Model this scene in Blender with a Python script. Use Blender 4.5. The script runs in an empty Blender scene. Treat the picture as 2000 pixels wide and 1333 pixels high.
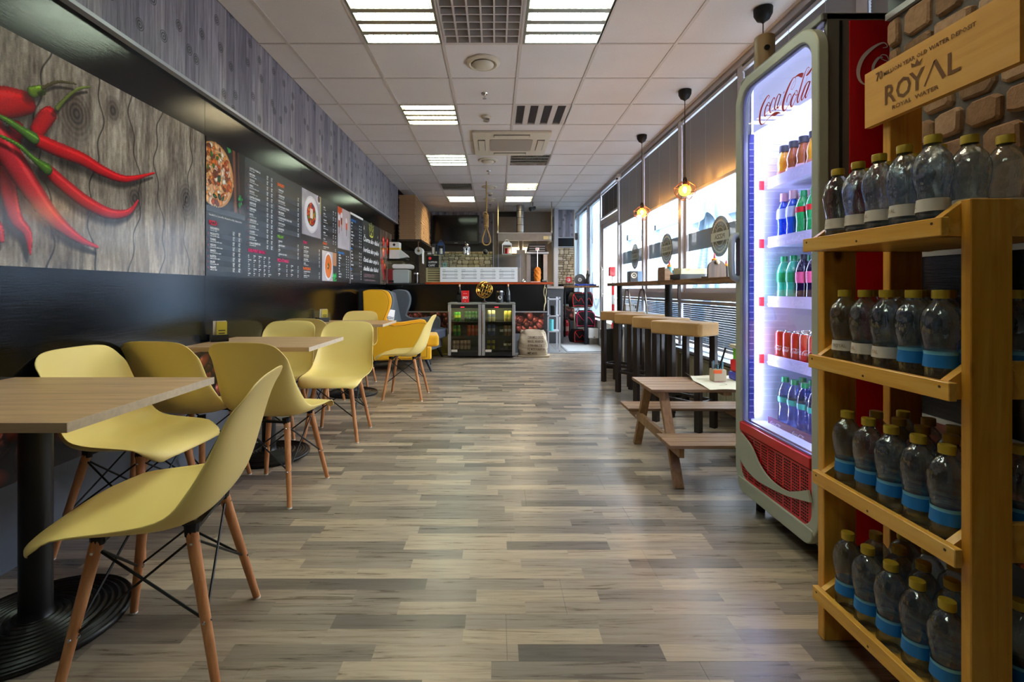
import bpy, bmesh, math, random
import numpy as np
from mathutils import Vector, Matrix
R = math.radians
rnd = random.Random(7)
scene = bpy.context.scene
COL = scene.collection

# ---------------- camera ----------------
F = 925.0; VX, VY, HC = 966.0, 566.0, 1.08
cd = bpy.data.cameras.new('camera'); cam = bpy.data.objects.new('camera', cd); COL.objects.link(cam)
cam.location = (0, 0, HC); cam.rotation_euler = (R(90), 0, 0)
cd.sensor_width = 36; cd.lens = F / 2000 * 36
cd.shift_x = (1000 - VX) / 2000; cd.shift_y = -(666.5 - VY) / 2000
cd.clip_start = 0.02; cd.clip_end = 200
scene.camera = cam
# ---------------- world: overcast daylight ----------------
w = bpy.data.worlds.new('world'); scene.world = w; w.use_nodes = True
bg = w.node_tree.nodes['Background']; bg.inputs[0].default_value = (0.80, 0.90, 1.0, 1); bg.inputs[1].default_value = 8.0
# ---------------- exposure ----------------
vs = scene.view_settings
vs.view_transform = 'Standard'; vs.look = 'None'; vs.gamma = 1; vs.use_curve_mapping = False; vs.exposure = 1.32
scene.cycles.max_bounces = 10; scene.cycles.transparent_max_bounces = 16; scene.cycles.transmission_bounces = 10
scene.cycles.caustics_refractive = False; scene.cycles.caustics_reflective = False
scene.cycles.sample_clamp_indirect = 4.0
TUBE_COOL, TUBE_WARM = 15.5, 14.0

def lin(h):
    if isinstance(h, str):
        h = h.lstrip('#'); c = [int(h[i:i+2], 16) / 255 for i in (0, 2, 4)]
        return tuple(x / 12.92 if x <= .04045 else ((x + .055) / 1.055) ** 2.4 for x in c)
    return tuple(h)
def U(px, py, Y):                       # a measured point of the photograph at depth Y -> X, Z
    return ((px - VX) * Y / F, HC + (VY - py) * Y / F)

# ---------------- materials ----------------
MATS = {}
class NT:
    def __init__(s, m): s.t = m.node_tree; s.n = s.t.nodes; s.l = s.t.links
    def new(s, t, **k):
        x = s.n.new(t)
        for a, b in k.items(): setattr(x, a, b)
        return x
    def link(s, a, b): s.l.new(a, b)
    def math(s, op, a, b=None, c=None):
        x = s.n.new('ShaderNodeMath'); x.operation = op
        for i, v in enumerate((a, b, c)):
            if v is None: continue
            if isinstance(v, (int, float)): x.inputs[i].default_value = v
            else: s.l.new(v, x.inputs[i])
        return x.outputs[0]
    def coord(s, scale=(1, 1, 1), world=False, rot=(0, 0, 0)):
        m = s.n.new('ShaderNodeMapping'); m.inputs['Scale'].default_value = scale; m.inputs['Rotation'].default_value = rot
        if world: g = s.n.new('ShaderNodeNewGeometry'); s.l.new(g.outputs['Position'], m.inputs[0])
        else: g = s.n.new('ShaderNodeTexCoord'); s.l.new(g.outputs['Object'], m.inputs[0])
        return m.outputs[0]
    def noise(s, vec, scale, detail=3, rough=.5, dist=0):
        x = s.n.new('ShaderNodeTexNoise'); s.l.new(vec, x.inputs['Vector'])
        x.inputs['Scale'].default_value = scale; x.inputs['Detail'].default_value = detail
        x.inputs['Roughness'].default_value = rough; x.inputs['Distortion'].default_value = dist
        return x.outputs[0]
    def ramp(s, fac, stops):
        x = s.n.new('ShaderNodeValToRGB'); s.l.new(fac, x.inputs[0]); e = x.color_ramp.elements
        while len(e) < len(stops): e.new(.5)
        for i, (p, c) in enumerate(stops): e[i].position = p; e[i].color = (*lin(c), 1)
        return x.outputs[0]
    def mix(s, fac, a, b, mode='MIX'):
        x = s.n.new('ShaderNodeMix'); x.data_type = 'RGBA'; x.blend_type = mode
        for i, v in ((0, fac), (6, a), (7, b)):
            if isinstance(v, (int, float)): x.inputs[i].default_value = v
            elif isinstance(v, (tuple, str)): x.inputs[i].default_value = (*lin(v), 1)
            else: s.l.new(v, x.inputs[i])
        return x.outputs[2]
    def bump(s, h, st=.2, d=.01):
        x = s.n.new('ShaderNodeBump'); s.l.new(h, x.inputs['Height']); x.inputs['Strength'].default_value = st; x.inputs['Distance'].default_value = d
        return x.outputs[0]
def mat(name, color=None, rough=.5, metal=0, spec=.5, grain=0, gscale=30, bump=0, coat=0, sheen=0, alpha=1):
    if name in MATS: return MATS[name]
    m = bpy.data.materials.new(name); m.use_nodes = True; MATS[name] = m
    b = m.node_tree.nodes['Principled BSDF']
    if color is not None: b.inputs['Base Color'].default_value = (*lin(color), 1)
    b.inputs['Roughness'].default_value = rough; b.inputs['Metallic'].default_value = metal
    b.inputs['Specular IOR Level'].default_value = spec; b.inputs['Coat Weight'].default_value = coat
    b.inputs['Sheen Weight'].default_value = sheen; b.inputs['Alpha'].default_value = alpha
    t = NT(m)
    if grain or bump:
        v = t.noise(t.coord(), gscale, 4, .6)
        if grain:
            c = lin(color); d = tuple(x * (1 - grain) for x in c); u = tuple(min(1, x * (1 + grain)) for x in c)
            t.link(t.ramp(v, [(.3, d), (.7, u)]), b.inputs['Base Color'])
        if bump: t.link(t.bump(v, bump, .004), b.inputs['Normal'])
    return m
def bsdf(m): return m.node_tree.nodes['Principled BSDF']
def emat(name, color, st):
    if name in MATS: return MATS[name]
    m = mat(name, color, .5); b = bsdf(m)
    b.inputs['Emission Color'].default_value = (*lin(color), 1); b.inputs['Emission Strength'].default_value = st
    return m
def glassmat(name, tint='#ffffff', clear=.93, rough=0.0):       # thin clear sheet: mostly passes light, mirrors a little
    if name in MATS: return MATS[name]
    m = bpy.data.materials.new(name); m.use_nodes = True; MATS[name] = m; t = NT(m)
    t.n.remove(t.n['Principled BSDF']); o = t.n['Material Output']
    tr = t.new('ShaderNodeBsdfTransparent'); tr.inputs[0].default_value = (*[c * clear for c in lin(tint)], 1)
    gl = t.new('ShaderNodeBsdfGlossy'); gl.inputs['Roughness'].default_value = rough; gl.inputs[0].default_value = (1, 1, 1, 1)
    fr = t.new('ShaderNodeFresnel'); gm = t.new('ShaderNodeNewGeometry'); t.link(t.math('SUBTRACT', 1.45, t.math('MULTIPLY', gm.outputs['Backfacing'], .76)), fr.inputs[0])
    mx = t.new('ShaderNodeMixShader'); t.link(fr.outputs[0], mx.inputs[0]); t.link(tr.outputs[0], mx.inputs[1]); t.link(gl.outputs[0], mx.inputs[2])
    t.link(mx.outputs[0], o.inputs[0]); return m
def liquidmat(name, tint, ior=1.2, thin=.62, rough=.02):        # filled clear bottle: bent light, clear light and a wet gloss
    if name in MATS: return MATS[name]
    m = bpy.data.materials.new(name); m.use_nodes = True; MATS[name] = m; t = NT(m)
    t.n.remove(t.n['Principled BSDF']); o = t.n['Material Output']
    v = t.noise(t.coord((1, 1, .5)), 60, 2); nb = t.bump(v, .35, .01)
    g = t.new('ShaderNodeBsdfRefraction'); g.inputs[0].default_value = (*lin(tint), 1); g.inputs['IOR'].default_value = ior; g.inputs['Roughness'].default_value = rough; t.link(nb, g.inputs['Normal'])
    tr = t.new('ShaderNodeBsdfTransparent'); tr.inputs[0].default_value = (*lin(tint), 1)
    gl = t.new('ShaderNodeBsdfGlossy'); gl.inputs['Roughness'].default_value = .03; t.link(nb, gl.inputs['Normal'])
    df = t.new('ShaderNodeBsdfDiffuse'); df.inputs[0].default_value = (*lin(tint), 1)
    mx = t.new('ShaderNodeMixShader'); mx.inputs[0].default_value = thin; t.link(g.outputs[0], mx.inputs[1]); t.link(tr.outputs[0], mx.inputs[2])
    m2 = t.new('ShaderNodeMixShader'); m2.inputs[0].default_value = .015; t.link(mx.outputs[0], m2.inputs[1]); t.link(df.outputs[0], m2.inputs[2])
    lw = t.new('ShaderNodeLayerWeight'); lw.inputs[0].default_value = .25; t.link(nb, lw.inputs['Normal'])
    m3 = t.new('ShaderNodeMixShader'); t.link(t.math('ADD', t.math('MULTIPLY', lw.outputs['Facing'], .4), .09), m3.inputs[0]); t.link(m2.outputs[0], m3.inputs[1]); t.link(gl.outputs[0], m3.inputs[2])
    t.link(m3.outputs[0], o.inputs[0]); return m
def woodmat(name, stops, axis=0, freq=3, rough=.45, knots=0, bump=.1, spec=.4):
    if name in MATS: return MATS[name]
    m = mat(name, '#ffffff', rough, spec=spec); t = NT(m); b = bsdf(m)
    sc = [14, 14, 14]; sc[axis] = 1.0
    v = t.noise(t.coord(tuple(sc)), freq, 5, .62, .6)
    c = t.ramp(v, stops)
    if knots:
        ks = [5.5, 5.5, 5.5]; ks[axis] = 3.2
        vo = t.new('ShaderNodeTexVoronoi'); t.link(t.coord(tuple(ks)), vo.inputs['Vector']); vo.inputs['Scale'].default_value = 1.0
        k = t.ramp(vo.outputs['Distance'], [(.0, '#000000'), (.05, '#202020'), (.11, '#ffffff')])
        c = t.mix(t.math('SUBTRACT', 1, k), c, knots if isinstance(knots, str) else '#5a2e0c')
    t.link(c, b.inputs['Base Color']); t.link(t.bump(v, bump, .003), b.inputs['Normal']); return m

# floor laminate: three printed strips to a plank, crossing the room
def floor_mat():
    m = mat('laminate', '#999999', .3, spec=.5); t = NT(m); b = bsdf(m)
    g = t.new('ShaderNodeNewGeometry'); sp = t.new('ShaderNodeSeparateXYZ'); t.link(g.outputs['Position'], sp.inputs[0])
    row = t.math('FLOOR', t.math('DIVIDE', sp.outputs[1], .0655))
    w1 = t.new('ShaderNodeTexWhiteNoise', noise_dimensions='1D'); t.link(row, w1.inputs['W'])
    col = t.math('FLOOR', t.math('ADD', t.math('DIVIDE', sp.outputs[0], .43), t.math('MULTIPLY', w1.outputs[0], 9)))
    cb = t.new('ShaderNodeCombineXYZ'); t.link(row, cb.inputs[0]); t.link(col, cb.inputs[1])
    w2 = t.new('ShaderNodeTexWhiteNoise', noise_dimensions='2D'); t.link(cb.outputs[0], w2.inputs['Vector'])
    base = t.ramp(w2.outputs[0], [(0, '#6f6963'), (.22, '#887f77'), (.5, '#a0958a'), (.75, '#b3a595'), (1, '#c9b9a3')])
    mp = t.new('ShaderNodeMapping'); t.link(g.outputs['Position'], mp.inputs[0]); mp.inputs['Scale'].default_value = (1.5, 26, 1)
    ofs = t.new('ShaderNodeCombineXYZ'); t.link(t.math('MULTIPLY', w2.outputs[0], 40), ofs.inputs[0]); t.link(ofs.outputs[0], mp.inputs['Location'])
    v = t.noise(mp.outputs[0], 2.2, 7, .68, .8)
    gr = t.ramp(v, [(.25, '#8c847e'), (.5, '#e8e4de'), (.75, '#ffffff')])
    c = t.mix(1.0, base, gr, 'MULTIPLY')
    t.link(c, b.inputs['Base Color']); t.link(t.bump(v, .05, .001), b.inputs['Normal'])
    t.link(t.ramp(v, [(0, (.22,)*3), (1, (.36,)*3)]), b.inputs['Roughness'])
    return m
def wallpaper_mat(name, ax):     # printed grey boards with knots; ax = horizontal axis of the wall
    m = mat(name, '#777777', .55); t = NT(m); b = bsdf(m)
    g = t.new('ShaderNodeNewGeometry'); sp = t.new('ShaderNodeSeparateXYZ'); t.link(g.outputs['Position'], sp.inputs[0])
    h = sp.outputs[ax]; z = sp.outputs[2]
    brd = t.math('DIVIDE', h, .085); idx = t.math('FLOOR', brd); fr = t.math('FRACT', brd)
    w1 = t.new('ShaderNodeTexWhiteNoise', noise_dimensions='1D'); t.link(idx, w1.inputs['W'])
    cb = t.new('ShaderNodeCombineXYZ'); t.link(t.math('MULTIPLY', h, 42), cb.inputs[0]); t.link(t.math('ADD', t.math('MULTIPLY', z, 2.2), t.math('MULTIPLY', w1.outputs[0], 30)), cb.inputs[1])
    v = t.noise(cb.outputs[0], 1.0, 6, .7, .4)
    c = t.ramp(v, [(.2, '#5c5a5f'), (.42, '#8b888e'), (.6, '#b0adb4'), (.8, '#d6d3da')])
    tint = t.ramp(w1.outputs[0], [(0, '#bdb9c4'), (.5, '#e9e6ec'), (1, '#fffaf5')]); c = t.mix(1, c, tint, 'MULTIPLY')
    gap = t.math('LESS_THAN', fr, .035); c = t.mix(t.math('MULTIPLY', gap, .55), c, '#26262a')
    # knots
    kb = t.new('ShaderNodeCombineXYZ'); t.link(t.math('MULTIPLY', h, 5.2), kb.inputs[0]); t.link(t.math('MULTIPLY', z, 4.6), kb.inputs[1])
    vo = t.new('ShaderNodeTexVoronoi'); vo.inputs['Scale'].default_value = 1; vo.inputs['Randomness'].default_value = .8; t.link(kb.outputs[0], vo.inputs['Vector']); vo.voronoi_dimensions = '2D'
    wv = t.math('MULTIPLY', t.math('ADD', t.math('SINE', t.math('MULTIPLY', vo.outputs['Distance'], 95)), 1.2), .42)
    inside = t.math('LESS_THAN', vo.outputs['Distance'], .15)
    c = t.mix(t.math('MULTIPLY', inside, wv), c, '#2b2a2d')
    t.link(c, b.inputs['Base Color']); t.link(t.bump(v, .06, .002), b.inputs['Normal']); return m
def gloss_black():
    m = mat('gloss_black', '#0a0b0e', .10, spec=.42); t = NT(m); b = bsdf(m)
    v = t.noise(t.coord((1.5, 1.5, 22), True), 6, 5, .7); 
    t.link(t.bump(v, .10, .003), b.inputs['Normal']); t.link(t.ramp(v, [(.3, (.08,)*3), (.8, (.18,)*3)]), b.inputs['Roughness'])
    t.link(t.ramp(v, [(.3, '#040507'), (.9, '#101216')]), b.inputs['Base Color'])
    return m
def tile_mat():
    m = mat('ceiling_tile', '#d9cfc8', .9, spec=.2); t = NT(m); b = bsdf(m)
    v = t.noise(t.coord((1, 1, 1), True), 90, 4, .7); l = t.noise(t.coord((1, 1, 1), True), 1.2, 3)
    c = t.ramp(v, [(.3, '#d8d1cc'), (.7, '#e9e3de')]); c = t.mix(.6, c, t.ramp(l, [(.3, '#dcd3cc'), (.7, '#ece6e4')]))
    t.link(c, b.inputs['Base Color']); t.link(t.bump(v, .12, .003), b.inputs['Normal']); return m
def stone_mat(name, stops):
    m = mat(name, '#999999', .85, spec=.25); t = NT(m); b = bsdf(m)
    oi = t.new('ShaderNodeObjectInfo')
    v = t.noise(t.coord((1, 1, 1), True), 38, 6, .7)
    c = t.ramp(t.math('ADD', t.math('MULTIPLY', oi.outputs['Random'], .55), t.math('MULTIPLY', v, .5)), stops)
    t.link(c, b.inputs['Base Color']); t.link(t.bump(v, .6, .01), b.inputs['Normal']); return m
def vcol_mat(name, rough=.35, spec=.4, coat=0):
    m = mat(name, '#888888', rough, spec=spec, coat=coat); t = NT(m)
    a = t.new('ShaderNodeAttribute'); a.attribute_name = 'Col'; t.link(a.outputs['Color'], bsdf(m).inputs['Base Color']); return m

M = dict(
 trimg=mat('pale_grey_trim', '#b4b7bc', .35, .1),
 floor=floor_mat(), paper=wallpaper_mat('grey_board_wallpaper', 1), paperx=wallpaper_mat('grey_board_wallpaper_cross', 0),
 gloss=gloss_black(), tile=tile_mat(),
 bar=mat('ceiling_grid_white', '#cfc6bd', .5), alu=mat('brushed_aluminium', '#b4b6bb', .34, .75, grain=.06, gscale=40),
 alud=mat('grey_window_aluminium', '#bcbec6', .42, .25), aludark=mat('dark_window_frame', '#3c3f45', .4, .3),
 kick=mat('blue_grey_wall_base', '#6d7480', .3, grain=.08, gscale=3), white=mat('white_paint', '#e4e4e2', .5), cream=mat('cream_plastic', '#d6ccb5', .5),
 black=mat('black_plastic', '#0f1012', .35), blackm=mat('matt_black_metal', '#0c0c0e', .5, .2), darkgrey=mat('dark_grey', '#2c2d30', .6),
 chrome=mat('chrome', '#d6d6d8', .12, 1), steel=mat('stainless_steel', '#9a9692', .3, .9, grain=.1, gscale=6), gold=mat('polished_gold', '#d7a94a', .18, 1),
 shell=mat('pale_yellow_plastic', '#f5db88', .38, spec=.45, bump=.04, gscale=400),
 beech=woodmat('beech_wood', [(.3, '#b87648'), (.7, '#d79b69')], 2, 3, .4),
 oak=woodmat('light_oak_laminate', [(.25, '#ab8660'), (.5, '#c9a277'), (.75, '#dab78b')], 0, 2.2, .38),
 edge=mat('pale_edge_band', '#cdbba2', .5, grain=.1, gscale=60), 
 pine=woodmat('varnished_pine', [(.25, '#c2801f'), (.5, '#da9c36'), (.75, '#e9b75a')], 2, 2, .35, knots='#5e2f0a', spec=.5),
 piney=woodmat('varnished_pine_rail', [(.25, '#c98b2c'), (.5, '#dfa542'), (.75, '#efc46c')], 1, 2, .35, knots='#5e2f0a', spec=.5),
 pinepale=woodmat('pale_pine_board', [(.2, '#c98f3c'), (.5, '#d9a44f'), (.8, '#e4b768')], 1, 1.3, .5, knots='#8d6a58'),
 darkwood=mat('dark_stained_wood', '#1e1412', .4, grain=.2, gscale=20), picnic=woodmat('brown_stained_wood', [(.25, '#664b36'), (.5, '#84664c'), (.75, '#a28264')], 0, 2.5, .45),
 picnicz=woodmat('brown_stained_leg', [(.25, '#6f4f31'), (.5, '#8c673f'), (.75, '#a67f55')], 2, 2.5, .45),
 slab=woodmat('rough_slab_wood', [(.2, '#3f2a1c'), (.45, '#6d4e35'), (.62, '#94704f'), (.8, '#c9b8a0')], 1, 2.6, .55),
 suede=mat('tan_suede', '#b98f57', .85, sheen=.4, grain=.12, gscale=9), counter=woodmat('red_brown_countertop', [(.3, '#8d3413'), (.7, '#b7501f')], 0, 2, .3),
 yfab=mat('mustard_fabric', '#e6ad06', .8, sheen=.2, bump=.2, gscale=300), gfab=mat('grey_fabric', '#5d636c', .9, sheen=.3, grain=.15, gscale=160),
 gfabd=mat('blue_grey_cushion', '#3e4557', .9, grain=.15, gscale=160), navy=mat('dark_navy_leg', '#131a26', .4),
 mortar=mat('grey_mortar', '#6c6b6b', .9, grain=.2, gscale=50), mortarb=mat('brown_mortar', '#6e5f4c', .9, grain=.2, gscale=50),
 stone=stone_mat('brown_stone', [(.1, '#77604d'), (.4, '#a08468'), (.6, '#bb9d80'), (.85, '#d0b89c')]),
 stone2=stone_mat('beige_stone', [(.1, '#8b7458'), (.4, '#b39a7b'), (.6, '#c8b294'), (.85, '#dccbb0')]),
 stone3=stone_mat('olive_stone', [(.1, '#948a62'), (.4, '#b8ad80'), (.6, '#cdc296'), (.85, '#e0d8b0')]),
 red=mat('coke_red', '#c8101c', .3, coat=.4), redd=mat('deep_red_panel', '#c60d18', .35, coat=.3), wred=mat('logo_white', '#f2efec', .4), logored=mat('logo_red', '#c3122b', .5),
 fgrey=mat('grey_green_fridge_frame', '#aab0a4', .42, .1), fgreyd=mat('grey_fridge_body', '#6c6a66', .45, .2),
 fwhite=mat('white_fridge_lining', '#dfe0f0', .4), card=mat('brown_cardboard', '#a9825c', .85, grain=.08, gscale=20),
 glass=glassmat('window_glass'), fglass=glassmat('fridge_glass', '#f2f6ff', .95), dglass=glassmat('smoked_fridge_glass', '#e2e4d8', .92), gglass=glassmat('green_edge_glass', '#e2f5ea', .94),
 water=liquidmat('clear_water_bottle', '#e3ebf2'), coolw=liquidmat('chilled_water_bottle', '#c9dcff'),
 capg=mat('gold_cap', '#b99b2c', .4, .2), lblw=mat('white_label', '#cfc8c0', .6), lblb=mat('blue_label', '#0f6fb8', .5), lbll=mat('light_blue_label_edge', '#6fb9dc', .5),
 frost=None, txtw=mat('printed_white', '#f0f0f0', .6), txtb=mat('printed_black', '#16181c', .6), brand=mat('burnt_brown_print', '#6b4312', .7),
 sack=mat('burlap', '#b8aa94', .95, bump=.8, gscale=220, grain=.12), sacky=mat('yellow_burlap', '#b59f55', .95, bump=.8, gscale=220), 
 tv=mat('tv_screen', '#06070a', .12), burl=mat('kebab_meat', '#d9760c', .6, grain=.5, gscale=70, bump=1), 
 rope=mat('rope', '#b08d55', .9, bump=.8, gscale=260), turq=mat('turquoise_enamel', '#5cbcc4', .3), blue=mat('blue_cloth', '#1c3f9c', .8), bagblk=mat('black_nylon', '#141318', .7, bump=.3, gscale=60),
 redtrim=mat('red_trim', '#e01f28', .6), pink=mat('pink_trim', '#e8215f', .6), gfloor=mat('grey_floor_tile', '#8e8f90', .35, grain=.08, gscale=4),
 panel=mat('warm_grey_panel', '#8d8070', .5, grain=.06, gscale=5), rad=mat('radiator_enamel', '#c9cbb2', .4), sill=mat('grey_sill', '#8d93a0', .4), woodpan=woodmat('pale_wood_panel', [(.3, '#8b7f70'), (.7, '#b5a893')], 2, 3, .5),
)
def frostmat(name, tint, a):
    m = mat(name, tint, .6); b = bsdf(m); b.inputs['Alpha'].default_value = a; return m
M['frost'] = frostmat('grey_window_film', '#5d6d71', .82); M['frostw'] = frostmat('pale_window_film', '#b8d2d6', .8); M['swoosh'] = frostmat('dark_swoosh_film', '#5d7380', .45)
M['milk'] = frostmat('milky_film', '#b9d3e0', .55)

# ---------------- mesh builder ----------------
class MB:
    def __init__(s): s.v = []; s.f = []
    def add(s, vs, fs):
        o = len(s.v); s.v += [tuple(v) for v in vs]; s.f += [tuple(i + o for i in f) for f in fs]; return s
    def box(s, x0, x1, y0, y1, z0, z1):
        return s.add([(x0,y0,z0),(x1,y0,z0),(x1,y1,z0),(x0,y1,z0),(x0,y0,z1),(x1,y0,z1),(x1,y1,z1),(x0,y1,z1)],
                     [(0,3,2,1),(4,5,6,7),(0,1,5,4),(1,2,6,5),(2,3,7,6),(3,0,4,7)])
    def cbox(s, c, d, rot=None):
        m = MB().box(-d[0]/2, d[0]/2, -d[1]/2, d[1]/2, -d[2]/2, d[2]/2)
        T = Matrix.Translation(c) @ (rot.to_4x4() if rot else Matrix())
        return s.add([T @ Vector(v) for v in m.v], m.f)
    def beam(s, a, b, wx, wy, up=(0, 0, 1)):      # box along a-b
        a, b = Vector(a), Vector(b); d = (b - a); L = d.length; z = d.normalized(); x = Vector(up).cross(z)
        if x.length < 1e-3: x = Vector((1, 0, 0))
        x.normalize(); y = z.cross(x); rot = Matrix((x, y, z)).transposed()
        return s.cbox((a + b) / 2, (wx, wy, L), rot)
    def cyl(s, a, b, r0, r1=None, n=16, cap=True):
        r1 = r0 if r1 is None else r1; a, b = Vector(a), Vector(b); z = (b - a).normalized()
        x = z.orthogonal().normalized(); y = z.cross(x); vs = []
        for p, r in ((a, r0), (b, r1)):
            for i in range(n): t = 2*math.pi*i/n; vs.append(p + x*math.cos(t)*r + y*math.sin(t)*r)
        fs = [(i, (i+1) % n, n+(i+1) % n, n+i) for i in range(n)]
        if cap: fs += [tuple(range(n-1, -1, -1)), tuple(range(n, 2*n))]
        return s.add(vs, fs)
    def lathe(s, prof, c=(0, 0, 0), n=24, sx=1, sy=1):
        vs = []; k = len(prof)
        for i in range(n):
            t = 2*math.pi*i/n
            for r, z in prof: vs.append((c[0] + r*math.cos(t)*sx, c[1] + r*math.sin(t)*sy, c[2] + z))
        fs = []
        for i in range(n):
            j = (i + 1) % n
            for q in range(k - 1): fs.append((i*k+q, j*k+q, j*k+q+1, i*k+q+1))
        return s.add(vs, fs)
    def tube(s, pts, r, n=8, closed=False):
        pts = [Vector(p) for p in pts]; m = len(pts); vs = []; px = None
        for i, p in enumerate(pts):
            a = pts[i-1] if (i or closed) else p; b = pts[(i+1) % m] if (i < m-1 or closed) else p
            z = (b - a).normalized(); x = (px - z*px.dot(z)) if px else z.orthogonal()
            x.normalize(); px = x; y = z.cross(x); rr = r[i] if isinstance(r, (list, tuple)) else r
            for k in range(n): t = 2*math.pi*k/n; vs.append(p + x*math.cos(t)*rr + y*math.sin(t)*rr)
        fs = []
        for i in range(m if closed else m-1):
            j = (i+1) % m
            for k in range(n): fs.append((i*n+k, i*n+(k+1) % n, j*n+(k+1) % n, j*n+k))
        if not closed: fs += [tuple(range(n-1, -1, -1)), tuple(range((m-1)*n, m*n))]
        return s.add(vs, fs)
    def prism(s, poly, fn, t0, t1):       # poly 2D, fn(u,v,t) -> 3D
        n = len(poly); vs = [fn(u, v, t0) for u, v in poly] + [fn(u, v, t1) for u, v in poly]
        return s.add(vs, [tuple(range(n-1, -1, -1)), tuple(range(n, 2*n))] + [(i, (i+1) % n, n+(i+1) % n, n+i) for i in range(n)])
    def ring(s, outer, inner, fn, t0, t1):
        n = len(outer); vs = [fn(u, v, t) for t in (t0, t1) for P in (outer, inner) for u, v in P]
        fs = []
        for i in range(n):
            j = (i+1) % n
            fs += [(i, j, n+j, n+i), (2*n+i, 3*n+i, 3*n+j, 2*n+j), (i, 2*n+i, 2*n+j, j), (n+i, n+j, 3*n+j, 3*n+i)]
        return s.add(vs, fs)
    def sphere(s, c, r, n=16, m=10, sz=1):
        return s.lathe([(max(1e-4, r*math.sin(math.pi*i/m)), -r*sz*math.cos(math.pi*i/m)) for i in range(m+1)], c, n)
    def build(s, name, material, parent=None, smooth=False, bevel=0, seg=2, sub=0, loc=None, rz=0, recalc=True):
        me = bpy.data.meshes.new(name); me.from_pydata(s.v, [], s.f)
        if recalc and len(s.f) < 60000:
            bm = bmesh.new(); bm.from_mesh(me); bmesh.ops.recalc_face_normals(bm, faces=bm.faces); bm.to_mesh(me); bm.free()
        me.materials.append(material)
        o = bpy.data.objects.new(name, me); COL.objects.link(o)
        if smooth: 
            me.polygons.foreach_set('use_smooth', [True]*len(me.polygons))
            try: me.set_sharp_from_angle(angle=R(38 if smooth is True else smooth))
            except Exception: pass
        if bevel:
            b = o.modifiers.new('Bevel', 'BEVEL'); b.width = bevel; b.segments = seg; b.limit_method = 'ANGLE'; b.angle_limit = R(30)
            if seg > 1: me.polygons.foreach_set('use_smooth', [True]*len(me.polygons)); b.harden_normals = True
        if sub: q = o.modifiers.new('Subdivision', 'SUBSURF'); q.levels = q.render_levels = sub
        if parent: o.parent = parent
        if loc: o.location = loc
        if rz: o.rotation_euler.z = rz
        return o
def tag(o, label, cat, group=None, kind=None):
    o['label'] = label; o['category'] = cat
    if group: o['group'] = group
    if kind: o['kind'] = kind
    return o
def thing(name, label, cat, loc=(0, 0, 0), rz=0, group=None):
    o = bpy.data.objects.new(name, None); COL.objects.link(o); o.empty_display_size = .1
    o.location = loc; o.rotation_euler.z = rz; return tag(o, label, cat, group)
def struct(o): o['kind'] = 'structure'; return o
def stuff(o): o['kind'] = 'stuff'; return o
def snode(name, loc=(0,0,0)):
    o = bpy.data.objects.new(name, None); COL.objects.link(o); o.location = loc; o['kind'] = 'structure'; return o
def dup(root, loc=None, rz=None, label=None, group=None, parent=None):
    c = root.copy(); COL.objects.link(c)
    if parent: c.parent = parent
    if loc is not None: c.location = loc
    if rz is not None: c.rotation_euler.z = rz
    if label: c['label'] = label
    if group: c['group'] = group
    for ch in list(root.children): dup(ch, parent=c)
    return c
def rrect(x0, x1, y0, y1, r, n=6):
    out = []
    rs = r if isinstance(r, (tuple, list)) else (r,)*4          # order: x1y0, x1y1, x0y1, x0y0
    for (cx, cy, a0), q in zip(((x1, y0, -90), (x1, y1, 0), (x0, y1, 90), (x0, y0, 180)), rs):
        ox = cx - q if cx == x1 else cx + q; oy = cy - q if cy == y1 else cy + q
        for i in range(n+1): a = R(a0 + 90*i/n); out.append((ox + q*math.cos(a), oy + q*math.sin(a)))
    return out
# planes for flat work: text x, text y, height off the surface
def P_left(X, Y0, Z0): return lambda u, v, t: (X + t, Y0 + u, Z0 + v)        # on the left wall, facing +X
def P_right(X, Y0, Z0): return lambda u, v, t: (X - t, Y0 - u, Z0 + v)       # facing -X
def P_front(X0, Y, Z0): return lambda u, v, t: (X0 + u, Y - t, Z0 + v)       # facing the camera side (-Y)
_TC = {}
def text_poly(s):
    if s in _TC: return _TC[s]
    cu = bpy.data.curves.new('t', 'FONT'); cu.body = s; cu.size = 1; cu.resolution_u = 2 if len(s) < 14 else 1; cu.offset = .012 if s.isupper() and len(s) < 5 and s in 'ROYAL' else .022
    o = bpy.data.objects.new('t', cu); me = bpy.data.meshes.new_from_object(o)
    vs = [tuple(v.co)[:2] for v in me.vertices]; fs = [tuple(p.vertices) for p in me.polygons]
    bpy.data.objects.remove(o); bpy.data.curves.remove(cu); bpy.data.meshes.remove(me)
    wd = max((v[0] for v in vs), default=0); _TC[s] = (vs, fs, wd); return _TC[s]
def text(mb, s, fn, u, v, size, width=None, align='L', sq=.8, t=.0012, shear=0, bend=None):
    vs, fs, wd = text_poly(s); k = sq*size
    if width: k = width/max(wd, 1e-3)
    off = {'L': 0, 'C': -wd*k/2, 'R': -wd*k}[align]
    mb.add([fn(u + off + a*k + b*size*shear, v + b*size, t) for a, b in vs], fs); return mb
def quad(mb, fn, u0, u1, v0, v1, t=.001):
    return mb.add([fn(u0, v0, t), fn(u1, v0, t), fn(u1, v1, t), fn(u0, v1, t)], [(0, 1, 2, 3)])
def smoothpts(P, k=5):
    P = [np.array(p, float) for p in P]; out = []
    for i in range(len(P)-1):
        a, b, c, d = P[max(i-1, 0)], P[i], P[i+1], P[min(i+2, len(P)-1)]
        for j in range(k):
            t = j/k; out.append(.5*((2*b) + (-a+c)*t + (2*a-5*b+4*c-d)*t*t + (-a+3*b-3*c+d)*t**3))
    out.append(P[-1]); return out
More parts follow.
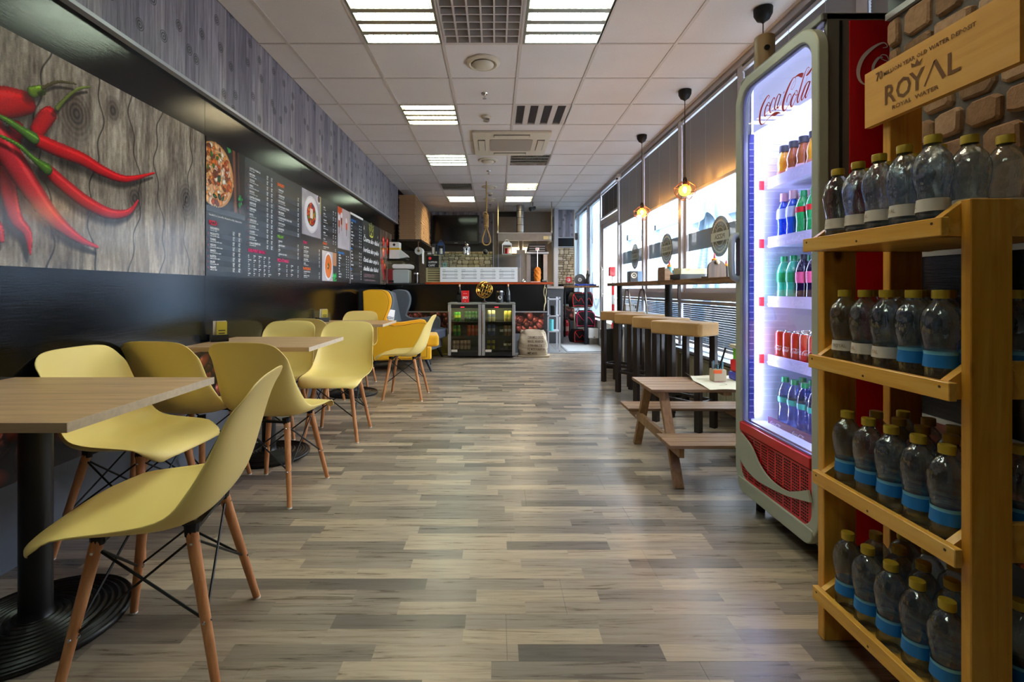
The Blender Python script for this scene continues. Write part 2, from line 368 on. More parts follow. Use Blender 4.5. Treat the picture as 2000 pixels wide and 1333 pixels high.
def ribbon(mb, P, fn, t=.0015, k=5):     # P: (u, v, halfwidth)
    Q = smoothpts(P, k); vs = []
    for i, q in enumerate(Q):
        a = Q[max(i-1, 0)]; b = Q[min(i+1, len(Q)-1)]; d = b[:2]-a[:2]; L = math.hypot(*d) or 1; nx, ny = -d[1]/L, d[0]/L
        for sgn in (-1, 1): vs.append(fn(q[0]+sgn*nx*q[2], q[1]+sgn*ny*q[2], t))
    return mb.add(vs, [(2*i, 2*i+1, 2*i+3, 2*i+2) for i in range(len(Q)-1)])
# script logo strokes, measured off the fridge door and flattened (unit: width of the whole word = 1)
def _logo():
    Z = 8.331; S = [
     [(262,775,3),(287,745,4),(272,720,5),(238,758,8),(190,850,13),(150,960,15),(130,1080,15),(137,1165,11),(165,1193,5),(210,1165,3),(262,1100,3),(310,1052,5),(345,1032,12),(380,1022,18),(420,1003,10),(455,1008,2)],
     [(262,868,4),(238,890,9),(212,975,11),(208,1040,10),(222,1058,5),(250,1010,3),(280,940,4),(294,870,4),(280,835,4),(255,850,4),(250,885,3),(300,890,3)],
     [(366,800,4),(374,770,5),(352,765,6),(318,840,9),(293,930,10),(295,985,8),(312,1000,4),(345,955,3),(375,900,3)],
     [(458,712,5),(436,700,5),(405,760,9),(375,860,10),(370,930,9),(384,955,5),(415,890,4),(450,780,5),(468,702,8),(440,800,9),(412,895,9),(420,926,7),(445,890,3),(482,800,2)],
     [(508,690,4),(526,656,5)],
     [(690,480,2),(655,545,2),(636,610,2),(650,622,2),(685,570,2),(706,490,2),(700,430,3),(668,440,6),(620,520,11),(565,650,15),(522,780,17),(500,890,17),(505,950,12),(527,968,6),(565,920,3),(612,830,3),(634,750,3),(625,702,4),(598,712,6),(568,790,6),(565,840,3)],
     [(690,432,4),(722,404,7),(760,388,13),(795,390,21),(826,392,20)],
     [(700,672,5),(662,735,10),(632,830,13),(630,885,11),(646,900,6),(685,830,4),(722,740,4),(735,665,4),(716,638,4),(696,668,3),(700,712,3),(742,705,3)],
     [(880,362,3),(912,305,3),(922,268,3),(900,270,4),(862,340,6),(820,470,9),(775,630,11),(735,775,11),(736,828,8),(752,826,4),(790,730,3),(845,580,2),(885,450,2),(890,410,2)],
     [(872,400,4),(900,375,12),(938,325,13),(970,260,5),(992,210,1)],
     [(930,500,5),(905,500,6),(868,560,10),(822,680,11),(798,765,10),(808,797,6),(842,740,4),(890,610,5),(938,490,8),(905,600,10),(862,720,10),(866,757,7),(892,720,3),(940,600,2)]]
    out = []
    for st in S:
        q = []
        for x, y, wd in st:
            px, py = 1460 + x/Z, 100 + y/Z; Y = 1.22*F/(px - VX); z = HC + (VY - py)*Y/F
            q.append((-Y, z, wd/Z*Y/F*1.05))
        out.append(q)
    us = [p[0] for s in out for p in s]; u0, u1 = min(us), max(us); L = u1-u0
    v0 = np.mean([p[1] for s in out for p in s])
    return [[((u-u0)/L, (v-v0)/L, wd/L) for u, v, wd in s] for s in out], u0, u1, v0
LOGO, LU0, LU1, LV0 = _logo()
def logo(mb, fn, u, v, width, k=4, bold=1, t=.0015, only=None):
    for i, s in enumerate(LOGO):
        if only and i not in only: continue
        ribbon(mb, [(u + a*width, v + b*width, c*width*bold) for a, b, c in s], fn, t, k)
    return mb
# colour raster laid on a grid as point colours (flat print)
def print_board(name, img, fn, w_, h_, material, parent):
    H, W = img.shape[:2]
    us, vv = np.meshgrid(np.linspace(0, w_, W), np.linspace(h_, 0, H))
    a = np.array(fn(0, 0, 0), float); du = np.array(fn(1, 0, 0)) - a; dv = np.array(fn(0, 1, 0)) - a
    P = a + us[..., None]*du + vv[..., None]*dv
    i = np.arange(H*W).reshape(H, W)
    q = np.stack([i[1:, :-1], i[1:, 1:], i[:-1, 1:], i[:-1, :-1]], -1).reshape(-1, 4)
    me = bpy.data.meshes.new(name); me.vertices.add(H*W); me.vertices.foreach_set('co', P.reshape(-1).astype('f'))
    me.loops.add(q.size); me.loops.foreach_set('vertex_index', q.reshape(-1).astype('i'))
    me.polygons.add(len(q)); me.polygons.foreach_set('loop_start', np.arange(0, q.size, 4).astype('i')); me.polygons.foreach_set('loop_total', np.full(len(q), 4, 'i'))
    me.update()
    ca = me.color_attributes.new('Col', 'FLOAT_COLOR', 'POINT'); c = np.clip(img, 0, 1)
    c = np.where(c <= .04045, c/12.92, ((c+.055)/1.055)**2.4); d = np.ones((H*W, 4), 'f'); d[:, :3] = c.reshape(-1, 3)
    ca.data.foreach_set('color', d.reshape(-1)); me.materials.append(material)
    o = bpy.data.objects.new(name, me); COL.objects.link(o)
    if parent: o.parent = parent
    return o
def hexa(h): h = h.lstrip('#'); return np.array([int(h[i:i+2], 16)/255 for i in (0, 2, 4)])
NR = np.random.RandomState(3)
def vnoise(H, W, fy, fx, seed=0):
    r = np.random.RandomState(seed); gy, gx = max(2, int(fy)+2), max(2, int(fx)+2); g = r.rand(gy, gx)
    y = np.linspace(0, gy-1.001, H); x = np.linspace(0, gx-1.001, W); yi = y.astype(int); xi = x.astype(int)
    ty = (y-yi)[:, None]; tx = (x-xi)[None]; ty = ty*ty*(3-2*ty); tx = tx*tx*(3-2*tx)
    a = g[yi][:, xi]; b = g[yi][:, np.minimum(xi+1, gx-1)]; c = g[np.minimum(yi+1, gy-1)][:, xi]; d = g[np.minimum(yi+1, gy-1)][:, np.minimum(xi+1, gx-1)]
    return a*(1-ty)*(1-tx) + b*(1-ty)*tx + c*ty*(1-tx) + d*ty*tx
def stroke_field(X, Yg, P):      # distance / radius ratio and signed side across a tapering path
    best = np.full(X.shape, 9e9); side = np.zeros(X.shape); Q = smoothpts(P, 4)
    for a, b in zip(Q[:-1], Q[1:]):
        d = b[:2]-a[:2]; L = (d**2).sum() + 1e-12; t = np.clip(((X-a[0])*d[0] + (Yg-a[1])*d[1])/L, 0, 1)
        cx = a[0]+t*d[0]; cy = a[1]+t*d[1]; r = a[2]+t*(b[2]-a[2]); q = np.hypot(X-cx, Yg-cy)/r
        m = q < best; best = np.where(m, q, best); side = np.where(m, (Yg-cy)/r + .35*(X-cx)/r, side)
    return best, side
# ======================= STRUCTURE =======================
XL, XR, ZC, YB = -1.86, 2.05, 2.985, 12.4
# floor: a wooden sub-floor part, laminate planks, grey tile beyond the counter line
fl = snode('floor')
MB().box(-2.0, 2.3, -3.0, YB+.1, -.05, -.006).build('subfloor', M['mortar'], fl)
pw = .0655*3
k0 = int(-3/pw)
for k in range(k0, 41):
    y0, y1 = k*pw, (k+1)*pw
    if y1 > 8.06: break
    step = 1.29 if y0 < 5.2 and y0 > .5 else 4.0
    x = -1.9 - (rnd.random()*1.2 if step < 2 else 0)
    while x < 2.1:
        a, b = max(x, -1.9), min(x+step, 2.1)
        if b - a > .02:
            MB().box(a+.0004, b-.0004, y0+.0004, y1-.0004, -.006, 0).build('plank', M['floor'], fl)
        x += step
for i in range(8):
    for j in range(8):
        if i < 2 and j < 1: pass
        y0 = 8.06 + j*.545
        MB().box(-1.9+i*.5+.002, -1.9+(i+1)*.5-.002, y0+.002, y0+.543, -.006, .001).build('floor_tile', M['gfloor'], fl)
struct(MB().box(-1.86, 2.05, 6.17, 6.2, 0, .006).build('trim_1', M['alu']))['label'] = 'thin metal strip across the laminate floor'
struct(MB().box(.85, 2.05, 8.03, 8.07, 0, .006).build('trim_2', M['alu']))
# ceiling
ce = snode('ceiling')
MB().box(-2.0, 2.3, -3.0, YB+.1, ZC+.14, ZC+.2).build('ceiling_slab', M['darkgrey'], ce)
GX = [-.397+.6*i for i in range(-3, 5)]; GY = [3.67+.6*i for i in range(-11, 15)]
FIX = {}
for k in (-7, -4, -1): FIX[('A', k)] = 'cool'; FIX[('C', k)] = 'cool' if k == -1 else 'warm' if k == -4 else 'off'
FIX[('B', -1)] = 'grille'; FIX[('B', -4)] = 'grille'
FIX[('A', 2)] = 'warm'; FIX[('C', 2)] = 'offv'; FIX[('A', 5)] = 'cool'; FIX[('C', 5)] = 'off'
FIX[('A', 8)] = 'off'; FIX[('C', 8)] = 'warm'; FIX[('A', 10)] = 'cool'; FIX[('C', 10)] = 'warm'
colx = {'A': -.997, 'B': -.397, 'C': .209}
tcell = MB().box(0, .6, 0, .6, 0, .012)
tm = None
for gx in GX:
    for i, gy in enumerate(GY):
        k = i-11
        key = [c for c in 'ABC' if abs(colx[c]-gx) < .01]
        if key and (key[0], k) in FIX: continue
        if gy > YB or gy + .6 < -3: continue
        x0, x1 = max(gx, -1.83), min(gx+.6, 2.10)
        if x1-x0 < .05: continue
        if tm is None or x1-x0 < .59:
            o = MB().box(x0+.006, x1-.006, gy+.006, gy+.594, ZC+.002, ZC+.016).build('ceiling_tile', M['tile'], ce)
            if x1-x0 > .59: tm = (o, gx, gy)
        else:
            o = tm[0].copy(); COL.objects.link(o); o.location = (gx-tm[1], gy-tm[2], 0)
for gx in GX[1:]:
    MB().box(gx-.012, gx+.012, -3, YB, ZC-.004, ZC+.004).build('grid_bar', M['bar'], ce)
for gy in GY:
    if -3 < gy < YB: MB().box(-1.83, 2.05, gy-.009, gy+.009, ZC-.003, ZC+.003).build('grid_bar', M['bar'], ce)
# left wall: coffee print below, gloss panels, bulkhead with wallpaper
wl = snode('wall_left')
MB().box(-2.0, XL-.012, -3, YB, 0, 3.1).build('wall_core', M['darkgrey'], wl)
seams = [-3, -1.5, .02, 1.53, 3.04, 4.55, 6.06, 7.57, 8.98, 11.2]
for a, b in zip(seams[:-1], seams[1:]):
    MB().box(XL-.012, XL, a+.0015, b-.0015, .70, 2.34).build('gloss_panel', M['gloss'], wl)
    MB().box(XL-.012, XL-.002, a+.001, b-.001, 0, .33).build('base_panel', M['kick'], wl)
bkh = snode('trim_5'); bkh['label'] = 'grey board bulkhead above the pictures'
bh = MB().box(XL-.01, -1.83, -3, 8.98, 2.335, 3.0).build('wallpaper_bulkhead', M['paper'], bkh)
MB().box(-1.86, -1.822, -3, 8.98, 2.318, 2.338).build('bulkhead_trim', M['trimg'], bkh)
MB().box(XL-.004, XL+.004, -3, 8.1, .688, .702).build('coffee_trim', M['trimg'], wl)
# end wall, behind-camera wall
we = snode('wall_back')
MB().box(-2, 2.3, YB, YB+.1, 0, 3.1).build('wall_core', M['panel'], we)
wn = struct(MB().box(-2, 2.3, -3.1, -3.0, 0, 3.1).build('wall_front', M['white']))
# right wall near the camera: pier with stone above, gloss black, coffee print
PX, PE = 1.42, 1.71
wr = snode('wall_right')
MB().box(PX+.012, 2.3, -3, PE, 0, 3.1).build('wall_core', M['darkgrey'], wr)
for a, b in ((-3, -1.2), (-1.2, .2), (.2, PE)):
    MB().box(PX, PX+.012, a+.001, b-.001, .668, 1.19).build('gloss_panel', M['gloss'], wr)
    MB().box(PX, PX+.012, a+.001, b-.001, 2.07, 2.985).build('gloss_panel', M['gloss'], wr)
    MB().box(PX, PX+.012, a+.001, b-.001, 0, .33).build('base_panel', M['kick'], wr)
MB().box(PX-.01, PX+.01, -3, PE, 2.05, 2.072).build('stone_top_trim', M['trimg'], wr)
MB().box(PX-.008, PX+.01, -3, PE, 1.188, 1.204).build('stone_bottom_trim', M['trimg'], wr)
MB().box(PX-.008, PX+.01, -3, PE, .655, .67).build('coffee_trim', M['trimg'], wr)
def stone_shapes(material):
    out = []
    for q in range(10):
        r = random.Random(q*7+1); P = rrect(-.5, .5, -.5, .5, [r.uniform(.08, .2) for _ in range(4)], 1)
        P = [(u + r.uniform(-.035, .035), v + r.uniform(-.04, .04)) for u, v in P]
        me = bpy.data.meshes.new('stone'); n = len(P)
        vs = [(u, 0, v) for u, v in P] + [(u*.97, -.6, v*.97) for u, v in P] + [(u*.84, -1, v*.84) for u, v in P] 
        fs = [(i, (i+1) % n, n+(i+1) % n, n+i) for i in range(n)] + [(n+i, n+(i+1) % n, 2*n+(i+1) % n, 2*n+i) for i in range(n)] + [tuple(range(2*n, 3*n))]
        me.from_pydata(vs, [], fs)
        bm = bmesh.new(); bm.from_mesh(me); bmesh.ops.recalc_face_normals(bm, faces=bm.faces); bm.to_mesh(me); bm.free()
        me.materials.append(material); out.append(me)
    return out
def stonework(parent, pos, rz, W, H, material, mort, cmin, cmax, wmin, wmax, depth, seed=1):
    """pos(u, v) -> world of the lower-left corner side; stones face local -Y"""
    r = random.Random(seed); sh = stone_shapes(material); v = 0
    while v < H - cmin*.4:
        h = min(r.uniform(cmin, cmax), H-v); 
        if H - v - h < cmin*.5: h = H-v
        u = 0
        while u < W - wmin*.3:
            wd = min(r.uniform(wmin, wmax), W-u)
            if W-u-wd < wmin*.5: wd = W-u
            parts = [(u, v, wd, h)]
            if h > cmin*1.35 and r.random() < .3: 
                f = r.uniform(.4, .6); parts = [(u, v, wd, h*f), (u, v+h*f, wd, h*(1-f))]
            elif wd > wmin*1.7 and r.random() < .2:
                f = r.uniform(.3, .4); parts = [(u, v, wd*f, h), (u+wd*f, v, wd*(1-f), h)]
            for a, b, c, d in parts:
                o = bpy.data.objects.new('stone', sh[r.randrange(10)]); COL.objects.link(o); o.parent = parent
                o.location = pos(a+c/2, b+d/2); o.rotation_euler.z = rz
                o.scale = (c-mort*r.uniform(.8, 1.4), depth*r.uniform(.6, 1.2), d-mort*r.uniform(.8, 1.4))
            u += wd
        v += h
MB().box(PX+.006, PX+.013, -3, PE, 1.2, 2.055).build('mortar_bed', M['mortar'], wr)
# facing -X: local -Y -> -X  => rotate by -90
stonework(wr, lambda u, v: (PX+.006, PE-.004-u, 1.206+v), R(-90), 1.7, .842, M['stone'], .015, .085, .13, .09, .21, .02, 5)
# pillar by the kitchen
PY = 11.3
pl = snode('trim_3'); pl['label'] = 'pillar faced in grey boards, black panel, stone and coffee print'
MB().box(1.49, 1.90, PY+.012, PY+.5, 0, 3.0).build('pillar_core', M['white'], pl)
MB().box(1.50, 1.90, PY, PY+.012, 2.335, 2.985).build('wallpaper_panel', M['paperx'], pl)
MB().box(1.50, 1.90, PY, PY+.012, 2.11, 2.31).build('gloss_panel', M['gloss'], pl)
MB().box(1.50, 1.90, PY, PY+.012, .73, 1.2).build('gloss_panel', M['gloss'], pl)
MB().box(1.50, 1.90, PY, PY+.012, 0, .33).build('base_panel', M['kick'], pl)
for z in (2.085, 2.312, .71): MB().box(1.495, 1.905, PY-.006, PY+.006, z, z+.02).build('trim_strip', M['alu'], pl)
MB().box(1.893, 1.915, PY-.01, PY+.02, 0, 2.985).build('corner_strip', M['edge'], pl)
MB().box(1.50, 1.90, PY+.004, PY+.012, 1.2, 2.09).build('mortar_bed', M['mortarb'], pl)
stonework(pl, lambda u, v: (1.502+u, PY+.004, 1.21+v), 0, .39, .87, M['stone2'], .012, .055, .12, .07, .16, .012, 9)
po = struct(MB().box(1.40, 1.49, PY-.2, PY-.05, 0, 2.985).build('trim_4', M['alud'])); po['label'] = 'grey metal post beside the kitchen'
MB().box(1.405, 1.48, PY-.206, PY-.2, .26, .34).build('socket_box', M['white'], po)
# window wall
wwin = snode('wall_window')
MB().box(XR-.03, XR+.13, 1.71, YB, 2.93, 3.1).build('top_rail', M['alud'], wwin)
MB().box(XR, XR+.2, 1.71, YB, 0, .47).build('low_wall', M['white'], wwin)
MB().box(XR-.06, XR+.02, 1.71, 7.76, .47, .49).build('window_ledge', M['sill'], wwin)
MB().box(1.9, 2.3, 1.71, 1.85, 0, 3.1).build('wall_return', M['darkgrey'], wwin)
mull = [2.62, 3.92, 5.2, 6.5, 7.8, 9.1, 10.4, 11.7]
for i, y in enumerate(mull):
    MB().box(XR-.02, XR+.1, y-.04, y+.04, 0, 2.95).build('mullion', M['alud'], wwin)
    MB().box(XR+.01, XR+.05, y+.04, y+.062, .5, 2.93).build('black_gasket', M['black'], wwin)
wins = [(1.85, 2.58), (2.66, 3.88), (3.96, 5.16), (5.24, 6.46), (6.54, 7.76)]
wn_ = 0
def window(y0, y1, zb=1.05, gl='glass'):
    global wn_; wn_ += 1
    w_ = snode(f'window_{wn_}')
    f = MB()
    f.ring([(y0, zb), (y1, zb), (y1, 2.93), (y0, 2.93)], [(y0+.045, zb+.045), (y1-.045, zb+.045), (y1-.045, 2.885), (y0+.045, 2.885)], lambda u, v, t: (XR+t, u, v), .02, .08)
    f.build('window_frame', M['alud'], w_)
    MB().box(XR+.045, XR+.055, y0+.04, y1-.04, zb+.04, 2.89).build('pane', M[gl], w_)
    return w_
WND = [window(a, b) for a, b in wins]
for a, b in wins:
    MB().box(XR-.02, XR+.1, a, b, .975, 1.05).build('transom', M['alud'], wwin)
    MB().box(XR+.06, XR+.07, a, b, .49, .98).build('lower_pane', M['glass'], wwin)
# film band and round badges on the glass (seen from inside, so reversed)
def P_win(Y0, Z0): return lambda u, v, t: (XR+.043-t, Y0 + u, Z0 + v)      # text runs away from the camera = mirrored from inside
for wi, (a, b), word in ((2, wins[2], 'PIZZA'), (3, wins[3], 'THIN CRUST'), (4, wins[4], 'KEBAB')):
    w_ = WND[wi]
    cy = a + (b-a)*(.36 if wi == 2 else .42); cz = 1.575; r = .19
    MB().box(XR+.0405, XR+.044, a+.05, b-.05, 1.49, 1.68).build('film_band', M['frost'], w_)
    n = 40; pf = P_win(cy, cz)
    d = MB(); d.prism([(r*math.cos(2*math.pi*i/n), r*math.sin(2*math.pi*i/n)) for i in range(n)], pf, .003, .004); d.build('badge', M['frost'], w_)
    g = MB(); n = 64
    ro = [(.152 if i % 2 else .163) for i in range(n)]
    g.ring([(ro[i]*math.cos(2*math.pi*i/n), ro[i]*math.sin(2*math.pi*i/n)) for i in range(n)], [(.139*math.cos(2*math.pi*i/n), .139*math.sin(2*math.pi*i/n)) for i in range(n)], pf, .0045, .005)
    g.ring([(.088*math.cos(2*math.pi*i/n), .088*math.sin(2*math.pi*i/n)) for i in range(n)], [(.082*math.cos(2*math.pi*i/n), .082*math.sin(2*math.pi*i/n)) for i in range(n)], pf, .0045, .005)
    g.prism([(-.175, -.042), (.175, -.042), (.175, .042), (-.175, .042)], pf, .0055, .006)
    for s_, arc in (('COFFEE', 1), ('SANDWICH', -1)):
        for q, ch in enumerate(s_):
            an = R(90) + (q-(len(s_)-1)/2)*(-.33 if len(s_) < 7 else -.27); rr = .108
            if arc < 0: an = R(-90) + (q-(len(s_)-1)/2)*.24; rr = .118
            ro_ = an - R(90) if arc > 0 else an + R(90); cx, cy_ = rr*math.cos(an)*arc**0, rr*math.sin(an)
            vs, fs, wd = text_poly(ch); sz = .032
            V = []
            for x, y in vs:
                x2, y2 = (x-wd/2)*sz, (y-.35)*sz; V.append(pf(cx + x2*math.cos(ro_) - y2*math.sin(ro_), cy_ + x2*math.sin(ro_) + y2*math.cos(ro_), .0045))
            g.add(V, fs)
    g.build('badge_print', M['frostw'], w_)
    tw = MB(); text(tw, word, pf, 0, -.021, .058, width=min(.3, .036*len(word)+.02), align='C', t=.0065); tw.build('badge_word', M['frost'], w_)
# door between 7.8 and 9.1
dr = snode('door_1')
f = MB(); f.ring([(7.84, .0), (9.06, .0), (9.06, 2.32), (7.84, 2.32)], [(7.93, .1), (8.97, .1), (8.97, 2.23), (7.93, 2.23)], lambda u, v, t: (XR+t, u, v), .01, .07); f.build('door_frame', M['alud'], dr)
MB().box(XR+.035, XR+.045, 7.92, 8.98, .09, 2.24).build('pane', M['glass'], dr)
MB().tube([(XR-.05, 8.86, .95), (XR-.05, 8.86, 1.5)], .014).cyl((XR-.05, 8.86, 1.0), (XR+.02, 8.86, 1.0), .008).cyl((XR-.05, 8.86, 1.45), (XR+.02, 8.86, 1.45), .008).build('door_handle', M['steel'], dr)
MB().box(XR-.01, XR+.08, 7.84, 9.06, 2.32, 2.40).build('transom', M['alud'], dr)
MB().box(XR+.045, XR+.055, 7.84, 9.06, 2.40, 2.93).build('pane', M['glass'], dr)
for a, b in ((9.14, 10.36), (10.44, 11.66), (11.74, 12.36)):
    w_ = window(a, b, .5)
    MB().box(XR+.038, XR+.042, a+.05, b-.05, .55, 2.88).build('milky_film', M['milk'], w_)
w_ = [o for o in COL.objects if o.name == 'window_6'][0]
sw = MB()
for rr, tw in ((.62, .10), (.42, .06), (.80, .05)):
    P = [(9.75+rr*.62*math.cos(t), 1.75+rr*1.3*math.sin(t), tw*(.3+.7*abs(math.sin(t*.5)))) for t in np.linspace(.4, 5.9, 28)]
    ribbon(sw, P, lambda u, v, t: (XR+.036, max(9.2, min(10.3, u)), v), 0, 2)
sw.build('swoosh_print', M['swoosh'], w_)
# outside: terrace ground, facing glass screen frames, grey building and closed parasol
struct(MB().box(2.3, 40, -10, 60, -.25, -.05).build('ground', mat('terrace_paving', '#8f949a', .8, grain=.1, gscale=2)))
ts = thing('terrace_screen', 'white framed terrace screen standing outside the far windows', 'screen')
for (x, y) in ((4.6, 10.6), (4.6, 13.4), (4.6, 16.2), (6.6, 16.2)): MB().box(x-.06, x+.06, y-.06, y+.06, -.05, 2.9).build('post', mat('pale_blue_frame', '#6f8ea8', .5), ts)
MB().box(4.54, 4.66, 10.5, 16.3, 2.75, 2.95).build('beam', MATS['pale_blue_frame'], ts)
MB().box(4.54, 6.7, 16.1, 16.3, 2.75, 2.95).build('beam', MATS['pale_blue_frame'], ts)
MB().box(4.57, 4.63, 10.66, 13.34, .0, 1.0).build('panel', MATS['pale_blue_frame'], ts)
MB().box(4.57, 4.63, 13.46, 16.14, .0, 1.0).build('panel', MATS['pale_blue_frame'], ts)
gb = thing('low_building', 'long low pale building far across the street outside', 'building', (22, 40, 0))
MB().box(-4, 6, -30, 30, -.1, 5).build('wall', mat('far_wall', '#8a94a3', .8), gb)
MB().box(-4.3, 6.2, -30.2, 30.2, 5, 5.3).build('roof', M['alud'], gb)
for i in range(10): MB().box(-4.04, -4, -27+i*5.6, -24+i*5.6, 1.2, 3.2).build('window', mat('far_glass', '#6c7c90', .2), gb)
pr = thing('parasol', 'closed white parasol hanging in folds outside the near window', 'parasol', (3.75, 8.1, 0))
MB().cyl((0, 0, -.05), (0, 0, 3.2), .03).build('pole', M['alud'], pr)
MB().box(-.35, .35, -.35, .35, -.05, .05).build('base', M['darkgrey'], pr)
def folds(z0, r0, z1, r1, m=10, n=120, hem=.0):
    b = MB(); vs = []
    for i in range(m+1):
        t = i/m; z = z0+(z1-z0)*t; r = r0+(r1-r0)*t**1.2
        for k in range(n):
            a = 2*math.pi*k/n; q = 1 + .32*t*math.sin(8*a+1.3*math.sin(3*t)) + .10*t*math.sin(15*a+2)
            vs.append((r*q*math.cos(a), r*q*math.sin(a), z - .12*t*hem*math.cos(4*a)))
    fs = [(i*n+k, i*n+(k+1) % n, (i+1)*n+(k+1) % n, (i+1)*n+k) for i in range(m) for k in range(n)]
    return b.add(vs, fs)
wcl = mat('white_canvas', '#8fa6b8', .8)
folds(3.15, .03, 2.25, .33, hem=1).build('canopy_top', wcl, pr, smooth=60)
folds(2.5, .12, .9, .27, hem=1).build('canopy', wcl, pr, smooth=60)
# ======================= PRINTS =======================
def coffee_strip(name, W, H, seed, fn, parent, px):
    w_, h_ = int(W/px), int(H/px); X, Y = np.meshgrid(np.linspace(0, W, w_), np.linspace(H, 0, h_))
    img = np.ones((h_, w_, 3))*hexa('#1e0d09'); r = random.Random(seed)
    pts = []
    n = int(W*H/.0052)
    for i in range(n):
        u, v = r.uniform(-.04, W+.04), r.uniform(-.04, H+.04); a = r.uniform(0, math.pi); L = r.uniform(.058, .085); S = L*r.uniform(.6, .72)
        crease = r.random() < .6; tone = r.uniform(.65, 1.15); warm = r.random()
        x0 = max(0, int((u-L*1.1)/px)); x1 = min(w_, int((u+L*1.1)/px)+1); y0 = max(0, int((H-v-L*1.1)/px)); y1 = min(h_, int((H-v+L*1.1)/px)+1)
        if x1 <= x0 or y1 <= y0: continue
        xx = X[y0:y1, x0:x1]-u; yy = Y[y0:y1, x0:x1]-v
        p = (xx*math.cos(a)+yy*math.sin(a))/L; q = (-xx*math.sin(a)+yy*math.cos(a))/S; d = p*p+q*q
        hl = np.exp(-(((xx/L+.3)**2+(yy/L-.32)**2)/.05))
        base = np.array([.52, .23, .19])*tone + np.array([.10, .05, .0])*warm
        shade = np.clip(1.25-.95*d+.35*(yy/L), .12, 1.5)
        c = base[None, None]*shade[..., None] + hl[..., None]*np.array([.62, .5, .52])*(.5+.5*warm)
        if crease:
            cr = np.abs(q-.12*np.sin(p*4)); c *= (.22+.78*np.clip(cr/.12, 0, 1))[..., None]; c += (np.exp(-((cr-.2)/.06)**2)*.14*(1-d))[..., None]
        m = d < 1; rim = (d > 1) & (d < 1.22); sub = img[y0:y1, x0:x1]; sub[rim] *= .45; sub[m] = c[m]
    return print_board(name, img, fn, W, H, MPR, parent)
MPR = vcol_mat('satin_print', .32, .45); MPG = vcol_mat('gloss_print', .16, .5)
coffee_strip('coffee_print', 3.6, .36, 1, P_left(XL-.002, 1.0, .33), wl, .0028)
coffee_strip('coffee_print', 3.5, .36, 2, P_left(XL-.002, 4.6, .33), wl, .007)
coffee_strip('coffee_print', 1.0, .36, 8, P_left(XL-.002, 0.0, .33), wl, .004)
coffee_strip('coffee_print', 3.0, .36, 3, P_left(XL-.002, -3.0, .33), wl, .012)
coffee_strip('coffee_print', 2.3, .33, 4, P_right(PX-.001, PE, .33), wr, .0035)
coffee_strip('coffee_print', .4, .37, 6, lambda u, v, t: (1.5+u, PY-.001, .335+v), pl, .005)
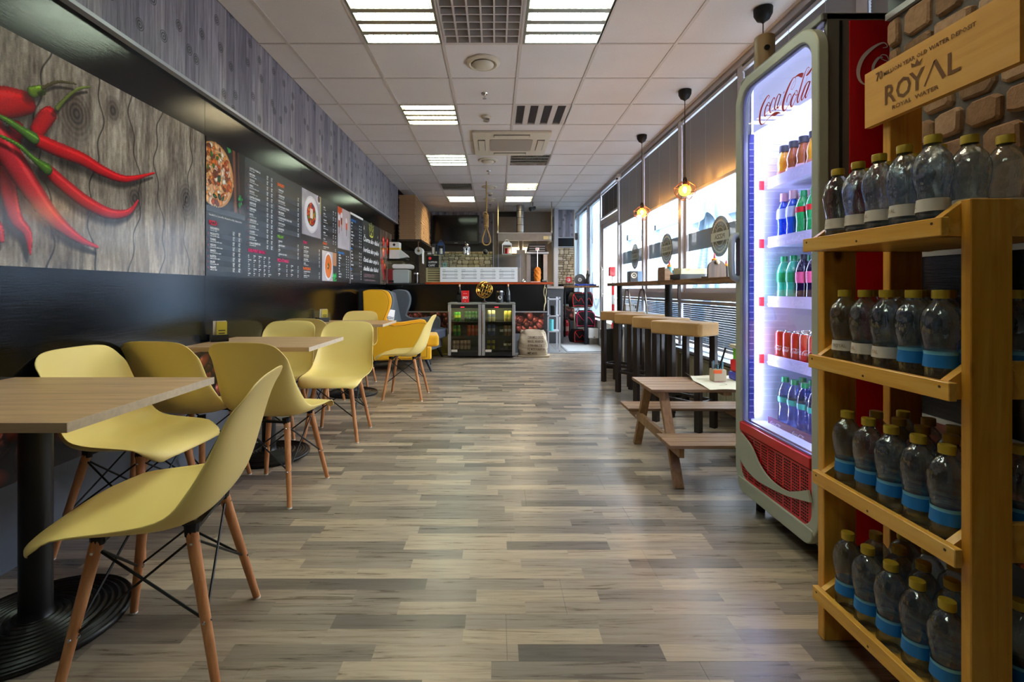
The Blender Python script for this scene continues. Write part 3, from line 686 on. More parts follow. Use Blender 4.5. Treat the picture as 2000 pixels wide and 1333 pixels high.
# chilli picture
def chilli_board(name, Y0, W, par):
    H = .90; px = .003; w_, h_ = int(W/px), int(H/px)
    X, Yg = np.meshgrid(np.linspace(Y0, Y0+W, w_), np.linspace(2.07, 1.17, h_))
    n1 = vnoise(h_, w_, 3, W*30, 1); n2 = vnoise(h_, w_, 9, W*95, 2); n3 = vnoise(h_, w_, 40, W*160, 4); n4 = vnoise(h_, w_, 3, W*3.5, 5)
    warp = .05*np.sin(Yg*9+n4*4)
    g = np.clip(.16+.36*n1+.36*n2+.24*n3+.30*(n4-.5)-.08, 0, 1)
    img = hexa('#463b32')*(1-g[..., None]) + hexa('#cfc0ac')*g[..., None]
    for xx in (1.95, 2.2, 2.44, 2.62, 2.86):          # cracks
        dd = np.abs(X-(xx+.035*np.sin(Yg*7+xx*9)+.012*np.sin(Yg*31))); img *= (.25+.75*np.clip(dd/.006, 0, 1))[..., None]
    for (ky, kz, kr) in ((2.44, 1.55, .07), (2.85, 1.62, .09), (2.1, 1.86, .10), (2.30, 1.95, .05)):
        rr = np.hypot((X-ky)/.75, Yg-kz); ins = rr < kr*1.6; rings = .65+.35*np.sin(rr*260)
        f = np.clip(1.2-rr/kr/1.3, 0, 1)[..., None]*.75; img = np.where(ins[..., None], img*(1-f)+(hexa('#4c4038')*rings[..., None])*f, img)
    def px2(x, y, r):
        Y = 1.86*F/(VX-x); return (Y, HC+(VY-y)*Y/F, r)
    def chil(P, col='#cf1620', hi=(.95, .35, .3)):
        nonlocal img
        Q = [px2(*p) for p in P]; b, s = stroke_field(X, Yg, Q); 
        b2, _ = stroke_field(X+.015, Yg+.03, Q); sh = np.clip(1.6-b2, 0, 1)*.55*(b > 1); img *= (1-sh)[..., None]
        c = hexa(col); sd = np.clip(1.0-.55*b**3 + .28*s, .2, 1.3); hl = np.exp(-((s-.42)/.13)**2)*(b < .85)*(.4+.6*(vnoise(h_, w_, 30, W*22, 9) > .4))
        cc = c[None, None]*sd[..., None] + hl[..., None]*(np.array(hi)-.1)*.5
        img = np.where((b < 1)[..., None], cc, img)
    G = '#4f7a2c'
    chil([(30, 250, .03), (10, 330, .034), (25, 420, .03), (50, 455, .02), (56, 497, .004)], '#c9222b')
    chil([(-80, 420, .04), (-40, 430, .04), (-12, 445, .03), (0, 470, .01)], '#c9222b')
    chil([(-60, 190, .055), (-20, 200, .06), (15, 200, .058), (45, 200, .045)], '#d3121a')
    chil([(70, 255, .03), (85, 232, .034), (95, 222, .03)], '#d3121a')
    chil([(-20, 250, .05), (20, 310, .052), (60, 372, .047), (100, 425, .038), (150, 466, .02), (188, 483, .007)], '#d02a36')
    chil([(92, 335, .03), (130, 368, .032), (170, 398, .032), (215, 418, .026), (250, 414, .016), (267, 392, .006)], '#d3242c')
    chil([(66, 272, .03), (110, 292, .033), (160, 312, .031), (200, 335, .026), (245, 350, .017), (299, 338, .005)], '#d61218')
    chil([(-30, 215, .008), (10, 235, .012), (40, 255, .018), (62, 270, .026)], G, (.6, .8, .3))
    chil([(-20, 258, .006), (30, 282, .009), (62, 310, .012), (88, 330, .026)], G, (.6, .8, .3))
    chil([(108, 212, .010), (128, 190, .007), (150, 174, .006), (172, 170, .005)], '#6d7a35', (.6, .7, .3))
    chil([(60, 180, .022), (78, 176, .02)], '#6c8a2a', (.7, .9, .3)); chil([(80, 172, .007), (110, 160, .006), (145, 164, .004)], '#554c2c', (.4, .4, .3))
    img = img*(.93+.14*NR.rand(h_, w_, 1))
    b = thing('wall_picture', 'large photo board of red chillies on grey weathered wood', 'picture', (0, 0, 0))
    MB().box(XL+.001, XL+.006, Y0, Y0+W, 1.17, 2.07).build('board', M['black'], b)
    print_board('photo_print', img, P_left(XL+.0065, Y0, 1.17), W, H, MPG, b)
chilli_board('chilli', .9, 2.13, None)
# food photos for the menu
def blobs(img, X, Y, r, n, cx, cy, rad, cols, s0, s1, ay=1.0):
    for i in range(n):
        a = r.uniform(0, 6.283); q = rad*math.sqrt(r.random()); u, v = cx+q*math.cos(a), cy+q*ay*math.sin(a); s = r.uniform(s0, s1)
        an = r.uniform(0, 3.14); p = ((X-u)*math.cos(an)+(Y-v)*math.sin(an))/s; t = (-(X-u)*math.sin(an)+(Y-v)*math.cos(an))/(s*r.uniform(.45, .9))
        d = p*p+t*t; c = hexa(r.choice(cols)); m = d < 1; img[m] = (c*(1.1-.45*d[..., None]))[m]
def photo(kind, W, H, fn, par, px=.0035):
    w_, h_ = int(W/px), int(H/px); X, Y = np.meshgrid(np.linspace(0, W, w_), np.linspace(0, H, h_)[::-1]); r = random.Random(5)
    if kind == 'pizza':
        g = .3+.7*vnoise(h_, w_, 4, 40, 3); img = hexa('#2b211c')*g[..., None]
        for u0, c in ((.335, '#7a4630'), (.39, '#4a2e22')):
            d = np.abs(X-(u0-.06*(Y-H/2)))/.022; m = d < 1; img[m] = (hexa(c)*(1.1-.5*d[..., None]))[m]
        cx, cy = .10, .25; d = np.hypot(X-cx, Y-cy); m = d < .215; img[m] = hexa('#c98a4a'); m = d < .2; img[m] = hexa('#e0a878')
        blobs(img, X, Y, r, 260, cx, cy, .195, ['#e8a06a', '#f3d3b0', '#d9702a', '#f0b070', '#efe0c8', '#b54b22', '#e58f3c', '#7a3b1c'], .012, .034)
        blobs(img, X, Y, r, 9, cx, cy, .18, ['#2d4d22', '#3c6a2a'], .012, .028)
        for c in ((.26, .47), (.41, .15), (.405, .11)): blobs(img, X, Y, r, 4, c[0], c[1], .018, ['#2f9a45', '#1d6d2f'], .01, .02)
        z = .035 + .012*np.abs(((X/.025) % 1)-.5)*2; m = Y < z; img[m] = hexa('#33383f')
    elif kind == 'plate':
        img = np.ones((h_, w_, 3))*hexa('#b6b2ba'); img *= (.85+.2*vnoise(h_, w_, 5, 5, 3))[..., None]
        cx, cy = W*.48, H*.52; d = np.hypot(X-cx, Y-cy); img[d < .185] = hexa('#ece8ec'); m = (d > .17) & (d < .18); img[m] = hexa('#d7d2d8'); img[d < .118] = hexa('#4a4457')
        blobs(img, X, Y, r, 90, cx, cy, .10, ['#d9431f', '#e8622f', '#f08a3c', '#c92f1b', '#e03a2a', '#6f8a2c'], .012, .03)
        m = (np.abs(X-cx) < .035) & (np.abs(Y-cy-.01) < .05); img[m] = hexa('#f0e4d2'); d2 = np.hypot(X-W*.88, Y-H*.93); img[d2 < .05] = hexa('#e6e2e6'); img[d2 < .036] = hexa('#5b2f33')
        m = (X > W-.03) & (Y > H*.6); img[m] = hexa('#b9b87a'); z = .02 + .010*np.abs(((X/.022) % 1)-.5)*2; img[Y < z] = hexa('#2e2f33')
    elif kind == 'soup':
        img = np.ones((h_, w_, 3))*hexa('#bdb9c2'); cx, cy = W*.42, H*.5; d = np.hypot((X-cx)/.8, Y-cy)
        img[X > W*.74] = hexa('#3c3e43'); m = (X > W*.72) & (Y > H*.55); img[m] = hexa('#c08a64'); img[d < .155] = hexa('#ebe7ea'); img[d < .13] = hexa('#b45a22'); img[d < .122] = hexa('#e8762a')
        blobs(img, X, Y, r, 12, cx, cy, .03, ['#2f5a22', '#dcdcc0', '#3f7a2c'], .008, .016); blobs(img, X, Y, r, 40, W*.88, H*.12, .06, ['#23a04c', '#2fbf60', '#15763a'], .012, .03)
    else:
        img = np.ones((h_, w_, 3))*hexa('#c3bdc4'); img *= (.92+.12*vnoise(h_, w_, 4, 4, 3))[..., None]; img[Y > H*.55] = (img[Y > H*.55]*.5+hexa('#d9b9b4')*.5)
        m = (X < W*.35) & (Y > H*.86-(X/W)*.1); img[m] = hexa('#e0592a')
        for u, v, c in ((.05, .36, '#a5522a'), (.14, .40, '#8a4326'), (.33, .36, '#d4592a')):
            m = (np.abs(X-u) < .026) & (np.abs(Y-v+.03) < .055); img[m] = hexa(c); d = np.hypot(X-u, (Y-v-.03)); img[d < .034] = hexa('#efe4e6'); m = (np.abs(X-u) < .012) & (Y < v-.08) & (Y > v-.16); img[m] = hexa('#a07d74')
        z = .02 + .010*np.abs(((X/.022) % 1)-.5)*2; img[Y < z] = hexa('#2e2f33')
    return print_board('photo_print', img, fn, W, H, MPG, par)
MENU = mat('menu_charcoal', '#2b2e34', .22, spec=.5); MENUR = mat('menu_row_grey', '#3d424a', .25); HP = mat('print_crimson', '#d4213f', .6); HO = mat('print_orange', '#ee6a23', .6)
HG = mat('print_green', '#77b82a', .6); HK = mat('print_pink', '#e0246c', .6); HB = mat('print_blue', '#1f78c9', .6)
def board(name, label, Y0, Y1, material=MENU):
    t = thing(name, label, 'sign'); MB().box(XL+.001, XL+.006, Y0+.002, Y1-.002, 1.17, 2.07).build('board', material, t); return t
def rows(par, Y0, u0, u1, v0, v1, names, subs, prices=2, num=True, hs=.021):
    n = len(names); st = (v0-v1)/n; fn = P_left(XL+.0065, Y0, 1.17); A, B, C = MB(), MB(), MB()
    for i, nm in enumerate(names):
        v = v0-st*(i+1)
        if i % 2: quad(B, fn, u0-.012, u1+.008, v+.002, v+st-.001, .0004)
        text(A, nm, fn, u0+.02, v+st*.52, hs, sq=.78, t=.001)
        if subs: text(A, subs[i % len(subs)], fn, u0+.02, v+st*.22, hs*.58, sq=.8, t=.001)
        for p in range(prices):
            x = u1-.075*(prices-1-p)-.045; text(A, ('2,90', '3,90', '4,50', '5,20')[(i+p*2) % 4], fn, x, v+st*.5, hs*.95, sq=.75, t=.001)
            if subs: text(A, ('250g', '500g')[p % 2], fn, x, v+st*.16, hs*.7, sq=.75, t=.001)
        if num: text(C, str(i+1)+'.', fn, u0-.006, v+st*.52, hs*.8, sq=.7, t=.001)
    if B.v: B.build('row_band', MENUR, par)
    A.build('lettering', M['txtw'], par)
    if num: C.build('numbering', HP, par)
def head(par, Y0, s, u, v, size, m):
    b = MB(); text(b, s, P_left(XL+.0065, Y0, 1.17), u, v, size, sq=.85, t=.0012); text(b, s, P_left(XL+.0065, Y0, 1.17), u+.0015, v+.001, size, sq=.85, t=.0014); b.build('heading', m, par)
SUB = ['tomat, syr, oregano', 'tomat, syr, šunka, oregano', 'tomat, syr, tuniak, cibuľa, oregano', 'tomat, syr, šunka, kukurica, oregano', 'tomat, syr, šampiňóny, oregano', 'tomat, syr, slanina, oregano', 'tomat, syr, saláma, chilli']
b1 = board('menu_board', 'dark menu board headed PIZZA with a large pizza photo', 3.04, 4.55)
photo('pizza', .47, .475, P_left(XL+.0065, 3.045, 1.592), b1)
x_ = MB(); fn = P_left(XL+.0065, 3.04, 1.17); text(x_, 'Pizza základ 32 cm / priemer 450 g   Malá pizza 24 cm / 250 g   Bezlepkový základ', fn, .03, .395, .016, width=.40); x_.build('lettering', M['txtw'], b1)
head(b1, 3.04, 'PIZZA', .03, .335, .04, HP)
rows(b1, 3.04, .025, .43, .325, .03, ['MARGHERITA', 'PROSCIUTTO', 'TONNO', 'VESUVIO', 'BIANCO', 'RUSTICA', 'SALAMI', 'PIKANTE'], SUB)
rows(b1, 3.04, .52, .93, .845, .235, ['QUATTRO FORMAGGI', 'MEXICANA', 'CALZONE', 'GYROS', 'DIAVOLO', 'QUATTRO STAGIONI', 'GAZDOVSKÁ', 'CARBONARA', 'HAWAI', 'CAPRICCIOSA', 'AL CAPONE', 'COUNTRY', 'BROCCOLI', 'KURACIA ŠPENÁTOVÁ'], SUB)
head(b1, 3.04, 'SUROVINY NAVIAC', .52, .195, .036, HK)
g = MB(); 
for i in range(5):
    for j in range(5): text(g, ('syr', 'šunka', 'kukurica', 'ananás', 'olivy')[(i*2+j) % 5], fn, .52+j*.08, .165-i*.034, .017); text(g, '0,50', fn, .52+j*.08, .151-i*.034, .011)
g.build('lettering', M['txtw'], b1)
head(b1, 3.04, 'BURGERY', 1.0, .80, .036, HO)
rows(b1, 3.04, 1.0, 1.46, .785, .40, ['HAMBURGER', 'CHEESEBURGER', 'BACON BURGER', 'KURACÍ BURGER SO SYROM', 'GRILL BURGER', 'HOVÄDZÍ BURGER DOUBLE CHEESE', 'SYROVÝ BURGER', 'KING BURGER'], SUB, 1)
head(b1, 3.04, 'PRÍLOHY', 1.0, .355, .034, HG)
rows(b1, 3.04, 1.0, 1.46, .34, .19, ['HRANOLKY', 'AMERICKÉ ZEMIAKY', 'RYŽA', 'OMÁČKA PODĽA VÝBERU'], ['150 g'], 1, False, .018)
head(b1, 3.04, 'PIZZA ŠTANGLE', 1.0, .15, .036, HK)
rows(b1, 3.04, 1.0, 1.22, .14, .02, ['MALÁ', 'VEĽKÁ', 'MEGA'], ['250 g'], 1, True, .016); rows(b1, 3.04, 1.25, 1.46, .14, .02, ['CESNAK', 'SYROVÁ', 'ŠUNKA'], ['250 g'], 1, True, .016)
b2 = board('menu_board', 'dark menu board with photos of a salad plate, soup and cocktails', 4.55, 6.06)
photo('plate', .50, .47, P_left(XL+.0065, 4.555, 1.595), b2, .005); photo('soup', .46, .33, P_left(XL+.0065, 5.09, 1.175), b2, .005); photo('drinks', .46, .52, P_left(XL+.0065, 5.595, 1.55), b2, .005)
head(b2, 4.55, 'STEAKY', .03, .36, .034, HK)
rows(b2, 4.55, .03, .49, .34, .14, ['GRILOVANÉ KURA', 'HOVÄDZÍ STEAK', 'BRAVČOVÝ STEAK', 'KURACIE PRSIA', 'LOSOS'], SUB, 1, False, .019)
head(b2, 4.55, 'SLADKÉ JEDLÁ', .03, .105, .034, HO); rows(b2, 4.55, .03, .49, .10, .02, ['PALACINKY S NUTELLOU', 'LIEVANCE S OVOCÍM'], SUB, 1, False, .018)
rows(b2, 4.55, .56, 1.0, .83, .42, ['CÉZAR', 'GRÉCKY', 'TUNIAKOVÝ', 'ŠOPSKÝ', 'MIEŠANÝ', 'KURACÍ'], SUB, 2, False, .02)
head(b2, 4.55, 'POLIEVKY', .56, .40, .034, HO); rows(b2, 4.55, .56, 1.0, .395, .345, ['PARADAJKOVÁ POLIEVKA'], SUB, 1, True, .018)
head(b2, 4.55, 'NEALKO NÁPOJE', 1.06, .34, .034, HB)
rows(b2, 4.55, 1.06, 1.48, .33, .04, ['KOFOLA', 'MINERÁLKA', 'DŽÚS', 'VODA', 'TONIC', 'ČAJ', 'KÁVA', 'ĽADOVÝ ČAJ', 'LIMONÁDA'], None, 2, False, .022)
b3 = board('menu_board', 'narrow dark drinks list with blue headings beside the chalkboard', 6.07, 6.63)
MB().box(XL+.001, XL+.016, 6.06, 6.64, 2.05, 2.075).build('top_strip', M['wred'], b3); MB().box(XL+.001, XL+.014, 6.055, 6.075, 1.16, 2.07).build('side_strip', M['alu'], b3)
head(b3, 6.07, 'ALKOHOLICKÉ', .03, .80, .04, HB); rows(b3, 6.07, .03, .53, .79, .47, ['VODKA', 'RUM', 'GIN', 'WHISKY', 'BECHEROVKA', 'KOŇAK', 'LIKÉR', 'SLIVOVICA'], None, 2, False, .026)
head(b3, 6.07, 'VÍNO', .03, .43, .036, HB); rows(b3, 6.07, .03, .53, .42, .20, ['BIELE', 'RUŽOVÉ', 'ČERVENÉ', 'SEKT', 'PROSECCO'], None, 2, False, .026)
head(b3, 6.07, 'PIVO', .03, .17, .032, HB); rows(b3, 6.07, .03, .53, .165, .03, ['10°', '12°', 'RADLER', 'NEALKO'], None, 1, False, .026)
ck = board('chalkboard', 'black chalkboard with a yellow crown and white handwriting', 6.64, 7.63, mat('chalkboard_black', '#16181a', .5))
c_ = MB(); fn = P_left(XL+.0065, 6.64, 1.17)
for s_, v, sz, wd in (('Čierna ako diabol', .60, .10, .90), ('horúca ako peklo', .45, .10, .88), ('čistá ako anjel a', .31, .09, .88), ('sladká ako láska!', .185, .09, .86)): text(c_, s_, fn, .05, v, sz, width=wd, shear=.2)
text(c_, 'A', fn, .06, .76, .09, shear=.2); text(c_, 'e', fn, .85, .72, .08, shear=.2)
c_.build('chalk_lettering', M['txtw'], ck)
c_ = MB(); text(c_, 'GOPPION TU', fn, .08, .09, .07, width=.55, shear=.15); text(c_, 'CAFFE ITALIANO', fn, .1, .035, .035, width=.6); c_.build('faded_lettering', mat('faded_chalk', '#8d6f76', .8), ck)
c_ = MB()
for P in ([(.38, .72, .006), (.36, .84, .006), (.43, .78, .006), (.48, .88, .006), (.53, .78, .006), (.60, .84, .006), (.58, .72, .006)], [(.38, .715, .012), (.48, .70, .012), (.58, .715, .012)], [(.46, .74, .02), (.50, .74, .02)]): ribbon(c_, P, fn, .001)
for u, v in ((.36, .87), (.48, .905), (.6, .87), (.40, .86), (.56, .86)): quad(c_, fn, u-.01, u+.01, v-.01, v+.01, .001)
c_.build('chalk_crown', mat('chalk_yellow', '#c9c44c', .8), ck)
tb = thing('wall_picture', 'narrow photo board of tomatoes and chillies behind the juicer', 'picture')
MB().box(XL+.001, XL+.008, 7.64, 8.5, 1.17, 2.07).build('board', M['black'], tb)
def tomato():
    px = .006; W, H = .85, .9; w_, h_ = int(W/px), int(H/px); X, Y = np.meshgrid(np.linspace(0, W, w_), np.linspace(H, 0, h_))
    img = (hexa('#3c332c')*(1-vnoise(h_, w_, 3, 40, 1)[..., None]) + hexa('#8d7d6e')*vnoise(h_, w_, 3, 40, 1)[..., None])
    for u, v, r, c in ((.26, .71, .10, '#d8301a'), (.26, .53, .10, '#e0431c'), (.55, .72, .10, '#c8281a'), (.55, .58, .09, '#d03018'), (.20, .36, .06, '#e8823c'), (.36, .3, .07, '#d84a20')):
        d = np.hypot((X-u), Y-v)/r; m = d < 1; img[m] = (hexa(c)*(1.15-.6*d[..., None]**2) + np.exp(-(((X-u+.03)**2+(Y-v-.03)**2)/.0006))[..., None]*.6)[m]
    for P in ([(.1, .42, .03), (.16, .25, .035), (.3, .05, .012)], [(.16, .45, .02), (.24, .25, .03), (.36, .08, .01)]):
        b, s = stroke_field(X, Y, P); img = np.where((b < 1)[..., None], hexa('#c81c20')*np.clip(1.1-.5*b**2, .3, 1.2)[..., None], img)
    print_board('photo_print', img, P_left(XL+.0085, 7.645, 1.17), W, H, MPG, tb)
tomato()
# ======================= LIGHT FITTINGS ON THE CEILING =======================
TC = emat('cool_tube', '#eeffee', TUBE_COOL); TW = emat('warm_tube', '#fff0d0', TUBE_WARM); TOFF = mat('unlit_reflector', '#77777a', .3, .6)
LOUV = mat('louvre_metal', '#a9aaa0', .3, .7)
cnt = {}
def fitting(col, k, kind):
    x0 = colx[col]; y0 = 3.67+.6*k; lit = kind in ('cool', 'warm')
    where = {'A': 'left', 'B': 'middle', 'C': 'right'}[col]
    if kind == 'grille': lab = 'white square egg-crate grille between the two brightest ceiling lights' if k == -1 else 'white egg-crate grille overhead near the camera'
    else:
        row = {-7: 'behind the camera', -4: 'above the camera', -1: 'nearest the camera', 2: 'just before the air conditioner', 5: 'just past the air conditioner', 8: 'in the second to last row', 10: 'in the last row'}[k]
        lab = f'{"lit cool white" if kind == "cool" else "lit warm white" if kind == "warm" else "unlit grey"} square louvred ceiling light {row}, {where} column'
    t = thing('ceiling_grille' if kind == 'grille' else 'ceiling_light', lab, 'grille' if kind == 'grille' else 'ceiling light', (x0, y0, ZC-.002), group=None if kind == 'grille' else 'square louvred ceiling lights')
    MB().ring([(0.008, 0.008), (.592, .008), (.592, .592), (.008, .592)], [(.024, .024), (.576, .024), (.576, .576), (.024, .576)], lambda u, v, q: (u, v, q), -.002, .07).build('frame', M['bar'] if not lit else LOUV, t)
    if kind == 'grille':
        MB().box(.02, .58, .02, .58, .10, .11).build('duct_back', mat('dark_violet_duct', '#19171c', .7), t)
        for i in range(1, 6):
            u = .02+.56*i/6; MB().box(u-.006, u+.006, .02, .58, 0, .045).build('slat', M['bar'], t)
            MB().box(.02, .58, u-.006, u+.006, .001, .044).build('slat', M['bar'], t)
        return
    MB().box(.02, .58, .02, .58, .065, .07).build('reflector', LOUV if lit else TOFF, t)
    if kind == 'offv':
        for i in range(4):
            a = .03+i*.142
            q = MB()
            for j in range(18): q.box(a, a+.075, .03+j*.03, .038+j*.03, .005, .03)
            stuff(q.build('louvre_fins', TOFF, t)); MB().box(a+.078, a+.135, .024, .576, 0, .02).build('louvre_bar', M['bar'], t)
        return
    for i in range(4):
        v = .088+i*.141
        m_ = (TC if kind == 'cool' else TW) if lit else TOFF
        MB().cyl((.045, v, .035), (.555, v, .035), .019, n=8).build('tube', m_, t)
        MB().box(.045, .555, v-.048, v+.048, .060, .064).build('glowing_reflector' if lit else 'tray', (emat('cool_reflector_glow', '#f6fff0', TUBE_COOL*.10) if kind == 'cool' else emat('warm_reflector_glow', '#fff0d4', TUBE_WARM*.12)) if lit else TOFF, t)  # lit trays emit by themselves, in place of tube light bounced off them
        if i < 3: MB().box(.024, .576, v+.046, v+.095, -.001, .03).build('louvre_bar', LOUV, t)
        q = MB()
        for j in range(13): q.box(.045+j*.0425, .048+j*.0425, v-.05, v+.05, .004, .018)
        stuff(q.build('louvre_fins', LOUV, t))
for (c, k), kind in FIX.items(): fitting(c, k, kind)
def vent(k, lab):
    t = thing('ceiling_vent', lab, 'vent', (-.097, 3.67+.6*k+.3, ZC))
    MB().lathe([(.0001, -.001), (.145, -.001), (.14, -.012), (.115, -.022), (.10, -.016), (.098, 0)], n=32).build('rim', M['cream'], t, smooth=True)
    MB().lathe([(.0001, -.045), (.05, -.043), (.088, -.028), (.092, -.022), (.0001, -.02)], n=32).build('disc', M['cream'], t, smooth=True)
for k, l in ((0, 'round cream ceiling vent nearest the camera, past the egg-crate grille'), (5, 'round cream ceiling vent just past the air conditioner'), (8, 'round white ceiling vent beside the rope'), (10, 'small round ceiling vent in the last row')): vent(k, l)
def sprinkler(k, lab):
    t = thing('sprinkler', lab, 'sprinkler', (-.097, 3.67+.6*k+.33, ZC))
    MB().lathe([(.0001, 0), (.035, 0), (.03, -.008), (.0001, -.008)], n=16).build('plate', M['chrome'], t, smooth=True)
    MB().cyl((0, 0, -.005), (0, 0, -.045), .011, n=10).cyl((0, 0, -.045), (0, 0, -.05), .02, n=10).build('head', M['chrome'], t)
for k, l in ((1, 'chrome ceiling sprinkler nearest the camera'), (6, 'chrome ceiling sprinkler past the air conditioner'), (11, 'chrome ceiling sprinkler in front of the kitchen')): sprinkler(k, l)
def detector(x, y, lab):
    t = thing('smoke_detector', lab, 'smoke detector', (x, y, ZC))
    MB().lathe([(.0001, 0), (.055, 0), (.052, -.02), (.036, -.026), (.036, -.03)], n=20).build('base', M['cream'], t, smooth=True)
    MB().lathe([(.034, -.028), (.033, -.055), (.02, -.062), (.0001, -.062)], n=20).build('head', M['steel'], t, smooth=True)
detector(-.09, 5.2, 'cream smoke detector between the vent and the air conditioner'); detector(-.09, 9.35, 'cream smoke detector behind the hanging rope')
ac = thing('air_conditioner', 'cream four-way cassette air conditioner set in the ceiling', 'air conditioner', (.21, 6.15, ZC))
MB().prism(rrect(-.48, .48, -.48, .48, .02, 3), lambda u, v, q: (u, v, q), -.03, -.002).build('panel', M['cream'], ac, bevel=.01)
MB().prism(rrect(-.27, .27, -.24, .24, .03, 3), lambda u, v, q: (u, v, q), -.036, -.03).build('intake_grille', mat('ac_grille', '#a79a8a', .6), ac)
for a, b, c, d in ((-.22, .22, -.42, -.33), (-.22, .22, .33, .42), (-.42, -.33, -.22, .22), (.33, .42, -.22, .22)):
    MB().box(a, b, c, d, -.034, -.03).build('vane_slot', M['black'], ac); MB().box(a+.006, b-.006, c+.012, d-.006, -.040, -.033).build('vane', M['cream'], ac)
# pendants over the window bar
AMB = emat('amber_glass', '#ff9a2e', 1.5); bsdf(AMB).inputs['Alpha'].default_value = .42
def pendant(y, lab, x=1.82, low=2.03):
    t = thing('pendant_lamp', lab, 'pendant lamp', (x, y, 0), group='caged bulb pendants over the window bar')
    MB().lathe([(.0001, ZC), (.06, ZC-.001), (.058, ZC-.04), (.04, ZC-.075), (.012, ZC-.092), (.006, ZC-.10)], n=20).build('canopy', M['blackm'], t, smooth=True)
    MB().cyl((0, 0, ZC-.09), (0, 0, low+.11), .0035, n=6).build('cord', M['black'], t)
    MB().lathe([(.004, low+.13), (.014, low+.12), (.021, low+.10), (.021, low+.055), (.0001, low+.055)], n=12).build('socket', mat('bronze', '#3a2a1c', .4, .6), t, smooth=True)
    MB().lathe([(.014, low+.062), (.02, low+.05), (.047, low+.032), (.056, low), (.047, low-.034), (.024, low-.052), (.0001, low-.056)], n=20).build('bulb', AMB, t, smooth=True)
    MB().sphere((0, 0, low+.005), .016, 10, 8, 1.9).build('filament', emat('glowing_filament', '#ffb85a', 260), t, smooth=True)
    cg = MB(); n = 6; T = [(0.03*math.cos(R(60*i)), .03*math.sin(R(60*i)), low+.085) for i in range(n)]
    A = [(.10*math.cos(R(60*i+30)), .10*math.sin(R(60*i+30)), low+.03) for i in range(n)]; B = [(.10*math.cos(R(60*i)), .10*math.sin(R(60*i)), low-.03) for i in range(n)]
    D = [(.05*math.cos(R(60*i+30)), .05*math.sin(R(60*i+30)), low-.088) for i in range(n)]
    def e(a, b): cg.cyl(a, b, .0026, n=5)
    for i in range(n):
        j = (i+1) % n; e(T[i], A[i]); e(T[i], A[i-1]); e(A[i], B[i]); e(A[i], B[j]); e(B[i], D[i]); e(B[i], D[i-1]); e(D[i], D[j]); e(A[i], A[j]) if i % 2 else e(B[i], B[j])
    cg.build('wire_cage', mat('copper_wire', '#7a5138', .4, .7), t)
pendant(3.21, 'caged bulb pendant whose cord hangs behind the drinks fridge'); pendant(4.53, 'caged bulb pendant nearer the drinks fridge, in front of the umbrella'); pendant(5.85, 'caged bulb pendant nearer the entrance door')
# ======================= BLINDS =======================
SL = mat('grey_blind_slat', '#8e9096', .45, .15); SLD = mat('grey_lower_slat', '#66717e', .4, .3)
def blind(name, lab, y0, y1, z0, z1, x, m, tilt=1.22, pitch=.0165, grp=None):
    t = thing(name, lab, 'blind', (x, (y0+y1)/2, z0), group=grp); L = (y1-y0)/2
    MB().box(-.02, .02, -L, L, z1-z0-.03, z1-z0).build('headrail', M['alud'], t)
    q = MB(); n = int((z1-z0-.06)/pitch); c, s = math.cos(tilt)*.0105, math.sin(tilt)*.0105
    for i in range(n):
        z = .03+pitch*(i+.5); g_ = -1 if z0 > 1.5 else 1; q.add([(-c, -L, z-s*g_), (-c, L, z-s*g_), (c, L, z+s*g_), (c, -L, z+s*g_)], [(0, 1, 2, 3)])
    stuff(q.build('slats', m, t, recalc=False))
    MB().box(-.014, .014, -L, L, 0, .028).build('bottom_rail', M['alud'], t)
    for f_ in (-.6, 0, .6): MB().box(-.0135, -.0125, L*f_-.002, L*f_+.002, .02, z1-z0-.02).build('ladder_cord', M['alud'], t)
names = ['window behind the drinks fridge, by the stone pier', 'window behind the drinks fridge', 'first window clear of the drinks fridge', 'window of the middle badge', 'window nearest the entrance door']
for i, ((a, b), l) in enumerate(zip(wins, names)):
    blind('window_blind', 'grey slatted blind half lowered over the '+l, a+.01, b-.01, (2.07, 2.07, 2.07, 2.10, 2.14)[i], 2.90, XR-.005, SL, grp='upper window blinds')
    if i: blind('window_blind', 'low grey slatted blind under the '+l, a+.01, b-.01, .52, .965, XR+.0, SLD, grp='lower window blinds', pitch=.021, tilt=1.02)
blind('window_blind', 'small dark slatted blind above the entrance door', 7.86, 9.04, 2.42, 2.9, XR, mat('dark_blind_slat', '#4d4d50', .5, .2))
# ======================= TABLES AND SHELL CHAIRS =======================
def make_table():
    t = thing('dining_table', 'x', 'table', (0, 0, 0), group='oak topped tables along the left wall')
    MB().box(-.385, .383, -.315, .315, .716, .7405).build('tabletop', M['oak'], t, bevel=.001, seg=1)
    MB().box(.383, .3855, -.316, .316, .7155, .741).build('edge_band', M['edge'], t); MB().box(-.385, .3855, -.3175, -.315, .7155, .741).build('edge_band', woodmat('front_edge_band', [(.3, '#a5876a'), (.7, '#bd9f80')], 0, 3), t)
    MB().cyl((0, 0, .03), (0, 0, .70), .042, .042, 24).build('column', M['blackm'], t, smooth=True)
    MB().box(-.2, .2, -.03, .03, .70, .716).box(-.03, .03, -.2, .2, .70, .7159).build('top_plate', M['blackm'], t)
    pr_ = []
    for i in range(64): r = .25-.205*i/63; pr_.append((r, .016+.022*(i/63)**.7 + .0035*math.sin(i/63*2*math.pi*11)))
    MB().lathe([(.0001, 0), (.245, 0), (.252, .01)] + pr_ + [(.043, .06)], n=48).build('base', mat('black_cast_iron', '#101113', .35, .3), t, smooth=60)
    return t
T0 = make_table(); T0.location = (-1.472, 1.52, 0); T0['label'] = 'oak topped table nearest the camera, with ridged black round base'
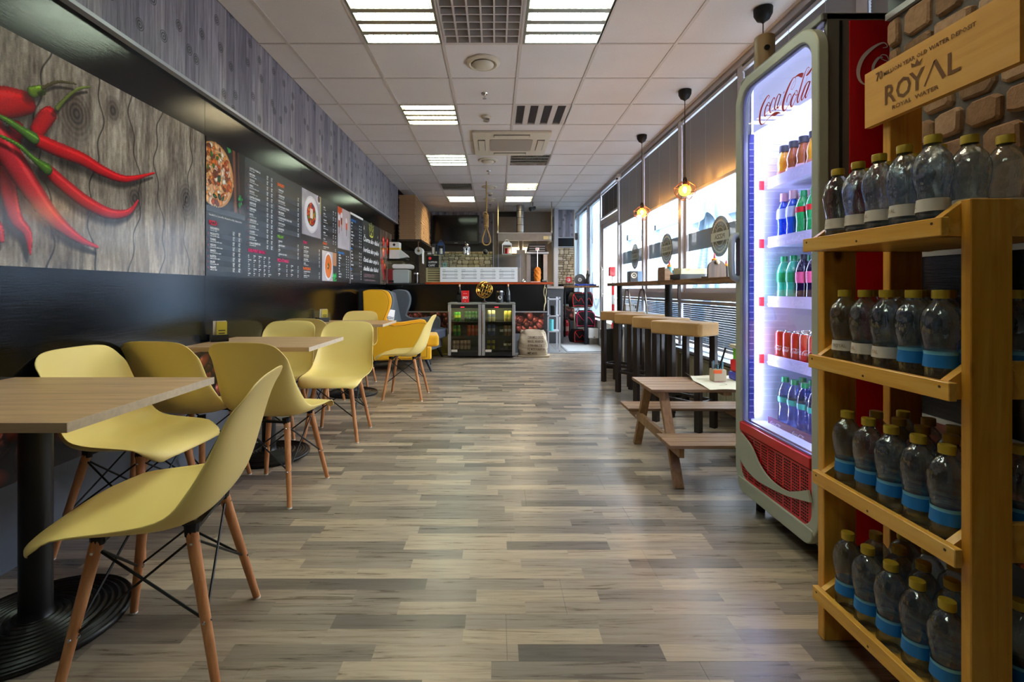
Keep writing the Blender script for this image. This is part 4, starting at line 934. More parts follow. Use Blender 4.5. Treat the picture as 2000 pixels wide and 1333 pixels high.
dup(T0, (-1.472, 3.09, 0), label='oak topped table in the middle, four shell chairs around it'); dup(T0, (-1.472, 4.92, 0), label='oak topped table furthest back, beside the yellow armchair')
def shell_mesh():
    P = [(.262, .402, .172, .024), (.258, .418, .205, .018), (.235, .436, .216, .012), (.17, .444, .226, .012), (.08, .434, .231, .028), (-.01, .422, .233, .045), (-.09, .418, .233, .06), (-.15, .432, .231, .075),
         (-.195, .472, .228, .08), (-.220, .530, .222, .07), (-.238, .60, .212, .052), (-.253, .67, .209, .036), (-.270, .735, .205, .027), (-.290, .785, .200, .020), (-.301, .814, .190, .014), (-.308, .828, .165, .010)]
    n = 15; vs = []
    for i, (y, z, hw, cu) in enumerate(P):
        a = P[max(i-1, 0)]; b = P[min(i+1, len(P)-1)]; d = Vector((b[0]-a[0], b[1]-a[1])).normalized(); nx, nz = -d.y, d.x      # profile runs backwards and up; inner side
        if nz < 0 and i < 6: nx, nz = -nx, -nz
        if i >= 6 and nx < 0: nx, nz = -nx, -nz
        if i < 6 and nz < 0: nx, nz = -nx, -nz
        for k in range(n):
            u = -1+2*k/(n-1); lift = cu*(abs(u)**2.6); q = abs(u)
            dz = -.02*q**4 if i < 3 else 0
            top = -.03*q**3 if i > 12 else 0
            vs.append((hw*math.sin(u*math.pi/2*.93)/math.sin(math.pi/2*.93), y + nx*lift - (0.05*q**2.6 if i < 3 else 0), z + nz*lift + dz + top))
    fs = [(i*n+k, i*n+k+1, (i+1)*n+k+1, (i+1)*n+k) for i in range(len(P)-1) for k in range(n-1)]
    return MB().add(vs, fs)
def make_chair():
    t = thing('shell_chair', 'x', 'chair', group='pale yellow shell chairs')
    s = shell_mesh().build('seat_shell', M['shell'], t, smooth=180)
    m = s.modifiers.new('Solidify', 'SOLIDIFY'); m.thickness = .006; m.offset = 0
    m = s.modifiers.new('Subdivision', 'SUBSURF'); m.levels = m.render_levels = 1
    F_ = {(sx, sy): Vector((sx*.19, sy*.19-.02, 0)) for sx in (-1, 1) for sy in (-1, 1)}; Tp = {k: Vector((k[0]*.125, k[1]*.115-.01, .40)) for k in F_}
    for k in F_:
        l = MB().cyl(F_[k]+Vector((0, 0, .004)), Tp[k], .0115, .0165, 14).build('leg', M['beech'], t, smooth=True)
        d = (Tp[k]-F_[k])
        for f_ in (.42, .93):
            c = F_[k]+d*f_
            for q in (Vector((0, -1, 0)), Vector((k[0], 0, 0))): MB().cyl(c+q*.012, c+q*.0165, .0055, .004, 8).build('bolt', M['chrome'], l)
        MB().cyl(F_[k], F_[k]+Vector((0, 0, .006)), .012, n=12).build('foot_cap', M['white'], l)
    w_ = MB(); J = {k: F_[k].lerp(Tp[k], .60) for k in F_}; H = {k: F_[k].lerp(Tp[k], .95) for k in F_}
    L = {k: F_[k].lerp(Tp[k], .42) for k in F_}
    for a, b in (((-1, -1), (1, -1)), ((1, -1), (1, 1)), ((1, 1), (-1, 1)), ((-1, 1), (-1, -1))):
        w_.cyl(L[a], H[b], .0038, n=6); w_.cyl(L[b], H[a], .0038, n=6)
    w_.build('wire_brace', M['blackm'], t, smooth=True)
    for k in F_: MB().cyl(Tp[k]+Vector((0, 0, -.012)), Tp[k]+Vector((-k[0]*.004, 0, .022)), .017, .021, 10).build('mount', M['blackm'], t)
    MB().box(-.13, .13, .085, .105, .395, .405).build('crossbar', M['blackm'], t); MB().box(-.13, .13, -.135, -.115, .395, .405).build('crossbar', M['blackm'], t)
    return t
C0 = make_chair(); first = True
for x, y, fx, fy, lab in (
    (-1.0, 1.43, -.97, -.20, 'shell chair nearest the camera, seen from behind at the end of the first table'),
    (-1.548, 2.07, 1.0, -.06, 'shell chair with its front to the aisle behind the first table'),
    (-1.64, 2.62, .12, .99, 'shell chair by the wall with its back to the camera, at the middle table'),
    (-1.17, 2.57, .14, .99, 'shell chair on the aisle with its back to the camera, at the middle table'),
    (-1.16, 3.50, .02, -1.0, 'shell chair on the aisle facing the camera across the middle table'),
    (-1.64, 3.56, .05, -1.0, 'shell chair by the wall facing the camera across the middle table'),
    (-1.66, 4.45, .05, 1.0, 'shell chair by the wall with its back to the camera, at the furthest table'),
    (-1.58, 5.34, .02, -1.0, 'shell chair facing the camera behind the furthest table'),
    (-.91, 4.77, -1.0, .03, 'shell chair standing side-on at the end of the furthest table')):
    rz = math.atan2(-fx, fy)
    if first: C0.location = (x, y, 0); C0.rotation_euler.z = rz; C0['label'] = lab; first = False
    else: dup(C0, (x, y, 0), rz, lab)
# menu card holders
def cardholder(x, y, rz, lab):
    t = thing('card_holder', lab, 'card holder', (x, y, .741), rz)
    MB().box(-.05, .05, -.03, .03, 0, .012).box(-.05, .05, -.03, -.024, 0, .045).box(-.05, .05, .024, .03, 0, .045).build('tray', M['black'], t)
    MB().cbox((0, .005, .07), (.075, .006, .13), Matrix.Rotation(R(10), 3, 'X')).build('cream_card', M['cream'], t)
    c = MB().cbox((.012, -.006, .07), (.06, .004, .12), Matrix.Rotation(R(6), 3, 'X')).build('yellow_card', mat('yellow_card', '#b8a532', .5), t)
    g_ = MB()
    for i in range(5): g_.cbox((.012, -.0095+.0002*i, .035+i*.018), (.04-.006*(i % 2), .001, .006), Matrix.Rotation(R(6), 3, 'X'))
    g_.build('card_print', M['txtb'], c)
cardholder(-1.80, 3.10, R(35), 'black holder with yellow cards on the middle table'); cardholder(-1.80, 4.98, R(35), 'small card holder on the furthest table')
# ======================= WING ARMCHAIRS =======================
def armchair(loc, rz, fab, fabc, lab, leg, hw=.36):
    t = thing('wing_armchair', lab, 'armchair', loc, rz)      # local +X is forward, width along Y
    bk = MB(); vs = []; n = 11; m = 13
    for s_ in (0, 1):
        for i in range(m):
            v = i/(m-1); z = .40+.66*v; x = -.28-.13*v - (.10 if s_ else 0)*(1-.35*v)
            for k in range(n):
                u = -1+2*k/(n-1); y = (hw-.045)*u*(1.0-.06*(v-.5)**2*4*0); zz = z - (.05*abs(u)**3 if i > m-4 else 0); xx = x + (.035*abs(u)**2.5 if not s_ else .01*abs(u)**2)
                if not s_: xx -= .015*math.cos(u*1.4)*math.sin(v*3)
                vs.append((xx, y, zz))
    A = lambda s_, i, k: s_*m*n+i*n+k
    fs = [(A(0, i, k), A(0, i, k+1), A(0, i+1, k+1), A(0, i+1, k)) for i in range(m-1) for k in range(n-1)] + [(A(1, i, k), A(1, i+1, k), A(1, i+1, k+1), A(1, i, k+1)) for i in range(m-1) for k in range(n-1)]
    fs += [(A(0, i, 0), A(0, i+1, 0), A(1, i+1, 0), A(1, i, 0)) for i in range(m-1)] + [(A(0, i, n-1), A(1, i, n-1), A(1, i+1, n-1), A(0, i+1, n-1)) for i in range(m-1)]
    fs += [(A(0, m-1, k), A(0, m-1, k+1), A(1, m-1, k+1), A(1, m-1, k)) for k in range(n-1)] + [(A(0, 0, k), A(1, 0, k), A(1, 0, k+1), A(0, 0, k+1)) for k in range(n-1)]
    bk.add(vs, fs).build('backrest', fab, t, smooth=180, bevel=.03, seg=3)
    # wing + arm outline (x forward, z up)
    W_ = smoothpts([(-.47, 1.055), (-.40, 1.078), (-.31, 1.078), (-.215, 1.06), (-.165, 1.00), (-.148, .92), (-.165, .82), (-.205, .72), (-.215, .66), (-.14, .622), (.0, .615), (.16, .640), (.27, .650), (.33, .628), (.352, .56), (.345, .45), (.335, .20)], 4)
    W_ = [(a, b) for a, b in W_] + [(-.33, .17), (-.40, .45), (-.46, .8)]
    for sy, nm in ((-1, 'near'), (1, 'far')):
        y0, y1 = sy*hw, sy*(hw-.085)
        if sy > 0: y0, y1 = y1, y0
        def fnw(u, v, q, sy=sy):
            fl = .035*max(0, (v-.62))*1.6 if u < -.05 else .0
            arm = .02*max(0, min(1, (v-.35)/.3)) if u > -.1 else 0
            return (u, q + sy*(arm - fl*0), v)
        MB().prism(W_, fnw, y0, y1).build('side_wing', fab, t, bevel=.032, seg=4)
        yy = sy*(hw+.018)*1.0
        MB().tube([fnw(a, b, sy*hw*.985) for a, b in W_[:-3]], .0045, 5).build('piping', fabc, t)
    MB().prism(rrect(-.40, .40, -hw+.03, hw-.03, .03, 3), lambda u, v, q: (u, v, q), .165, .33).build('seat_base', fab, t, bevel=.02, seg=3)
    c = MB().prism(rrect(-.36, .50, -hw+.085, hw-.085, .05, 4), lambda u, v, q: (u, v, q), .325, .475).build('seat_cushion', fabc if fabc is M['gfabd'] else fab, t, bevel=.035, seg=4)
    for sx, sy, dx in ((.33, -1, .07), (.33, 1, .07), (-.30, -1, -.10), (-.30, 1, -.10)):
        MB().cyl((sx+dx, sy*(hw-.06), 0), (sx, sy*(hw-.09), .17), .013, .026, 12).build('leg', leg, t, smooth=True)
    return t
armchair((-1.27, 6.45, 0), R(9), M['yfab'], mat('dark_mustard_piping', '#8f6c06', .8), 'mustard yellow wing armchair with its side to the camera', M['navy'])
armchair((-1.30, 7.38, 0), R(-12), M['gfab'], M['gfabd'], 'grey wing armchair with blue-grey cushion behind the yellow one', M['blackm'], .38)
rs = thing('reserved_sign', 'white tilted card reading REZERVE standing on the grey armchair', 'sign', (-1.53, 6.93, .478), R(52))
MB().cbox((0, 0, .19), (.15, .004, .24), Matrix.Rotation(R(9), 3, 'Y')).build('card', M['txtw'], rs)
MB().cbox((0, .02, .008), (.15, .09, .012)).cbox((0, .0, .04), (.1, .01, .07)).build('stand', M['black'], rs)
b = MB(); ca, sa = math.cos(R(9)), math.sin(R(9)); fn = lambda u, v, q: (u*ca+v*sa, -.0025-q, .19-u*sa+v*ca); text(b, 'REZERVE', fn, -.062, -.02, .05, width=.125); b.build('lettering', mat('dark_blue_ink', '#2c3850', .6), rs)
# ======================= BAR STOOLS =======================
def make_stool():
    t = thing('bar_stool', 'x', 'stool', group='tan suede bar stools at the window bar')   # local X long side
    MB().prism(rrect(-.225, .225, -.14, .14, .03, 3), lambda u, v, q: (u, v, q), .722, .826).build('seat', M['suede'], t, bevel=.032, seg=5)
    for sx in (-1, 1):
        for sy in (-1, 1): MB().box(sx*.187-.023, sx*.187+.023, sy*.105-.023, sy*.105+.023, 0, .735).build('leg', M['darkwood'], t, bevel=.002, seg=1)
    for sx in (-1, 1): MB().box(sx*.187-.01, sx*.187+.01, -.09, .09, .20, .225).build('footrest', M['darkwood'], t)
    MB().box(-.17, .17, .095, .115, .20, .225).build('footrest', M['darkwood'], t); MB().box(-.17, .17, -.115, -.095, .20, .225).build('footrest', M['darkwood'], t)
    return t
S0 = make_stool(); rzs = math.atan2(.81, -.58)
nearleg = [(1.54, 3.58), (1.545, 4.13), (1.52, 4.69), (1.50, 5.26)]
for i, ((x, y), lab) in enumerate(zip(nearleg, ('tan bar stool nearest the camera, behind the picnic table', 'second bar stool from the picnic table', 'third bar stool from the picnic table', 'bar stool furthest from the camera, by the bin'))):
    cx = x + .187*(-.58) + .105*.81; cy = y + .187*.81 + .105*.58
    if i == 0: S0.location = (cx, cy, 0); S0.rotation_euler.z = rzs; S0['label'] = lab
    else: dup(S0, (cx, cy, 0), rzs, lab)
# ======================= WINDOW BAR =======================
wb = thing('bar_counter', 'long rough wooden bar slab along the windows on black columns', 'bar counter', (0, 0, 0))
r = random.Random(4); P = []
ys = np.linspace(2.7, 6.92, 40)
P = [(1.64+r.uniform(-.006, .006), y) for y in ys] + [(1.99, 6.92), (1.99, 2.7)]
MB().prism(P, lambda u, v, q: (u, v, q), 1.13, 1.172).build('slab', M['slab'], wb, bevel=.003, seg=1)
for y in (4.9, 6.82):
    MB().cyl((1.80, y, .02), (1.80, y, 1.13), .038, n=20).build('column', M['blackm'], wb, smooth=True); MB().cyl((1.80, y, 0), (1.80, y, .02), .15, n=32).build('base_plate', M['blackm'], wb)
MB().box(1.93, 1.955, 4.98, 5.0, .97, 1.13).build('bracket', mat('dark_brown_bracket', '#3a2c22', .6), wb)
# things on the bar, z = 1.172
ZB = 1.172
sp = thing('loudspeaker', 'small black and blue-grey loudspeaker standing on the window bar', 'speaker', (1.80, 6.15, ZB))
MB().box(-.055, .10, -.06, .09, 0, .145).build('cabinet', mat('blue_grey_side', '#5c7895', .4), sp, bevel=.003); MB().box(-.055, .04, -.066, -.06, 0, .145).build('front_face', M['black'], sp)
MB().lathe([(.0001, 0), (.02, -.002), (.034, .004), (.038, .0)], n=20).build('driver', mat('speaker_cone', '#b7ad99', .4, .4), sp, smooth=True)
for c in sp.children:
    if c.name.startswith('driver'): c.rotation_euler = (R(90), 0, 0); c.location = (-.01, -.067, .09)
def squeeze(x, y, z, body, lab, cap2='#d0202a', h=.15, lab2=None):
    t = thing('sauce_bottle', lab, 'bottle', (x, y, z))
    MB().lathe([(.0001, 0), (.026, .0), (.028, .01), (.028, h*.62), (.02, h*.74), (.0001, h*.74)], n=16).build('body', body, t, smooth=True)
    MB().lathe([(.022, h*.72), (.022, h*.82), (.012, h*.86), (.0001, h*.86)], n=14).build('collar', mat('orange_cap', '#ee8a12', .4), t, smooth=True)
    MB().cyl((0, 0, h*.85), (0, 0, h*1.08), .010, .003, 10).build('nozzle', mat('nozzle_red', cap2, .4), t)
cd1 = thing('wooden_caddy', 'brown wooden caddy with slanted sides holding sauce bottles', 'caddy', (1.76, 4.72, ZB))
MB().prism([(-.10, 0), (.10, 0), (.10, .07), (-.02, .06), (-.07, .12), (-.10, .11)], lambda u, v, q: (u, q, v), -.10, -.09).build('side_panel', M['picnic'], cd1)
MB().prism([(-.10, 0), (.10, 0), (.10, .07), (-.02, .06), (-.07, .12), (-.10, .11)], lambda u, v, q: (u, q, v), .09, .10).build('side_panel', M['picnic'], cd1)
MB().box(-.10, -.09, -.09, .09, 0, .13).build('end_panel', M['picnic'], cd1); MB().box(.09, .10, -.09, .09, 0, .07).build('end_panel', M['picnic'], cd1); MB().box(-.09, .09, -.09, .09, 0, .01).build('bottom', M['picnic'], cd1)
squeeze(1.735, 4.70, ZB+.01, mat('teal_sauce', '#2e8d92', .3), 'teal bottle with orange and red nozzle in the wooden caddy', h=.17)
squeeze(1.795, 4.73, ZB+.01, mat('blue_sauce', '#3a6fb0', .3), 'short blue bottle behind the teal one in the caddy', h=.11)
kt = thing('sauce_bottle', 'small red round sauce bottle leaning in the wooden caddy', 'bottle', (1.835, 4.76, ZB+.01)); MB().sphere((0, 0, .055), .035, 14, 10, 1.3).build('body', mat('ketchup_red', '#c40d22', .3), kt, smooth=True); MB().cyl((0, 0, .09), (0, 0, .115), .012, .01, 10).build('cap', M['black'], kt)
tr = thing('napkin_tray', 'black tray on the window bar under the cream napkin pile', 'tray', (1.77, 4.28, ZB))
MB().box(-.14, .14, -.12, .12, 0, .008).ring([(-.14, -.12), (.14, -.12), (.14, .12), (-.14, .12)], [(-.13, -.11), (.13, -.11), (.13, .11), (-.13, .11)], lambda u, v, q: (u, v, q), .008, .045).build('tray', M['black'], tr)
np_ = MB(); vs = []
for i in range(13):
    u = -.12+.02*i; z = .045+.03*abs(math.cos(i*.55))+.02
    vs += [(u, -.09, z), (u, .09, z+.008), (u, .09, .012), (u, -.09, .012)]
np_.add(vs, [(4*i+a, 4*i+4+a, 4*i+4+(a+1) % 4, 4*i+(a+1) % 4) for i in range(12) for a in range(4)] + [(0, 1, 2, 3), (51, 50, 49, 48)])
tag(np_.build('napkin_pile', mat('cream_paper', '#dfd6b4', .8), smooth=50, loc=(1.77, 4.28, ZB+.002)), 'wavy pile of cream napkins on the black tray', 'napkins')
gj = thing('glass_jar', 'clear glass jug with a wire handle behind the napkins', 'jar', (1.86, 4.05, ZB))
MB().lathe([(.05, 0), (.055, .01), (.06, .12), (.055, .13)], n=20).build('body', M['glass'], gj, smooth=True); MB().tube([(.05+.04*math.sin(i*.5), -.02, .02+.01*i) for i in range(10)], .003, 6).build('handle', M['blackm'], gj)
ar = thing('wooden_stand', 'round-topped dark wooden stand with a pale knob on the bar', 'stand', (1.73, 3.70, ZB))
P = [(-.07, 0), (.07, 0)] + [(.07*math.cos(R(a)), .07+.07*math.sin(R(a))) for a in range(0, 181, 15)]
MB().prism(P, lambda u, v, q: (u, q, v), -.02, .0).build('board', woodmat('dark_stand_wood', [(.3, '#3b2c22'), (.7, '#5e4835')], 2, 3), ar); MB().box(-.07, .07, 0, .10, 0, .012).build('foot', MATS['dark_stand_wood'], ar)
MB().sphere((0, -.028, .12), .016, 10, 8).build('knob', M['cream'], ar, smooth=True)
squeeze(1.765, 3.80, ZB, mat('red_sauce', '#8a2018', .3), 'tall bottle with orange collar and red tip behind the wooden stand', h=.185)
squeeze(1.83, 3.74, ZB, mat('black_sauce', '#1b1518', .3), 'dark bottle with pink label right of the wooden stand', cap2='#222222', h=.13)
# ======================= BEHIND THE STOOLS =======================
def radiator(y0, y1, lab):
    t = thing('radiator', lab, 'radiator', (1.94, 0, .08)); 
    MB().box(.02, .05, y0, y1, .0, .36).build('back_plate', M['rad'], t); MB().box(-.03, .05, y0, y1, .345, .36).build('top_grille', M['rad'], t)
    n = int((y1-y0)/.045)
    for i in range(n): MB().box(-.025, .02, y0+.045*i+.006, y0+.045*i+.039, .01, .34).build('fin', M['rad'], t, bevel=.006, seg=1)
radiator(3.7, 4.9, 'cream panel radiator under the sill behind the nearest bar stool')
wp = thing('wall_panel', 'pale wooden panel boxing in below the window sill', 'panel', (0, 0, 0))
MB().box(1.93, 1.98, 2.7, 3.65, .03, .46).build('panel', M['woodpan'], wp); MB().box(1.88, 1.99, 2.65, 5.0, .462, .486).build('ledge', M['sill'], wp); MB().box(1.91, 1.98, 4.95, 5.0, .03, .46).build('panel', M['woodpan'], wp)
def loop_(x, y, lab, w_=.1):
    P = [(x, y-w_, .55), (x, y-w_*.35, 1.02), (x, y, 1.075), (x, y+w_*.35, 1.02), (x, y+w_, .55)]
    Q = [(a*1.0, b, c) for a, b, c in [tuple(p) for p in smoothpts(P, 5)]]
    t = thing('metal_loop', lab, 'metal frame', (0, 0, 0)); MB().tube(Q, .011, 8).build('bent_tube', mat('tarnished_steel', '#8b8478', .35, .8), t, smooth=True)
    MB().beam((x, y-w_, .56), (x, y+w_, .56), .012, .012).build('crossbar', M['steel'], t); MB().beam((x, y-w_, .0), (x, y-w_, .56), .014, .014).beam((x, y+w_, .0), (x, y+w_, .56), .014, .014).build('legs', M['steel'], t)
loop_(1.79, 5.75, 'bent steel tube loop standing nearer the black column', .30); loop_(1.79, 6.40, 'bent steel tube loop standing nearer the door', .26)
bn = thing('waste_bin', 'round black waste bin with a bag folded over its rim', 'bin', (1.62, 6.58, 0))
MB().lathe([(.0001, 0), (.125, 0), (.145, .5), (.135, .5), (.115, .02), (.0001, .02)], n=28).build('body', M['black'], bn, smooth=True)
MB().lathe([(.142, .42), (.150, .40), (.158, .46), (.152, .53), (.135, .52), (.13, .42)], n=28).build('bag', mat('bin_bag', '#131316', .3, bump=1, gscale=40), bn, smooth=True)
cs = thing('plastic_crate', 'grey plastic crate with ribbed side standing under the window blinds', 'crate', (1.915, 6.1, 0))
MB().box(-.08, .07, -.60, .62, 0, .74).build('body', mat('grey_blue_plastic', '#7d8798', .5), cs, bevel=.01); MB().box(-.10, .08, -.62, .64, .74, .79).build('lid', mat('grey_blue_lid', '#8d97a8', .5), cs, bevel=.008)
for y in (-.3, .0, .25): MB().box(-.09, -.08, y-.06, y+.06, .2, .7).build('rib', M['cream'], cs)
fa = thing('white_box', 'small white box with black clips on top of the crate', 'box', (1.88, 6.63, .79))
MB().box(-.07, .09, -.09, .05, 0, .09).build('body', M['white'], fa, bevel=.006); MB().tube([(-.02, -.095, .06), (-.02, -.105, .08), (.04, -.105, .08), (.04, -.095, .06)], .005, 6).build('handle', M['black'], fa); MB().box(.06, .075, -.094, -.09, .03, .07).build('clip', M['black'], fa)
bp = thing('barrier_post', 'red and white striped post with a red box on top by the door', 'post', (1.78, 7.12, 0))
for i in range(9): MB().box(-.018, .018, -.018, .018, .02+i*.14, .16+i*.14).build('stripe', M['redtrim'] if i % 2 else M['white'], bp)
MB().box(-.1, .1, -.1, .1, 0, .02).build('foot', M['blackm'], bp); MB().box(-.065, .03, -.05, .02, 1.28, 1.42).build('red_box', M['red'], bp, bevel=.01); MB().tube([(-.02, -.03, 1.42), (.01, -.03, 1.45), (.02, -.03, 1.42)], .004, 6).build('ring', M['chrome'], bp)
cm = thing('security_camera', 'small white dome camera on top of the window post', 'camera', (1.985, 7.6, 2.86))
MB().box(-.02, .04, -.03, .03, .03, .07).build('bracket', M['white'], cm); MB().sphere((-.01, -.01, .0), .045, 16, 10).build('dome', M['white'], cm, smooth=True); MB().cyl((-.03, -.045, -.01), (-.035, -.055, -.012), .016, n=12).build('lens', M['black'], cm)
# ======================= PICNIC TABLE =======================
pt = thing('picnic_table', 'small brown children\'s picnic table with attached benches', 'picnic table', (.91, 2.945, 0))
def planks(n, y0, y1, z, x1=.90, th=.018):
    wd = (y1-y0)/n
    for i in range(n): MB().box(0, x1, y0+i*wd+.0015, y0+(i+1)*wd-.0015, z-th, z).build('plank', M['picnic'], pt, bevel=.002, seg=1)
planks(5, -.20, .20, .50); planks(3, -.49, -.275, .27); planks(3, .275, .49, .27)
for x in (.09, .78):
    for s_ in (-1, 1):
        MB().beam((x, s_*.375, 0), (x, s_*.13, .482), .05, .028, (0, 1, 0)).build('leg', M['picnicz'], pt)
    MB().box(x-.03, x-.005, -.46, .46, .195, .25).build('crossbeam', M['picnicz'], pt); MB().box(x-.03, x-.005, -.18, .18, .44, .482).build('crossbeam', M['picnicz'], pt)
for x in (.45,): MB().box(x-.025, x+.025, -.18, .18, .46, .482).build('batten', M['picnicz'], pt)
for s_ in (-1, 1): MB().cyl((.06, s_*.285, .22), (.055, s_*.285, .22), .008, n=8).build('bolt', M['chrome'], pt)
pa = MB(); nx, ny = 16, 8; vs = [( i/nx, j/ny) for j in range(ny+1) for i in range(nx+1)]
V = [(1.24+.5*u+.03*v, 2.725+.44*v, .503 + .004*math.sin(u*9+v*5)**2 + (.02*max(0, .06-u)/.06 if v > .7 else 0) - (0 if v > .06 else .0)) for u, v in vs]
po_ = pa.add(V, [(j*(nx+1)+i, j*(nx+1)+i+1, (j+1)*(nx+1)+i+1, (j+1)*(nx+1)+i) for j in range(ny) for i in range(nx)]).build('drawing_sheet', mat('drawing_paper', '#e4e2cf', .8), smooth=True, recalc=False)
tag(po_, 'large white sheet with childish drawings spread on the picnic table', 'paper')
d_ = MB(); fnp = lambda u, v, q: (1.24+u, 2.725+v, .5085+q)
for P in ([(.10, .1, .002), (.16, .13, .002), (.14, .2, .002), (.2, .22, .002)], [(.2, .06, .002), (.3, .08, .002), (.42, .05, .002)], [(.05, .3, .002), (.15, .32, .003), (.25, .28, .002)]): ribbon(d_, P, fnp, .0005)
d_.build('pencil_lines', M['txtb'], po_)
d_ = MB(); ribbon(d_, [(.28, .14, .01), (.34, .16, .014), (.38, .15, .01)], fnp, .0005); ribbon(d_, [(.12, .2, .006), (.16, .21, .008), (.18, .2, .004)], fnp, .0006); d_.build('pink_patch', mat('pink_crayon', '#d98a9c', .8), po_)
cu = thing('pencil_cup', 'paper cup printed in orange crammed with blue markers', 'cup', (1.40, 2.97, .508))
MB().box(-.04, .04, -.032, .032, 0, .075).build('cup', mat('grey_card_cup', '#b5a590', .7), cu, bevel=.004)
MB().box(-.041, .01, -.0325, -.031, .05, .072).build('orange_print', mat('orange_print', '#e45a1e', .6), cu)
for i, (x, y, h) in enumerate(((-.03, 0, .12), (-.02, .01, .125), (-.005, -.01, .10), (.01, .012, .105), (.02, -.01, .12), (.03, .01, .11), (.0, .02, .1))): tag(MB().cyl((x, y, .01), (x*1.15, y, h), .006, n=8).build('marker', mat('slate_blue_marker', '#4d7f97', .4) if i % 3 else mat('grey_marker', '#70757c', .4), loc=(1.40, 2.97, .508)), ('leftmost', 'second', 'third', 'fourth', 'fifth', 'sixth', 'rear')[i]+' felt marker standing in the paper pencil cup', 'marker', 'markers in the pencil cup')
tag(MB().cyl((-.01, 0, .02), (.045, -.01, .21), .0045, .007, 8).build('pen', M['black'], loc=(1.40, 2.97, .508)), 'black pen leaning out of the pencil cup', 'pen')
ty = thing('toy_truck', 'colourful plastic toy with red cab and blue base', 'toy', (1.565, 3.0, .508))
MB().box(-.06, .10, -.05, .05, 0, .05).build('base', mat('toy_blue', '#3a3fb8', .35), ty, bevel=.008); MB().box(-.055, .10, -.045, .045, .05, .13).build('red_grate', mat('toy_red', '#e0202a', .35), ty, bevel=.015)
for i in range(3): MB().box(-.058, .1, -.05, -.045, .055+i*.022, .063+i*.022).build('slot', mat('toy_purple', '#6a3fa8', .4), ty)
for x in (-.035, .05): MB().box(x-.01, x+.012, -.02, .02, .13, .20).build('green_post', mat('toy_green', '#6ec82c', .35), ty)
MB().box(-.06, .10, -.04, .04, .20, .225).build('cream_roof', M['cream'], ty, bevel=.006)
# ======================= DRINKS FRIDGE =======================
FX, FY0, FY1 = 1.22, 1.785, 2.40
fr = thing('drinks_fridge', 'tall lit drinks fridge with red script lettering and grey rounded door', 'fridge', (0, 0, 0))
BX0, BX1 = 1.262, 1.93
MB().box(BX0, BX1, FY0+.012, FY0+.03, .08, 2.13).box(BX0, BX1, FY1-.03, FY1-.004, .08, 2.13).box(BX1-.03, BX1, FY0+.02, FY1-.02, .08, 2.13).build('side_wall', M['fgreyd'], fr)
MB().box(BX0-.02, BX1, FY0+.012, FY1-.004, 2.10, 2.135).build('top', M['fgreyd'], fr, bevel=.008)
MB().box(BX0, BX1, FY0+.012, FY1-.004, .08, .40).build('base_housing', M['fgreyd'], fr)
MB().box(BX0+.045, BX0+.055, FY0+.008, FY0+.012, .1, 2.1).build('black_seam', M['black'], fr)
MB().box(1.345, BX1-.0, FY0+.007, FY0+.0125, .11, 2.10).build('red_side_panel', M['redd'], fr)
MB().box(BX0+.02, BX1-.03, FY1-.034, FY1-.03, .40, 2.1).box(BX0+.02, BX1-.03, FY0+.03, FY0+.034, .40, 2.1).box(BX1-.04, BX1-.034, FY0+.03, FY1-.03, .4, 2.1).box(BX0+.02, BX1-.03, FY0+.03, FY1-.03, 2.09, 2.10).box(BX0+.02, BX1-.03, FY0+.03, FY1-.03, .40, .425).build('white_lining', M['fwhite'], fr)
for i in range(4): MB().cyl((1.3+.5*(i//2), FY0+.08+.45*(i % 2), 0), (1.3+.5*(i//2), FY0+.08+.45*(i % 2), .085), .02, n=12).build('foot', M['black'], fr)
fnr = lambda u, v, q: (FX+q, u, v)
OUT = rrect(FY0, FY1, .09, 2.11, (.10, .13, .13, .10), 8); OUT = rrect(FY0, FY1, .09, 2.11, .115, 8)
INN = rrect(FY0+.042, FY1-.05, .150, 2.062, (.07, .085, .085, .07), 8)
MB().ring(OUT, INN, fnr, 0, .042).build('door_frame', M['fgrey'], fr, bevel=.007, seg=3)
MB().ring(rrect(FY0+.036, FY1-.044, .43, 2.068, (.004, .09, .09, .004), 8), rrect(FY0+.052, FY1-.060, .437, 2.052, (.004, .08, .08, .004), 8), fnr, .012, .02).build('door_gasket', mat('lilac_gasket', '#8b8fc4', .4), fr)
MB().prism(rrect(FY0+.05, FY1-.058, .43, 2.054, (.004, .08, .08, .004), 8), fnr, .022, .027).build('door_pane', M['fglass'], fr)
MB().box(BX0-.0, BX0+.026, FY1-.052, FY1-.034, .44, 1.85).build('violet_strip', mat('violet_strip', '#3d42a0', .3), fr)
lgq = MB()
for i in range(44): lgq.box(BX0+.001, BX0+.022, FY1-.0535, FY1-.052, .47+i*.031, .4735+i*.031)
stuff(lgq.build('strip_ticks', mat('pale_tick', '#c9cdf5', .3), fr))
